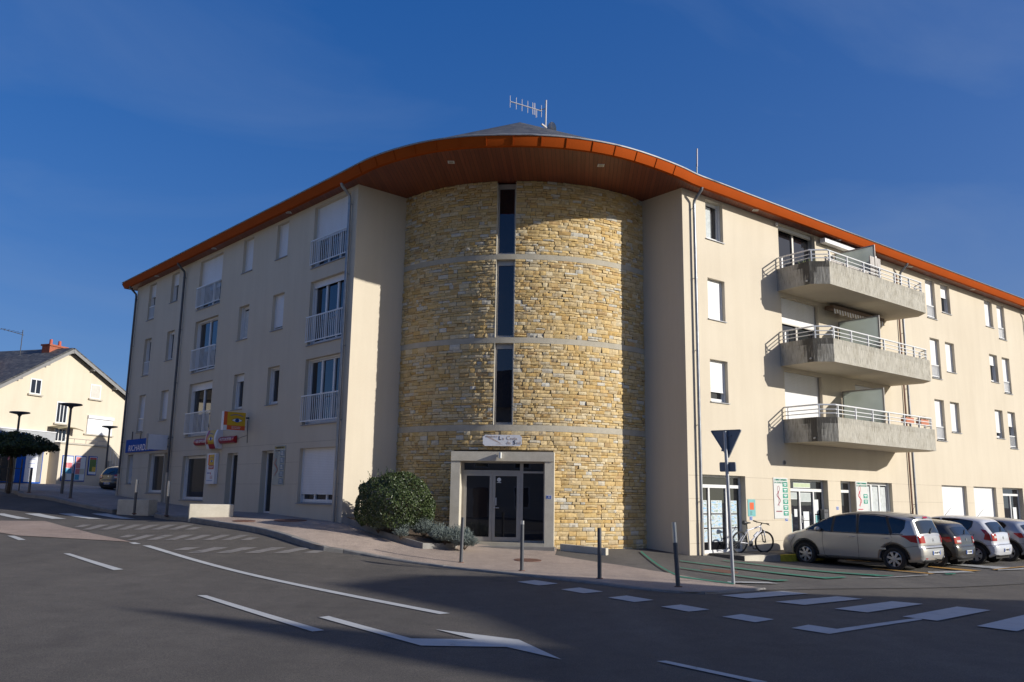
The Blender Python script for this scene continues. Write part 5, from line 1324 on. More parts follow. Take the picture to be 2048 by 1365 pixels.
# give way sign seen from behind
SIGNBACK = plain('sign_back', (0.20, 0.215, 0.24), 0.5, 0.3, var=.06)
t = thing('give_way_sign', 'give way sign seen from behind on a slim grey post', 'road sign', (4.63, 17.93, G(4.63, 17.93) + .02))
lean = Vector((-.06, .02, 0))
def sp(z): return Vector((0, 0, 0)) + lean * (z / 2.5) + Vector((0, 0, z))
M = MB(); M.tube(sp(-.1), sp(3.14), .036, plain('galvanised', (0.42, 0.43, 0.45), 0.35, 0.5, var=.1), 14); M.build('post', t, local=True, smooth=50)
M = MB(); sa = R(-40); sx_, sn_ = Vector((math.cos(sa), math.sin(sa), 0)), Vector((-math.sin(sa), math.cos(sa), 0))
tri = []
for cx, cz in ((-.36, 2.72), (.36, 2.72), (0.0, 2.10)):
    pass
def rtri(sc):
    pts = [(-.36, 3.17), (.36, 3.17), (.02, 2.56)]; c = (sum(p[0] for p in pts) / 3, sum(p[1] for p in pts) / 3); out = []
    for i in range(3):
        p, a, b = Vector(pts[i]), Vector(pts[i - 1]), Vector(pts[(i + 1) % 3]); r = .05
        d1, d2 = (a - p).normalized() * r, (b - p).normalized() * r
        for k in range(5): f = k / 4; out.append(((p + d1) * (1 - f) ** 2 + p * 2 * f * (1 - f) + (p + d2) * f * f))
    return [Vector((c[0] + (q.x - c[0]) * sc, c[1] + (q.y - c[1]) * sc)) for q in out]
def S3(u, z, w): return sx_ * u + sn_ * w + lean * (z / 2.5) + Vector((0, 0, z))
T1 = rtri(1.0); T2 = rtri(.93); n = len(T1)
f = [M.v(S3(q.x, q.y, .05)) for q in T1]; b = [M.v(S3(q.x, q.y, .075)) for q in T1]
M.face(f[::-1], SIGNBACK); M.face(b, SIGNW)
for k in range(n): M.face((f[k], b[k], b[(k + 1) % n], f[(k + 1) % n]), SIGNBACK)
rim = [M.v(S3(q.x, q.y, .035)) for q in T1]; ri2 = [M.v(S3(q.x, q.y, .035)) for q in T2]; ri3 = [M.v(S3(q.x, q.y, .05)) for q in T2]
for k in range(n):
    j = (k + 1) % n; M.face((rim[k], rim[j], ri2[j], ri2[k]), SIGNBACK); M.face((rim[k], f[k], f[j], rim[j]), SIGNBACK); M.face((ri2[k], ri2[j], ri3[j], ri3[k]), SIGNBACK)
M.build('triangle_plate', t, local=True)
for z in (2.74, 3.05):
    M = MB()
    i = [M.v(S3(u, zz, w)) for zz in (z - .02, z + .02) for u, w in ((-.12, .03), (.12, .03), (.12, .05), (-.12, .05))]
    for q in ((0, 1, 5, 4), (4, 5, 6, 7), (0, 3, 2, 1), (1, 2, 6, 5), (3, 0, 4, 7)): M.face([i[k] for k in q], SIGNBACK)
    M.build('clamp', t, local=True)
M = MB()
for s_ in (0,):
    P_ = [(-.18, 2.29), (.18, 2.29), (.18, 2.49), (-.18, 2.49)]
    out = []
    for i in range(4):
        p, a, b2 = Vector(P_[i]), Vector(P_[i - 1]), Vector(P_[(i + 1) % 4]); d1, d2 = (a - p).normalized() * .03, (b2 - p).normalized() * .03
        out += [(p + d1 * (1 - k / 3) ** 2 + d2 * (k / 3) ** 2) for k in range(4)]
    a = [M.v(S3(q.x, q.y, .03)) for q in out]; b = [M.v(S3(q.x, q.y, .065)) for q in out]; M.face(a[::-1], SIGNBACK); M.face(b, SIGNW)
    for k in range(len(out)): M.face((a[k], a[(k + 1) % len(out)], b[(k + 1) % len(out)], b[k]), SIGNBACK)
M.build('small_plate', t, local=True)

# manhole covers
for (x, y, zf, r, lab) in ((.50, 22.75, GP, .36, 'rusty round manhole cover in front of the entrance'), (-6.75, 26.6, GP, .5, 'wide rusty manhole cover beside the left wing wall'), (-8.0, 26.0, GP, .34, 'small rusty manhole cover near the sunlit concrete block'), (5.27, 21.7, GL, .45, 'worn manhole cover among the green lines of the parking lot')):
    M = MB(); n = 28; c0 = zf(x, y)
    ring = [(x + r * math.cos(2 * math.pi * k / n), y + r * math.sin(2 * math.pi * k / n)) for k in range(n)]
    pts = [M.v((px_, py_, zf(px_, py_) + .012)) for px_, py_ in ring]; c = M.v((x, y, c0 + .014))
    lo = [M.v((px_, py_, zf(px_, py_) - .05)) for px_, py_ in ring]
    for k in range(n): M.face((c, pts[k], pts[(k + 1) % n]), RUST); M.face((pts[k], lo[k], lo[(k + 1) % n], pts[(k + 1) % n]), RUST)
    o = M.build('manhole_cover'); tag(o, lab, 'manhole cover', 'manhole covers')
# drain grate strip and dark iron plates by the wall
# low concrete wall at the end of the ramp, right of the entrance
a, b = Vector((1.50, 25.35, 0)), Vector((2.75, 24.55, 0)); d = (b - a).normalized(); nn = Vector((-d.y, d.x, 0)) * .16
M = MB(); z0a, z0b = -.1, -.1; q = [(a - nn * .0), b, b + nn, a + nn]
i = [M.v((p.x, p.y, -.15)) for p in q] + [M.v((p.x, p.y, zt)) for p, zt in zip(q, (.30, .24, .24, .30))]
for f in ((0, 1, 5, 4), (1, 2, 6, 5), (2, 3, 7, 6), (3, 0, 4, 7), (4, 5, 6, 7)): M.face([i[k] for k in f], CONC2)
o = M.build('low_wall'); tag(o, 'low pale concrete wedge wall beside the entrance step', 'low wall')
# yellow painted kerb end by the bicycle
KY = plain('yellow_kerb_paint', (0.42, 0.33, 0.02), .8, var=.2, vscale=9)
M = MB(RF)
def FZ(x): return .02 - .10 * min(1, max(0, (x - 1) / 6))
for x0, x1, m in ((.9, 1.9, CONC2), (1.9, 2.7, KERBM), (2.7, 5.6, KY), (5.6, 30, KERBM)): M.box(x0 + .006, x1 - .006, -1.30, -1.12, -.45, FZ(x0) + .004, m)
M.poly(((.9, -1.12, FZ(.9)), (30, -1.12, FZ(30)), (30, -.0, .03), (.9, -.0, .03)), LOTM)
M.poly(((.9, -1.3, -.4), (.9, -1.3, FZ(.9)), (.9, 0, .03), (.9, 0, -.4)), LOTM)
struct(M.build('footpath'))

# street lamps on the far corner
def lamp(label, x, y, z, top, r=.06):
    t = thing('street_lamp', label, 'street lamp', (x, y, z - .05), 0, 'flat topped street lamps up the side street')
    M = MB(); h = top - z; M.tube((0, 0, 0), (0, 0, h - .12), r, DGREY, 10, r2=r * .8); M.build('pole', t, local=True, smooth=50)
    M = MB(); M.lathe([(.04, h - .2), (.10, h - .10), (.42, h - .03), (.44, h), (.40, h + .03), (.001, h + .05)], DGREY, n=20); M.build('lamp_head', t, local=True, smooth=40)
lamp('tall street lamp in front of the poster panels', -18.52, 35.45, 1.40, 5.22)
lamp('street lamp behind the clipped tree', -22.65, 38.89, 1.55, 5.15)
lamp('street lamp by the outside stairs', -23.56, 49.7, 1.85, 5.36)
for x, y, h, lab in ((-17.35, 33.9, .95, 'dark post beside the tall street lamp'), (-19.56, 34.89, .98, 'dark post to the right of the clipped tree'), (-21.2, 35.4, 1.1, 'dark post to the left of the clipped tree trunk')):
    bollard(lab, x, y, h, zf=GP2, r=.05, group='dark posts on the far corner')

# ================================================================== planting
def leaves(M, cols, pts, size, m, normals=None, rnd=None, jit=.6, asp=.55):
    for k, p in enumerate(pts):
        p = Vector(p); nrm = Vector(normals[k]) if normals else Vector((rnd.gauss(0, 1), rnd.gauss(0, 1), rnd.gauss(0, 1)))
        nrm = (nrm.normalized() + Vector((rnd.gauss(0, jit), rnd.gauss(0, jit), rnd.gauss(0, jit)))).normalized()
        a = nrm.cross(Vector((rnd.gauss(0, 1), rnd.gauss(0, 1), rnd.gauss(0, 1)))).normalized(); b = nrm.cross(a); s = size * rnd.uniform(.7, 1.3)
        M.face([M.v(p - a * s), M.v(p - b * s * asp + nrm * s * .15), M.v(p + a * s), M.v(p + b * s * asp + nrm * s * .15)], m); c = min(1, max(0, rnd.gauss(.5, .25))); cols.append((c, c, c, 1))
LEAF1 = mat('glossy_leaf', lambda: m_leaf('glossy_leaf', (0.014, 0.026, 0.008), (0.075, 0.105, 0.034), .38))
LEAF2 = mat('lavender_leaf', lambda: m_leaf('lavender_leaf', (0.075, 0.095, 0.085), (0.20, 0.235, 0.215), .8))
LEAF3 = mat('dark_leaf', lambda: m_leaf('dark_leaf', (0.012, 0.022, 0.010), (0.045, 0.075, 0.025), .6))
BARK = plain('bark', (0.09, 0.065, 0.045), .95, var=.3, vscale=18, bump=.5)
SOIL = plain('soil', (0.085, 0.06, 0.042), .95, var=.35, vscale=9, bump=.6)
# planted bed between the left wing and the entrance
BED = [(-5.06, 26.05), (-4.35, 25.25), (-3.3, 24.35), (-2.35, 23.65), (-1.50, 24.35), (-1.45, 25.4), (-1.9, 26.0), (-2.6, 26.55), (-3.55, 27.3)]
def BZ(x, y): return GP(x, y) + .16 + .05 * math.sin(x * 3) * math.cos(y * 4)
M = MB(); vs, fs = cdt_fill(BED, .3)
for p in vs: M.v((p.x, p.y, BZ(p.x, p.y)))
for f in fs: M.face(f, SOIL)
nb = len(BED)
for k in range(nb - 3):
    a, b = BED[k], BED[(k + 1) % nb]; d = (Vector(b) - Vector(a)).normalized(); n2 = Vector((d.y, -d.x)) * .06
    for (p, q) in ((a, b),):
        i = [M.v((p[0], p[1], GP(*p) - .1)), M.v((q[0], q[1], GP(*q) - .1)), M.v((q[0], q[1], BZ(*q) + .03)), M.v((p[0], p[1], BZ(*p) + .03)), M.v((p[0] - n2.x, p[1] - n2.y, BZ(*p) + .03)), M.v((q[0] - n2.x, q[1] - n2.y, BZ(*q) + .03))]
        M.face(i[:4], KERBM); M.face((i[3], i[2], i[5], i[4]), KERBM)
o = M.build('planting_bed'); me = o.data; struct(o)
# clipped round shrub
rg = random.Random(21); bc = Vector((-3.33, 24.95, 1.34)); t = thing('round_shrub', 'large clipped round evergreen shrub beside the entrance', 'shrub', (bc.x, bc.y, BZ(bc.x, bc.y)))
M = MB(); cols = []; pts = []; nor = []
def shrub_r(d):
    return (1.0 + .05 * math.sin(d.x * 5 + 1) * math.sin(d.y * 6) + .045 * math.sin(d.z * 7 + d.x * 3) + .03 * math.sin(d.x * 13 + d.z * 11))
while len(pts) < 15000:
    d = Vector((rg.gauss(0, 1), rg.gauss(0, 1), rg.gauss(0, 1))).normalized()
    if d.z < -.62: continue
    k = rg.random(); f = 1 - (abs(rg.gauss(0, .035)) if k < .78 else rg.uniform(.04, .3)); rr_ = shrub_r(d) * f
    p = bc + Vector((d.x * 1.17 * rr_, d.y * 1.12 * rr_, d.z * (.93 if d.z > 0 else .95) * rr_))
    if p.z < BZ(p.x, p.y) + .04: continue
    pts.append(p); nor.append(d)
leaves(M, cols, pts, .034, LEAF1, nor, rg, .65)
for k in range(26):   # stray shoots
    d = Vector((rg.uniform(-.9, .5), rg.uniform(-.6, .3), rg.uniform(.5, 1))).normalized(); p = bc + Vector((d.x * 1.17, d.y * 1.12, d.z * .93))
    L_ = rg.uniform(.06, .24) if d.x < -.1 else rg.uniform(.03, .10); pp_ = []
    for j in range(7): pp_.append(p + (d + Vector((0, 0, .8))) * L_ * j / 9 + Vector((rg.gauss(0, .012), rg.gauss(0, .012), 0)))
    leaves(M, cols, pp_, .024, LEAF1, None, rg)
M.build('foliage', t, attr=('leaf_tone', cols))
M = MB(); z0 = BZ(bc.x, bc.y) - .05
for k in range(9):
    a = k * .7; M.path([(bc.x + .08 * math.cos(a), bc.y + .08 * math.sin(a), z0), (bc.x + .28 * math.cos(a), bc.y + .28 * math.sin(a), z0 + .4), (bc.x + .6 * math.cos(a + .3), bc.y + .6 * math.sin(a + .3), z0 + .9)], [.03, .02, .01], BARK, 6)
M.build('stems', t)
# grey green lavender clumps
def clump(label, x, y, r, h, n, z=None):
    z = BZ(x, y) if z is None else z; t = thing('lavender', label, 'lavender plant', (x, y, z), 0, 'grey lavender clumps in the planted bed'); M = MB(); cols = []
    for k in range(n):
        a = rg.uniform(0, 6.283); q = math.sqrt(rg.random()); x0, y0 = x + .35 * r * q * math.cos(a), y + .35 * r * q * math.sin(a)
        hh = h * (1 - .45 * q * q) * rg.uniform(.75, 1.1); tip = Vector((x + r * q * math.cos(a) + rg.gauss(0, .03), y + r * q * math.sin(a) + rg.gauss(0, .03), z + hh)); base = Vector((x0, y0, z + .02))
        up = (tip - base); 
        for j in range(7):
            f = .3 + .7 * (j + rg.random()) / 7; c = base.lerp(tip, f); d = up.normalized() + Vector((rg.gauss(0, .45), rg.gauss(0, .45), rg.gauss(0, .25))); d = d.normalized() * rg.uniform(.035, .075); s = d.cross(Vector((rg.gauss(0, 1), rg.gauss(0, 1), rg.gauss(0, 1)))).normalized() * .0075
            M.face([M.v(c - s), M.v(c + s), M.v(c + d)], LEAF2); tt = min(1, max(0, .25 + .6 * f * rg.uniform(.5, 1.2))); cols.append((tt, tt, tt, 1))
    M.build('foliage', t, attr=('leaf_tone', cols))
    M = MB()
    for k in range(12): a = k * .52; M.tube((x, y, z - .03), (x + .45 * r * math.cos(a), y + .45 * r * math.sin(a), z + .45 * h), .007, BARK, 4)
    M.build('stems', t)
clump('lavender clump at the left foot of the round shrub', -3.72, 24.55, .28, .38, 260)
clump('lavender clump in front of the round shrub', -3.05, 24.35, .33, .52, 420)
clump('small low lavender clump at the pavement edge below the shrub', -3.0, 23.98, .22, .28, 170)
clump('upright lavender clump right of the round shrub', -2.42, 24.55, .40, .55, 520)
clump('lavender clump between the shrub and the entrance pillar', -2.0, 24.75, .42, .42, 480)
clump('broad lavender clump spilling over the kerb left of the entrance', -1.78, 24.1, .46, .46, 680)
clump('lavender clump touching the left entrance pillar', -1.42, 24.35, .42, .50, 620, z=.32)
clump('lavender clump lowest in front of the entrance door', -1.22, 23.95, .40, .42, 560, z=.20)

# clipped umbrella tree on the far corner
tx, ty = -21.0, 35.9; tz = GP2(tx, ty); t = thing('umbrella_tree', 'dark flat topped clipped tree on the far corner', 'tree', (tx, ty, tz))
M = MB(); M.path([(tx, ty, tz - .1), (tx + .04, ty, tz + .8), (tx - .05, ty, tz + 1.5)], [.085, .07, .06], BARK, 8)
for k in range(12):
    a = k * .524; M.path([(tx - .05, ty, tz + 1.45), (tx + .6 * math.cos(a), ty + .6 * math.sin(a), tz + 1.75), (tx + 1.5 * math.cos(a), ty + 1.5 * math.sin(a), tz + 2.05)], [.04, .025, .01], BARK, 5)
M.build('trunk', t, smooth=50)
M = MB(); cols = []; pts = []; nor = []
while len(pts) < 9000:
    a = rg.uniform(0, 6.283); q = math.sqrt(rg.random()); rmax = 1.62 + .16 * math.sin(a * 5) + .1 * math.sin(a * 11 + 1)
    zt = 2.45 - .62 * q ** 2.2 + .07 * math.sin(a * 6 + q * 7); zb = 1.40 + .42 * q ** 1.2 + .05 * math.sin(a * 9)
    z = rg.uniform(zb, zt) if rg.random() < .5 else (zt - abs(rg.gauss(0, .06)) if rg.random() < .6 else zb + abs(rg.gauss(0, .08)))
    pts.append((tx + rmax * q * math.cos(a), ty + rmax * q * math.sin(a), tz + z)); nor.append((math.cos(a) * q, math.sin(a) * q, .6))
leaves(M, cols, pts, .060, LEAF3, nor, rg, .9)
M.build('crown', t, attr=('leaf_tone', cols))
# iron guard and cafe furniture silhouettes round the trunk
M = MB()
for dx, dy in ((-.28, -.28), (.28, -.28), (.28, .28), (-.28, .28)): M.box(tx + dx - .018, tx + dx + .018, ty + dy - .018, ty + dy + .018, tz - .05, tz + 1.35, DGREY)
for z in (.35, .95):
    for a, b in (((-.28, -.28), (.28, -.28)), ((.28, -.28), (.28, .28)), ((.28, .28), (-.28, .28)), ((-.28, .28), (-.28, -.28))): M.tube((tx + a[0], ty + a[1], tz + z), (tx + b[0], ty + b[1], tz + z), .014, DGREY, 6)
o = M.build('tree_guard'); tag(o, 'dark square iron guard round the clipped tree trunk', 'tree guard')

# ================================================================== parked cars
CARGLASS = mat('car_glass', lambda: (lambda r: (r[1].nodes['Principled BSDF'].inputs['Base Color'].__setattr__('default_value', (.012, .016, .018, 1)), r[1].nodes['Principled BSDF'].inputs['Roughness'].__setattr__('default_value', .03), r[1].nodes['Principled BSDF'].inputs['Specular IOR Level'].__setattr__('default_value', .9), r[0])[-1])(_new('car_glass')))
TAIL = plain('tail_light_red', (0.36, 0.008, 0.012), 0.12, var=.1, vscale=14, spec=.8)
CLEARL = plain('clear_lens', (0.55, 0.52, 0.52), 0.12, var=.15, vscale=20, spec=.8)
RIM = plain('alloy_rim', (0.42, 0.42, 0.43), 0.32, 0.6, var=.1)
PLATE = plain('number_plate_white', (0.66, 0.66, 0.64), 0.4, var=.03)
SEAM = plain('panel_gap', (0.02, 0.02, 0.022), 0.8)

class Car:
    """body grown from a side silhouette: the outline (with wheel arches) is layered outwards with rounded
    shoulders and closed by a curved flank; y = half-width * taper(x, z)"""
    def __init__(s, top, wb, r, W, zb, zr, sill, nose_x, tail_x, RR=.11, ntap=.20, ttap=.10, tum=.20):
        s.W, s.zb, s.zr, s.RR, s.nx, s.tx, s.nt, s.tt, s.tum, s.wb, s.r = W / 2, zb, zr, RR, nose_x, tail_x, ntap, ttap, tum, wb, r
        t = [Vector((p[0], 0, p[1])) for p in top]; t = smooth_closed(t, 4); s.top = [Vector((p.x, p.z)) for p in t]
        low = [s.top[-1]]; ar = r + .055
        def arch(cx, rev):
            pts = []; a0 = math.asin((sill - r) / ar)
            for k in range(15): a = math.pi - a0 + (a0 * 2 - math.pi) * k / 14; pts.append(Vector((cx + ar * math.cos(a), r + ar * math.sin(a))))
            return pts
        low = arch(0.0, 0) + arch(wb, 0)
        s.sil = s.top + low         # top runs nose-bottom -> roof -> tail-bottom ; low runs tail -> nose
        n = len(s.sil); area = sum(s.sil[k].x * s.sil[(k + 1) % n].y - s.sil[(k + 1) % n].x * s.sil[k].y for k in range(n)); sg = 1 if area > 0 else -1
        s.nrm = []
        for k in range(n):
            a, b = s.sil[k - 1], s.sil[(k + 1) % n]; d = (b - a).normalized(); s.nrm.append(Vector((-d.y, d.x)) * sg)   # inward
        s.etas = [0, .35, .62, .78, .87, .93, .97, 1.0]
    def half(s, x, z):
        w = s.W
        if x > s.nx: w *= 1 - s.nt * ((x - s.nx) / .9) ** 2
        if x < s.tx: w *= 1 - s.tt * ((s.tx - x) / .6) ** 2
        if z < s.zb: w *= 1 - .055 * ((s.zb - z) / .75) ** 2 - (.012 if z < .42 else 0)
        else: w *= 1 - s.tum * ((z - s.zb) / (s.zr - s.zb)) ** 1.25
        return w
    def inset(s, eta): q = max(0, (eta - .55) / .45); return s.RR * (1 - math.sqrt(max(0, 1 - q * q)))
    def pt(s, k, eta, lift=0.0):
        d = s.inset(abs(eta)); p = s.sil[k] + s.nrm[k] * (d - lift); crown = .03 * eta * eta if p.y > s.zb else 0
        return Vector((p.x, eta * s.half(p.x, p.y), p.y - crown))
    def side(s, x, z, off=.004, sg=1): return Vector((x, sg * (s.half(x, z) + off), z))
    def body(s, M, paint):
        n = len(s.sil); lay = []
        E = [-e for e in s.etas[:0:-1]] + s.etas
        for e in E: lay.append([M.v(s.pt(k, e)) for k in range(n)])
        for a, b in zip(lay, lay[1:]):
            for k in range(n): M.face((a[k], a[(k + 1) % n], b[(k + 1) % n], b[k]), paint)
        for sg, L_ in ((1, lay[-1]), (-1, lay[0])):
            P = [Vector((M.V[i].x, M.V[i].z)) for i in L_]; vs = list(P)
            xs0, xs1 = min(p.x for p in P), max(p.x for p in P); x = xs0 + .07
            def ins(x, z):
                c = False; j = n - 1
                for i in range(n):
                    if (P[i].y > z) != (P[j].y > z) and x < (P[j].x - P[i].x) * (z - P[i].y) / (P[j].y - P[i].y) + P[i].x: c = not c
                    j = i
                return c
            while x < xs1:
                z = .2
                while z < s.zr:
                    if ins(x, z) and min((p - Vector((x, z))).length for p in P) > .045: vs.append(Vector((x, z)))
                    z += .09
                x += .11
            r = geometry.delaunay_2d_cdt(vs, [(i, (i + 1) % n) for i in range(n)], [], 1, 1e-5); idx = []
            for p, orig in zip(r[0], r[3]):
                o = [q for q in orig if q < n]
                idx.append(L_[o[0]] if o else M.v((p.x, sg * s.half(p.x, p.y), p.y)))
            for f in r[2]:
                f = [idx[q] for q in f]; M.face(f if sg < 0 else f[::-1], paint)
    def patch(s, M, poly, m, sg=1, off=.005, step=.07):
        vs, fs = cdt_fill(poly, step); o = len(M.V)
        for p in vs: M.v(s.side(p.x, p.y, off, sg))
        for f in fs: M.face([q + o for q in (f if sg < 0 else f[::-1])], m)
    def line(s, M, pts, w, m, sg=1, off=.003):
        pts = [Vector(p) for p in pts]; dn = []
        for a, b in zip(pts, pts[1:]):
            k = max(1, int((b - a).length / .06)); dn += [a.lerp(b, q / k) for q in range(k)]
        dn.append(pts[-1])
        for a, b in zip(dn, dn[1:]):
            t = (b - a).normalized(); nn = Vector((-t.y, t.x)) * w / 2
            M.poly([s.side(p.x, p.y, off, sg) for p in (a - nn, b - nn, b + nn, a + nn)], m)
    def near(s, x, z): return min(range(len(s.top)), key=lambda k: (s.top[k] - Vector((x, z))).length)
    def wrap(s, M, k0, k1, e0, e1, m, lift=.006, ne=10, taper=0.0):
        if k0 > k1: k0, k1 = k1, k0
        rows = []
        for k in range(k0, k1 + 1):
            f = (k - k0) / max(1, k1 - k0); a, b = e0 + (taper * f if e0 < 0 else 0), e1 - taper * f * (1 if e1 > 0 else 0)
            rows.append([M.v(s.pt(k, a + (b - a) * j / ne, lift)) for j in range(ne + 1)])
        for a, b in zip(rows, rows[1:]):
            for j in range(ne): M.face((a[j], b[j], b[j + 1], a[j + 1]), m)

def wheel(parent, x, y, r, sg, spokes, rimr, rim_m=None, label=None):
    M = MB(); w = .195; rim_m = rim_m or RIM
    prof = [(rimr, -w / 2 + .01), (rimr + .02, -w / 2), (r - .02, -w / 2 + .005), (r, -w / 2 + .03), (r, w / 2 - .03), (r - .02, w / 2 - .005), (rimr + .02, w / 2), (rimr, w / 2 - .01)]
    M.lathe(prof, RUBBER, (x, y, r), (0, 1, 0), 32); wh = M.build('wheel', parent, local=True, smooth=40)
    M = MB(); yo = y + sg * (w / 2 - .03)
    M.lathe([(rimr, 0), (rimr - .022, .008), (rimr - .03, -.03), (rimr - .03, -.14)], rim_m, (x, yo, r), (0, sg, 0), 32)
    M.lathe([(.001, .012), (.05, .012), (.065, 0), (.065, -.04)], rim_m, (x, yo, r), (0, sg, 0), 16)
    for k in range(spokes):
        a = 2 * math.pi * k / spokes + .3; u, v = Vector((math.cos(a), 0, math.sin(a))), Vector((-math.sin(a), 0, math.cos(a))); c = Vector((x, yo, r)); wd = (.036 if spokes >= 7 else .055)
        i = [M.v(c + u * d + v * e * ww + Vector((0, sg * h, 0))) for d, ww, h in ((.05, wd * .8, .006), (rimr - .02, wd, .002)) for e in (-1, 1)] + [M.v(c + u * d + v * e * ww + Vector((0, sg * h, 0))) for d, ww, h in ((.05, wd * .8, -.03), (rimr - .02, wd, -.03)) for e in (-1, 1)]
        for f in ((0, 1, 3, 2), (0, 2, 6, 4), (1, 5, 7, 3)): M.face([i[q] for q in f], rim_m)
    M.build('rim', wh, local=True, smooth=30)
    M = MB(); M.tube((x, y + sg * (w / 2 - .10), r), (x, y - sg * w / 2, r), rimr - .012, DARKIN, 24); M.build('hub', wh, local=True)
def plate(t, C, k, txt, zc, w=.52, h=.11):
    p = C.pt(k, 0, .012); q = C.pt(k + 1, 0, .012); q0 = C.pt(k - 1, 0, .012); up = (q0 - q).normalized(); right = Vector((0, -1, 0)); nn = right.cross(up)
    pad = Pad(p - right * w / 2 - up * h / 2 + nn * .004, right, up); M = MB(); pad.rect(M, 0, w, 0, h, PLATE, -.012, .004); pad.rect(M, 0, .045, 0, h, SIGNB, .004, .006); pad.rect(M, w - .045, w, 0, h, SIGNB, .004, .006)
    o = M.build('number_plate', t, local=True)
    pad.text(txt, .088, INKD, w / 2, h / 2, o, .0065, local=True, sx=.95)
def base_car(label, paint, C, spokes, rimr, extra):
    t = thing('parked_car', label, 'car', (0, 0, 0), 0, 'cars parked side by side facing the right wing')
    M = MB(); C.body(M, paint); M.build('body', t, local=True, smooth=38)
    M = MB(); M.box(-.55, C.wb + .55, -C.W * .72, C.W * .72, .2, .72, DARKIN); M.box(-.42, .42, -C.W * .9, C.W * .9, .35, .74, DARKIN); M.box(C.wb - .42, C.wb + .42, -C.W * .9, C.W * .9, .35, .74, DARKIN); M.build('underbody', t, local=True)
    for x in (0, C.wb):
        for sg in (1, -1): wheel(t, x, sg * (C.W - .11), C.r, sg, spokes, rimr)
    extra(t, C)
    return t
def handles(t, C, pts, m):
    for x, z in pts:
        for sg in (1, -1):
            M = MB(); y = C.half(x, z); i = []
            M.path([C.side(x - .10, z - .004, .0, sg), C.side(x - .08, z, .03, sg), C.side(x + .08, z, .03, sg), C.side(x + .10, z - .004, 0, sg)], .013, m, 8); M.build('door_handle', t, local=True, smooth=60)
def mirrors(t, C, x, z, m):
    for sg in (1, -1):
        me = bpy.data.meshes.new('wing_mirror'); bm = bmesh.new(); c = C.side(x, z + .07, .13, sg)
        bmesh.ops.create_uvsphere(bm, u_segments=14, v_segments=10, radius=1, matrix=Matrix.Translation(c) @ Matrix.Diagonal((.085, .12, .078, 1))); bm.to_mesh(me); bm.free(); me.materials.append(m); me.polygons.foreach_set('use_smooth', [True] * len(me.polygons))
        o = bpy.data.objects.new('wing_mirror', me); COL.objects.link(o); o.parent = t
        M = MB(); M.tube(C.side(x, z + .01, -.02, sg), C.side(x, z + .05, .1, sg), .03, BLACK, 8); M.build('mirror_arm', o, local=True)

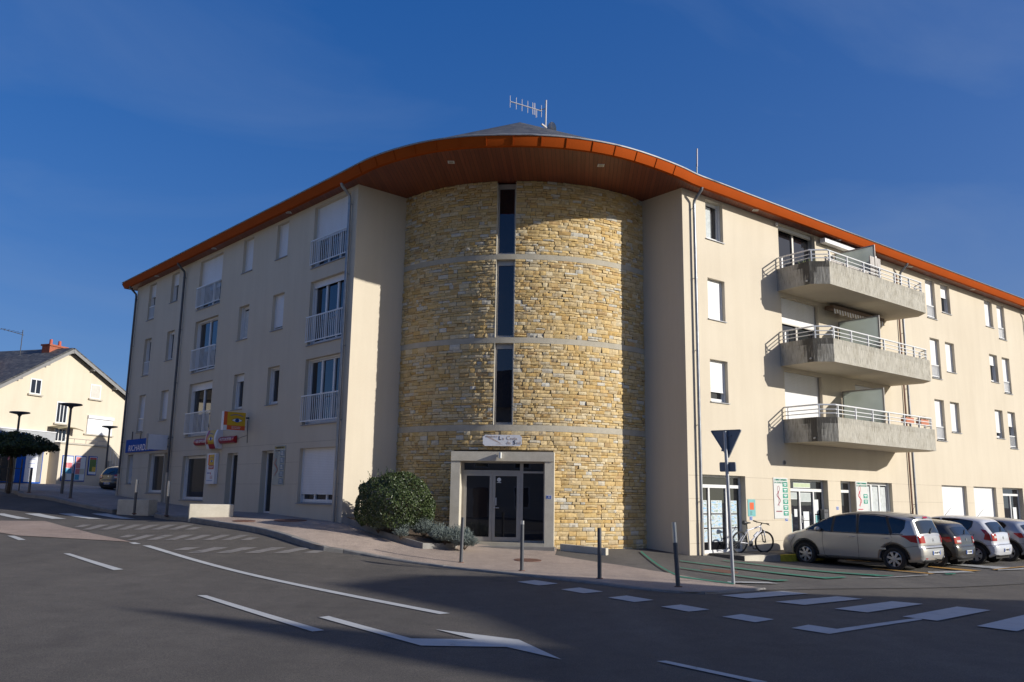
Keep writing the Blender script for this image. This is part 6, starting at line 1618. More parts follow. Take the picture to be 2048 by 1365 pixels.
# --- silver people carrier
C1 = Car([(3.50, .23), (3.62, .30), (3.66, .44), (3.66, .58), (3.60, .74), (3.46, .88), (3.15, 1.00), (2.80, 1.12), (2.45, 1.29), (2.05, 1.47), (1.65, 1.585), (1.2, 1.645), (.75, 1.66), (.3, 1.645), (-.1, 1.605), (-.40, 1.555), (-.53, 1.525), (-.575, 1.49), (-.60, 1.40), (-.68, 1.20), (-.735, 1.04), (-.765, .95), (-.79, .80), (-.795, .72), (-.83, .67), (-.845, .52), (-.835, .38), (-.79, .28), (-.70, .24)],
         2.73, .32, 1.83, 1.0, 1.66, .22, 2.7, -.15, ntap=.22, ttap=.12, tum=.23)
def extra1(t, C):
    SIL = MATS['silver_paint']
    for sg in (1, -1):
        M = MB(); C.patch(M, [(2.62, 1.07), (2.25, 1.28), (1.88, 1.44), (1.80, 1.46), (1.86, 1.035)], CARGLASS, sg); M.build('quarter_pane', t, local=True, smooth=60)
        M = MB(); C.patch(M, [(1.80, 1.035), (1.74, 1.475), (1.32, 1.545), (1.10, 1.555), (1.06, 1.025)], CARGLASS, sg); M.build('door_pane', t, local=True, smooth=60)
        M = MB(); C.patch(M, [(.98, 1.025), (1.00, 1.555), (.55, 1.55), (.22, 1.51), (.05, 1.04), (.12, 1.02)], CARGLASS, sg); M.build('door_pane', t, local=True, smooth=60)
        M = MB(); C.patch(M, [(-.02, 1.045), (.14, 1.50), (-.12, 1.47), (-.36, 1.40), (-.34, 1.20), (-.22, 1.05)], CARGLASS, sg); M.build('quarter_pane', t, local=True, smooth=60)
        M = MB(); B = [(2.66, 1.06), (2.25, 1.295), (1.84, 1.468), (1.32, 1.562), (1.0, 1.575), (.55, 1.572), (.2, 1.53), (-.36, 1.42)]; C.line(M, B, .022, BLACK, sg, .006); C.line(M, [(2.66, 1.05), (1.8, 1.02), (1.0, 1.008), (.1, 1.008), (-.3, 1.03)], .022, BLACK, sg, .006)
        for x0, x1 in (((1.82, 1.03), (1.77, 1.47)), ((1.02, 1.02), (1.05, 1.56)), ((.02, 1.03), (.19, 1.52))): C.line(M, [x0, x1], .075, BLACK, sg, .0065)
        M.build('window_trim', t, local=True)
        M = MB(); g = .010
        C.line(M, [(2.12, 1.02), (2.14, .70), (2.10, .34), (2.02, .27)], g, SEAM, sg); C.line(M, [(1.03, 1.01), (1.02, .62), (1.04, .27)], g, SEAM, sg); C.line(M, [(.05, 1.0), (-.02, .86), (.18, .72), (.40, .55), (.47, .30)], g, SEAM, sg); C.line(M, [(2.05, .27), (.45, .265)], g, SEAM, sg); C.line(M, [(3.05, .86), (3.25, .62), (3.2, .42)], g, SEAM, sg); C.line(M, [(-.30, .66), (-.70, .72)], g, SEAM, sg)
        M.build('panel_gap', t, local=True)
        M = MB(); C.line(M, [(1.95, .60), (1.10, .60)], .055, SIL, sg, .018); M.build('side_moulding', t, local=True); M = MB(); C.line(M, [(.97, .60), (.20, .605)], .055, SIL, sg, .018); M.build('side_moulding', t, local=True)
        M = MB(); C.patch(M, [(-.20, 1.00), (-.42, 1.005), (-.66, 1.02), (-.67, .80), (-.50, .83), (-.36, .93)], TAIL, sg, .010); k0, k1 = C.near(-.735, 1.02), C.near(-.79, .81); C.wrap(M, k0, k1, sg * .72, sg * .985, TAIL, .012, 6); M.build('tail_light', t, local=True, smooth=40)
        M = MB(); C.patch(M, [(3.12, .80), (3.0, .92), (3.3, .86), (3.42, .72), (3.30, .68)], CLEARL, sg, .008); M.build('headlight', t, local=True, smooth=40)
        M = MB(); C.patch(M, [(.02, .93), (-.10, .93), (-.12, .81), (0, .81)], SIL, sg, .004); M.build('fuel_flap', t, local=True)
    M = MB(); C.wrap(M, C.near(2.72, 1.16), C.near(1.78, 1.555), -.80, .80, CARGLASS, .005, 12, .06); M.build('windscreen', t, local=True, smooth=60)
    M = MB(); C.wrap(M, C.near(-.595, 1.42), C.near(-.725, 1.07), -.88, .88, CARGLASS, .006, 12); M.build('rear_window', t, local=True, smooth=60)
    M = MB(); M.path([C.pt(C.near(-.725, 1.07), .1, .03), C.pt(C.near(-.67, 1.2), -.22, .03)], .012, BLACK, 6); M.tube(C.pt(C.near(-.73, 1.06), .1, -.01), C.pt(C.near(-.725, 1.07), .1, .04), .028, BLACK, 8); M.build('rear_wiper', t, local=True)
    M = MB(); C.wrap(M, C.near(-.40, 1.555), C.near(-.575, 1.49), -.84, .84, SIL, .028, 10); M.build('spoiler', t, local=True, smooth=40)
    M = MB(); C.wrap(M, C.near(-.555, 1.505), C.near(-.58, 1.48), -.22, .22, TAIL, .034, 4); M.build('brake_light', t, local=True)
    M = MB(); C.wrap(M, C.near(-.835, .66), C.near(-.84, .655), -.95, .95, SEAM, .003, 12); C.wrap(M, C.near(-.79, .74), C.near(-.795, .725), -.93, .93, SEAM, .004, 12); C.wrap(M, C.near(-.81, .33), C.near(-.70, .24), -.9, .9, BLACK, .004, 10); M.build('bumper_trim', t, local=True)
    M = MB()
    for e in (-.85, .75): C.wrap(M, C.near(-.835, .39), C.near(-.825, .355), e, e + .12, TAIL, .008, 3)
    M.build('reflector', t, local=True)
    M = MB(); p = C.pt(C.near(-.775, .89), 0, .01)
    for dz in (.03, -.02): M.poly((p + Vector((0, .06, dz - .035)), p + Vector((0, 0, dz + .03)), p + Vector((0, 0, dz + .005)), p + Vector((0, .06, dz - .055))), STEEL); M.poly((p + Vector((0, 0, dz + .03)), p + Vector((0, -.06, dz - .035)), p + Vector((0, -.06, dz - .055)), p + Vector((0, 0, dz + .005))), STEEL)
    M.build('badge', t, local=True)
    plate(t, C, C.near(-.845, .53), 'CM 650 YB', .53)
    M = MB(); M.path([(-.70, -.1, .33), (-.95, -.1, .32), (-1.0, -.1, .40)], .022, BLACK, 8); M.lathe([(.001, .0), (.03, .015), (.03, .04), (.001, .055)], STEEL, (-1.0, -.1, .39), n=12); M.build('tow_bar', t, local=True, smooth=50)
    M = MB(); M.tube((-.22, 0, 1.60), (-.34, 0, 1.84), .008, BLACK, 6, r2=.003); M.build('aerial', t, local=True)
    M = MB(); C.wrap(M, C.near(3.66, .62), C.near(3.64, .35), -.7, .7, BLACK, .006, 8); M.build('grille', t, local=True)
    handles(t, C, ((1.22, .905), (.22, .90)), SIL); mirrors(t, C, 2.22, 1.02, SIL)
SILP = mat('silver_paint', lambda: m_car('silver_paint', (0.50, 0.485, 0.455), .55, .34))
car1 = base_car('silver people carrier with a tow bar, nearest of the parked cars', SILP, C1, 7, .225, extra1)
HEAD = R(90 + 43)
def put(t, u, w, dh=0):
    p = onR(u, w, 0); h = HEAD + dh; ax = Vector((math.cos(h), math.sin(h), 0)); lf = Vector((-ax.y, ax.x, 0))
    c = p - lf * .80
    t.location = (c.x, c.y, GL(c.x, c.y) + .002); t.rotation_euler = (0, 0, h)
put(car1, 3.86, 4.33)

# --- hatchbacks
def hatch(label, paintname, col, metal, top, zb, zr, W, wb, r, win, light, txt, badge, spokes, rimr, u, w, tum=.2, tail=None, rw=None, hand=None):
    pm = mat(paintname, lambda: m_car(paintname, col, metal, .3)); C = Car(top, wb, r, W, zb, zr, .21, wb - .05, -.12, tum=tum, ttap=.14)
    def ex(t, C):
        for sg in (1, -1):
            for nm, poly in win: M = MB(); C.patch(M, poly, CARGLASS, sg); M.build(nm, t, local=True, smooth=60)
            M = MB()
            for nm, poly in win: C.line(M, poly + poly[:1], .028, BLACK, sg, .0065)
            M.build('window_trim', t, local=True)
            M = MB(); C.line(M, [(wb * .72, zb - .01), (wb * .74, .3)], .01, SEAM, sg); C.line(M, [(wb * .33, zb - .01), (wb * .34, .28)], .01, SEAM, sg); C.line(M, [(-.02, zb - .04), (.02, zb - .15), (.22, .66), (.40, .5), (.46, .3)], .01, SEAM, sg); C.line(M, [(-.28, .60), (-.6, .62)], .01, SEAM, sg); M.build('panel_gap', t, local=True)
            sp_, (ka, kb, e0) = light
            M = MB(); C.patch(M, sp_, TAIL, sg, .010); C.wrap(M, C.near(*ka), C.near(*kb), sg * e0, sg * .985, TAIL, .012, 6); M.build('tail_light', t, local=True, smooth=40)
            p_, q_ = C.near(*ka), C.near(*kb); mid = (p_ + q_) // 2
            M = MB(); C.wrap(M, mid, min(q_, mid + 2), sg * (e0 + .02), sg * .9, CLEARL, .016, 4); M.build('indicator_lens', t, local=True, smooth=40)
        M = MB(); C.wrap(M, C.near(*rw[0]), C.near(*rw[1]), -.84, .84, CARGLASS, .006, 12); M.build('rear_window', t, local=True, smooth=60)
        M = MB(); M.path([C.pt(C.near(*rw[1]), .05, .03), C.pt((C.near(*rw[1]) + C.near(*rw[0])) // 2, -.35, .03)], .012, BLACK, 6); M.build('rear_wiper', t, local=True)
        M = MB(); k = C.near(*tail[0]); C.wrap(M, k, k + 1, -.95, .95, SEAM, .003, 12); C.wrap(M, C.near(*tail[1]), len(C.top) - 1, -.88, .88, BLACK, .004, 10); M.build('bumper_trim', t, local=True)
        M = MB(); p = C.pt(C.near(*badge), 0, .01); M.poly([p + Vector((0, .0, .06)), p + Vector((0, -.045, 0)), p + Vector((0, 0, -.06)), p + Vector((0, .045, 0))], STEEL); M.build('badge', t, local=True)
        plate(t, C, C.near(*tail[2]), txt, .5)
        M = MB(); M.tube((wb * .45, 0, zr - .03), (wb * .36, 0, zr + .25), .008, BLACK, 6, r2=.003); M.build('aerial', t, local=True)
        handles(t, C, hand, BLACK if 'white' in paintname else pm); mirrors(t, C, wb * .78, zb, pm)
    t = base_car(label, pm, C, spokes, rimr, ex); put(t, u, w); return t
TOPG = [(3.25, .22), (3.36, .34), (3.38, .52), (3.30, .70), (3.05, .84), (2.6, .95), (2.3, 1.02), (1.9, 1.25), (1.5, 1.39), (1.0, 1.45), (.5, 1.44), (.05, 1.40), (-.20, 1.36), (-.33, 1.31), (-.40, 1.22), (-.55, 1.02), (-.60, .93), (-.625, .80), (-.635, .68), (-.66, .62), (-.675, .5), (-.66, .38), (-.62, .28), (-.52, .24)]
hatch('dark grey hatchback between the silver people carrier and the white hatchback', 'grey_paint', (0.050, 0.049, 0.047), .35, TOPG, .96, 1.45, 1.73, 2.59, .31,
      [('door_pane', [(2.1, 1.02), (1.75, 1.27), (1.35, 1.36), (1.0, 1.375), (1.0, .99)]), ('door_pane', [(.93, .99), (.93, 1.375), (.5, 1.36), (.12, 1.28), (-.08, 1.16), (.05, 1.0)])],
      ([(-.18, .90), (-.44, .93), (-.52, .80), (-.36, .76)], ((-.60, .93), (-.632, .74), .62)), 'CY 370 NT', (-.62, .82), 5, .21, 6.40, 4.32, rw=((-.40, 1.24), (-.555, 1.0)), tail=((-.65, .64), (-.63, .30), (-.672, .47)), hand=((1.1, .84),))
TOPW = [(3.20, .22), (3.32, .34), (3.34, .55), (3.28, .74), (3.05, .88), (2.6, .98), (2.3, 1.06), (1.95, 1.30), (1.6, 1.44), (1.1, 1.52), (.6, 1.53), (.15, 1.50), (-.15, 1.45), (-.26, 1.40), (-.34, 1.31), (-.52, 1.06), (-.58, .97), (-.60, .85), (-.61, .68), (-.66, .62), (-.68, .5), (-.66, .38), (-.62, .29), (-.52, .25)]
hatch('white hatchback with plastic hubcaps, third of the parked cars', 'white_paint', (0.58, 0.59, 0.62), .0, TOPW, 1.0, 1.53, 1.75, 2.59, .315,
      [('door_pane', [(2.1, 1.06), (1.80, 1.29), (1.4, 1.415), (1.05, 1.435), (1.05, 1.03)]), ('door_pane', [(.97, 1.03), (.97, 1.435), (.5, 1.43), (.02, 1.36), (.05, 1.2), (.2, 1.04)])],
      ([(-.22, 1.12), (-.37, 1.10), (-.47, .98), (-.52, .76), (-.30, .80), (-.34, .96)], ((-.56, 1.0), (-.605, .76), .74)), 'AP 290 PA', (-.60, .86), 6, .215, 8.89, 4.42, tum=.17, rw=((-.33, 1.33), (-.545, 1.02)), tail=((-.63, .65), (-.63, .31), (-.678, .47)), hand=((.22, .88), (1.15, .88)))
hatch('silver blue hatchback at the right edge of the photo', 'silver_blue_paint', (0.36, 0.38, 0.42), .45, [(x, z * 1.02) for x, z in TOPG], .98, 1.48, 1.81, 2.64, .32,
      [('door_pane', [(2.1, 1.05), (1.75, 1.29), (1.35, 1.39), (1.0, 1.40), (1.0, 1.02)]), ('door_pane', [(.93, 1.02), (.93, 1.40), (.5, 1.39), (.10, 1.30), (.0, 1.20), (.12, 1.05)])],
      ([(-.22, .96), (-.46, .97), (-.53, .82), (-.40, .80)], ((-.595, .96), (-.63, .78), .68)), 'BX 418 LD', (-.62, .84), 5, .22, 11.5, 4.4, rw=((-.40, 1.26), (-.555, 1.03)), tail=((-.65, .65), (-.63, .31), (-.672, .48)), hand=((1.1, .86), (.15, .86)))

# ---------------------------------------------------------------- white mountain bike leaning at the agency door
BIKEW = plain('bike_white', (0.72, 0.70, 0.72), .3, var=.03); PINK = plain('bike_red', (0.40, 0.03, 0.06), .35); SPOKE = plain('spoke_steel', (0.5, .5, .5), .4, .4)
bp = CR + DR * 1.98 + NR * .30; ha = R(90 - 60.0); t = thing('bicycle', 'white mountain bike leaning by the agency door', 'bicycle', (bp.x, bp.y, FZ(1.98)), ha)
t.rotation_euler = (R(7), 0, ha)
RW, WB = .345, 1.08
def bwheel(x, name, yaw=0):
    M = MB(); c = Vector((x, 0, RW)); n = 36
    cy, sy = math.cos(yaw), math.sin(yaw); ax = Vector((-sy, cy, 0)); fx = Vector((cy, sy, 0))
    for rr_, tr, m in ((RW - .022, .024, RUBBER),):
        M.path([c + fx * rr_ * math.cos(2 * math.pi * k / n) + Vector((0, 0, rr_ * math.sin(2 * math.pi * k / n))) for k in range(n + 1)], tr, m, 8, False)
    wh = M.build(name, t, local=True, smooth=60)
    M = MB(); M.path([c + fx * (RW - .05) * math.cos(2 * math.pi * k / n) + Vector((0, 0, (RW - .05) * math.sin(2 * math.pi * k / n))) for k in range(n + 1)], .011, DGREY, 6, False)
    M.tube(c - ax * .05, c + ax * .05, .02, BLACK, 10); M.build('rim', wh, local=True, smooth=60)
    M = MB()
    for k in range(24):
        a = 2 * math.pi * k / 24; M.tube(c + ax * (.03 if k % 2 else -.03), c + fx * (RW - .05) * math.cos(a) + Vector((0, 0, (RW - .05) * math.sin(a))), .0018, SPOKE, 4, caps=False)
    M.build('spokes', wh, local=True)
bwheel(0, 'wheel'); bwheel(WB, 'wheel', R(-14))
BB, ST, HT, HB = Vector((.44, 0, .31)), Vector((.30, 0, .76)), Vector((.87, 0, .84)), Vector((.905, 0, .70))
M = MB()
M.tube(BB, ST, .019, BIKEW, 10); M.tube(ST + Vector((.01, 0, -.05)), HT, .022, BIKEW, 10); M.tube(BB, HB, .027, BIKEW, 10); M.tube(HT + Vector((-.01, 0, .03)), HB + Vector((.01, 0, -.03)), .025, BIKEW, 10)
for s_ in (-.05, .05): M.tube((0, s_, RW), BB + Vector((0, s_ * .6, 0)), .011, BIKEW, 8); M.tube((0, s_, RW), ST + Vector((.01, s_ * .4, -.06)), .010, BIKEW, 8)
fr = M.build('frame', t, local=True, smooth=60)
M = MB(); M.tube(BB.lerp(HB, .15) + Vector((0, .028, 0)), BB.lerp(HB, .35) + Vector((0, .028, 0)), .007, PINK, 6); M.tube((.02, .06, RW), BB + Vector((-.05, .045, 0)), .006, PINK, 6); M.build('red_stripe', fr, local=True)
M = MB()
for s_ in (-.055, .055): M.tube((WB - .0, s_, RW), (WB - .09, s_, .66), .016, DGREY, 8); M.tube((WB - .06, s_, .56), (WB - .10, s_, .70), .022, BIKEW, 8)
M.tube((WB - .10, -.06, .70), (WB - .10, .06, .70), .022, BLACK, 8); M.tube((WB - .10, 0, .70), HT, .018, BLACK, 8); M.build('fork', t, local=True, smooth=60)
M = MB(); M.tube(HT + Vector((0, 0, .02)), HT + Vector((.06, 0, .10)), .018, BLACK, 8); hb = HT + Vector((.06, 0, .10)); M.path([hb + Vector((-.05, -.33, .02)), hb + Vector((-.01, -.12, 0)), hb, hb + Vector((-.01, .12, 0)), hb + Vector((-.05, .33, .02))], .014, BLACK, 8)
for s_ in (-1, 1): M.tube(hb + Vector((-.05, s_ * .33, .02)), hb + Vector((-.03, s_ * .21, .01)), .020, RUBBER, 8); M.tube(hb + Vector((.0, s_ * .18, 0)), hb + Vector((.05, s_ * .28, -.04)), .008, BLACK, 6)
M.build('handlebar', t, local=True, smooth=60)
M = MB(); M.tube(ST, (.265, 0, .92), .014, BLACK, 8); M.build('seat_post', t, local=True)
M = MB(); M.path([(.12, 0, .955), (.18, 0, .95), (.26, 0, .945), (.34, 0, .95), (.42, 0, .945)], [.065, .07, .045, .028, .02], BLACK, 10); M.build('saddle', t, local=True, smooth=60)
M = MB(); M.tube(BB + Vector((0, -.05, 0)), BB + Vector((0, -.06, 0)), .095, DGREY, 20); M.tube(BB + Vector((0, -.06, 0)), BB + Vector((.1, -.08, -.14)), .012, DGREY, 6); M.tube(BB + Vector((0, .06, 0)), BB + Vector((-.1, .08, .14)), .012, DGREY, 6); M.box(.50, .60, -.17, -.08, .15, .18, BLACK); M.box(.29, .39, .08, .17, .43, .46, BLACK); M.tube((0, -.055, RW), (0, -.05, RW), .05, DGREY, 14); M.build('crankset', t, local=True)
M = MB(); M.tube(BB.lerp(HB, .42) + Vector((-.02, 0, .05)), BB.lerp(HB, .75) + Vector((-.02, 0, .05)), .036, SIGNW, 12); M.build('water_bottle', t, local=True, smooth=50)

# ================================================================== gabled house with the press shop, beyond the side street
HD = Vector((math.sin(R(18)), math.cos(R(18)), 0)); HN = Vector((HD.y, -HD.x, 0)); HK = 1.138; HO = Vector((-26.515, 51.585, 0)) * HK + Vector((0, 0, 1.65 - 1.65 * HK))
HFm = frame_matrix(HO, HD * HK, -HN * HK, (0, 0, HK))
CREAM = mat('cream_render', lambda: m_plaster()); 
SLATEROOF = SLATE; BRICK = MATS['chimney_brick']; POT = plain('clay_pot', (0.42, 0.09, 0.06), .8, var=.15)
GREYWOOD = plain('grey_barge_board', (0.22, 0.215, 0.21), .7, var=.1)
hz = 1.7
t = thing('gabled_house', 'cream gabled house with brick chimneys and a ground floor press shop', 'house', (HO.x, HO.y, hz + .01))
AP, ER, EL = (-1.1, 9.95), (4.25, 7.46), (-6.6, 6.70); DEP = 9.0
M = MB(HFm); gp = [(EL[0], hz - .8), (ER[0], hz - .8), ER, AP, EL]
M.poly([(x, 0, z) for x, z in gp], CREAM); M.poly([(x, DEP, z) for x, z in gp[::-1]], CREAM)
M.poly([(ER[0], 0, hz - .8), (ER[0], DEP, hz - .8), (ER[0], DEP, ER[1]), (ER[0], 0, ER[1])], CREAM); M.poly([(EL[0], DEP, hz - .8), (EL[0], 0, hz - .8), (EL[0], 0, EL[1]), (EL[0], DEP, EL[1])], CREAM); M.build('wall', t)
M = MB(HFm); o = .32
def slope(a, b, ext):
    a, b = Vector(a), Vector(b); e = b + (b - a).normalized() * ext; n = Vector((-(b - a).y, (b - a).x)).normalized(); n = n if n.y > 0 else -n
    q = [(p + n * h) for h in (.02, .16) for p in (a, e)]; i = [M.v((p.x, y, p.y)) for y in (-o, DEP + o) for p in q]
    for f in ((0, 1, 3, 2), (4, 6, 7, 5), (2, 3, 7, 6), (0, 4, 5, 1), (1, 5, 7, 3)): M.face([i[k] for k in f], SLATE)
slope(AP, ER, .3); slope(AP, EL, .4); rf = M.build('roof', t)
M = MB(HFm)
for a, b in ((AP, ER), (AP, EL)):
    a, b = Vector(a), Vector(b); d_ = (b - a).normalized(); n = Vector((-d_.y, d_.x)); n = n if n.y > 0 else -n; e = b + d_ * .35
    i = [M.v((p.x, y, p.y)) for y in (-o - .03, -o) for p in (a - n * .12, e - n * .12, e + n * .06, a + n * .06)]
    for f in ((0, 1, 2, 3), (0, 4, 5, 1), (3, 2, 6, 7)): M.face([i[k] for k in f], GREYWOOD)
M.build('barge_board', rf)
for f, (a, b) in ((.0, (AP, ER)), (.33, (AP, ER)), (.7, (AP, ER)), (.30, (AP, EL)), (.62, (AP, EL))):
    p = Vector(a).lerp(Vector(b), f); M = MB(HFm); M.box(p.x - .07, p.x + .07, -o + .01, 0, p.y - .2, p.y - .02, GREYWOOD); M.build('rafter_end', rf)
def chimney(x0, x1, y, z0, z1, pots, ph):
    M = MB(HFm); M.box(x0, x1, y - .3, y + .3, z0, z1 - .1, BRICK); M.box(x0 - .06, x1 + .06, y - .36, y + .36, z1 - .1, z1, BRICK); ch = M.build('chimney', rf)
    for k in range(pots): x = x0 + (x1 - x0) * (k + .5) / pots; M = MB(HFm); M.tube((x, y, z1), (x, y, z1 + ph), .10, POT, 10, r2=.085); M.build('chimney_pot', ch, smooth=50)
chimney(-1.75, -.45, 1.2, 9.2, 10.28, 2, .34); chimney(-4.5, -3.0, 4.2, 8.2, 9.75, 4, .36)
M = MB(HFm); M.tube((-1.9, 3, 9.5), (-1.9, 3, 11.2), .025, DGREY, 5); M.tube((-3.4, 3, 11.0), (-1.8, 3, 10.9), .02, DGREY, 5)
for k in range(5): M.tube((-3.3 + .3 * k, 2.75, 10.99), (-3.3 + .3 * k, 3.25, 10.99), .012, DGREY, 4)
M.build('roof_aerial', rf)
def hwin(x0, x1, z0, z1, n, kind='window', y=0.0):
    M = MB(HFm); f = .07; M.box(x0, x1, y - .02, y + .02, z0, z1, PVC); M.box(x0 - .12, x1 + .12, y - .12, y + .02, z0 - .09, z0 - .002, plain('stone_sill', (0.45, .41, .34), .8)); w = M.build('window', t)
    M = MB(HFm); dw = (x1 - x0 - f) / n
    for k in range(n): M.box(x0 + f + k * dw, x0 + (k + 1) * dw, y - .03, y - .015, z0 + f, z1 - f, GLASS if kind == 'window' else plain('pale_shutter', (0.55, 0.52, 0.46), .7, var=.08))
    M.build('pane' if kind == 'window' else 'shutter', w)
hwin(-3.64, -2.86, 7.02, 7.92, 2); hwin(.80, 1.66, 7.25, 8.16, 1, 'shutter'); hwin(-1.62, -.80, 5.52, 6.80, 3); hwin(-1.58, -.70, 4.42, 5.22, 3)
M = MB(HFm); M.box(.80, 2.86, -.06, -.01, 5.06, 6.02, SHUT); M.box(.78, 2.88, -.14, 0, 6.02, 6.2, SIGNW); M.box(.6, 3.0, -.1, 0, 4.98, 5.055, MATS['stone_sill']); M.build('roller_shutter', t)
M = MB(HFm); n = 8
for k in range(n):
    a, b = k / n, (k + 1) / n; fa, fb = -2.1 + 1.9 * a, -2.1 + 1.9 * b; za, zb_ = 5.16 + .13 * math.sin(math.pi * a), 5.16 + .13 * math.sin(math.pi * b)
    M.poly(((fa, -.8, za), (fb, -.8, zb_), (fb, 0, zb_ + .1), (fa, 0, za + .1)), plain('canopy_brown', (0.20, 0.17, 0.10), .7)); M.poly(((fa, -.8, za - .06), (fb, -.8, zb_ - .06), (fb, -.8, zb_), (fa, -.8, za)), MATS['canopy_brown'])
M.build('canopy', t)
# flat roofed annex with poster cases
M = MB(HFm); M.box(-1.75, 1.95, -.75, .02, hz - .6, 4.28, CREAM); M.box(-1.82, 2.02, -.82, .02, 4.28, 4.38, MATS['stone_sill']); M.build('annex', t)
M = MB(HFm)
for z in (4.62,): M.tube((-1.7, -.78, z), (1.9, -.78, z), .014, ZINC, 5)
for k in range(5): M.tube((-1.7 + .9 * k, -.78, 4.38), (-1.7 + .9 * k, -.78, 4.62), .012, ZINC, 5)
M.build('railing', t)
rgp = random.Random(9); PC = [PAPER, plain('poster_pink', (0.55, 0.16, 0.18), .6), plain('poster_sky', (0.06, 0.30, 0.46), .6), plain('poster_cream', (0.5, 0.48, 0.38), .6), PAPER, PAPER]
for x0, x1, z0, z1, kind in ((-1.52, -.70, 2.14, 3.62, 0), (-.58, .26, 2.12, 3.64, 1), (.46, 1.14, 2.52, 3.66, 2)):
    M = MB(HFm); M.box(x0, x1, -.79, -.75, z0, z1, SIGNB); c = M.build('poster_case', t)
    M = MB(HFm); M.box(x0 + .05, x1 - .05, -.80, -.79, z0 + .05, z1 - .05, PAPER)
    if kind < 2:
        for r in range(4):
            for q in range(2):
                m = PC[rgp.randrange(6)] if kind == 0 else (PC[1] if q == 0 and r > 0 else PC[rgp.randrange(6)]); w_ = (x1 - x0 - .14) / 2; h_ = (z1 - z0 - .14) / 4
                M.box(x0 + .07 + q * w_ + .01, x0 + .07 + (q + 1) * w_ - .01, -.803, -.80, z0 + .07 + r * h_ + .02, z0 + .07 + (r + 1) * h_ - .01, m)
    else: M.box(x0 + .08, x1 - .08, -.803, -.80, z0 + .2, z1 - .2, plain('poster_green', (0.10, 0.17, 0.03), .6)); M.box(x0 + .08, x1 - .08, -.803, -.80, z1 - .2, z1 - .08, SIGNR); M.box(x0 + .3, x1 - .1, -.806, -.803, z0 + .22, z0 + .5, SIGNY)
    M.build('posters', c)
# shop front
M = MB(HFm); M.box(-6.5, -1.72, -.30, .0, 3.95, 4.90, plain('shop_band', (0.36, 0.37, 0.38), .5)); M.box(-6.5, -1.72, -.34, -.0, 4.90, 4.95, SIGNW); sh = M.build('shop_fascia', t)
text('MAISON DE', .42 * HK, SIGNB, HFm @ Vector((-4.78, -.305, 4.56)), HD, UP, sh, sx=1.0, bold=.006); text('LA PRESSE', .42 * HK, SIGNB, HFm @ Vector((-4.7, -.305, 4.16)), HD, UP, sh, sx=1.0, bold=.006)
M = MB(HFm); M.box(-5.6, -2.25, -.10, .0, hz + .25, 3.9, SIGNB); M.box(-5.5, -4.05, -.12, -.09, hz + .33, 3.8, GLASS); M.box(-3.42, -2.62, -.12, -.09, hz + .33, 3.8, SIGNW); M.box(-2.60, -2.32, -.12, -.09, hz + .33, 3.8, plain('grey_panel', (0.2, 0.2, 0.21), .5))
M.build('shop_window', t)
M = MB(HFm)
for z in (3.3, 3.06, 2.82): M.box(-3.2, -2.75, -.125, -.12, z, z + .02, SIGNB)
for k in range(9): M.box(-5.4 + rgp.uniform(0, 1.2), -5.2 + rgp.uniform(0, 1.2), -.124, -.12, 2.2 + rgp.uniform(0, 1.3), 2.35 + rgp.uniform(0.1, 1.4), PC[rgp.randrange(6)]) if False else None
for k in range(8): x, z = -5.45 + rgp.uniform(0, 1.2), 2.1 + rgp.uniform(0, 1.5); M.box(x, x + .16, -.124 - k * .001, -.12, z, z + .2, PC[k % 6])
M.build('window_display', t)
# outside stairs with a railing, hedge at their foot
M = MB(HFm)
for k in range(8): x = 2.0 + .24 * k; M.box(x, x + .24, -.9, -.05, hz - .5, 3.45 - .17 * k, MATS['stone_sill'])
M.build('stairs', t)
M = MB(HFm)
for k in range(9): x = 2.05 + .24 * k; M.tube((x, -.9, 3.4 - .17 * k), (x, -.9, 4.25 - .17 * k), .012, WMETAL, 5)
M.tube((2.0, -.9, 4.28), (4.0, -.9, 2.9), .02, WMETAL, 6); M.build('stair_railing', t)
rg = random.Random(77); hg = thing('hedge', 'low dark clipped hedge at the foot of the outside stairs', 'hedge', HFm @ Vector((2.7, -1.7, hz))); M = MB(); cols = []; pts = []; nor = []
for k in range(2600):
    p = HFm @ Vector((rg.uniform(1.75, 4.2), rg.uniform(-2.1, -1.3), rg.uniform(hz - .1, 2.55))); pts.append(p); nor.append((rg.gauss(0, 1), rg.gauss(0, 1), .6))
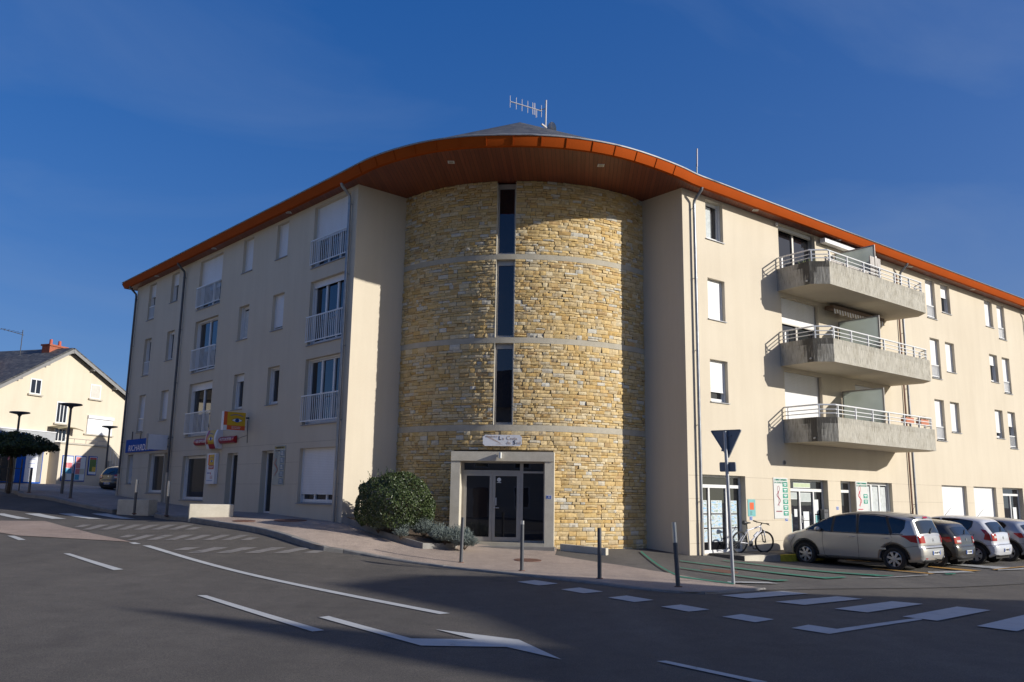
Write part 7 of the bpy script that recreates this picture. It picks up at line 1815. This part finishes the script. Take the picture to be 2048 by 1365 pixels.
leaves(M, cols, pts, .06, LEAF3, nor, rg, .8); M.build('foliage', hg, attr=('leaf_tone', cols)); M = MB(HFm); M.box(1.85, 4.1, -2.0, -1.4, hz - .2, 2.4, plain('hedge_core', (0.012, 0.016, 0.008), .95)); M.build('core', hg)
# neighbour's dark roof to the left
t = thing('neighbour_house', 'house behind with only its mossy dark roof showing at the left edge', 'house', HFm @ Vector((-9, 8, hz))); M = MB(HFm)
M.box(-16, -4.4, 4.5, 12, hz - .5, 7.6, CREAM); M.build('wall', t); M = MB(HFm); DKROOF = plain('mossy_roof', (0.060, 0.048, 0.032), .9, var=.45, vscale=3)
M.poly(((-16.3, 4.0, 7.5), (-4.0, 4.0, 7.5), (-4.0, 8.2, 10.0), (-16.3, 8.2, 10.0)), DKROOF); M.poly(((-4.0, 12.4, 7.5), (-16.3, 12.4, 7.5), (-16.3, 8.2, 10.0), (-4.0, 8.2, 10.0)), DKROOF); M.tube((-16.3, 8.2, 10.02), (-4.0, 8.2, 10.02), .08, LEAD, 6); M.build('roof', t)
# black car half hidden behind the wing
bc_ = hatch('black car half hidden behind the far corner of the left wing', 'black_paint', (0.012, 0.012, 0.014), .2, TOPG, .96, 1.45, 1.73, 2.59, .31,
      [('door_pane', [(2.1, 1.02), (1.75, 1.27), (1.35, 1.36), (1.0, 1.375), (1.0, .99)])], ([(-.18, .90), (-.44, .93), (-.52, .80), (-.36, .76)], ((-.60, .93), (-.632, .74), .62)), 'DF 128 KG', (-.62, .82), 5, .21, 0, 0, rw=((-.40, 1.24), (-.555, 1.0)), tail=((-.65, .64), (-.63, .30), (-.672, .47)), hand=((1.1, .84),))
bc_['group'] = 'cars up the side street'; bx, by = -21.35, 46.6; bc_.location = (bx, by, G(bx, by)); bc_.rotation_euler = (0, 0, R(62))

# house hidden behind the wing whose roof slope shades the foot of the annex
_so = Vector((-30.4, 57.9, 0)) + Vector((.954, -.3, 0)) * 13.5 - Vector((.3, .954, 0)) * 1.4
house('ochre house hidden behind the far end of the left wing', _so.xy, R(-17.4), 8, 9, 5.1, .88, HOUSEW[0], 2, 2, chim=False, group='houses across the streets')
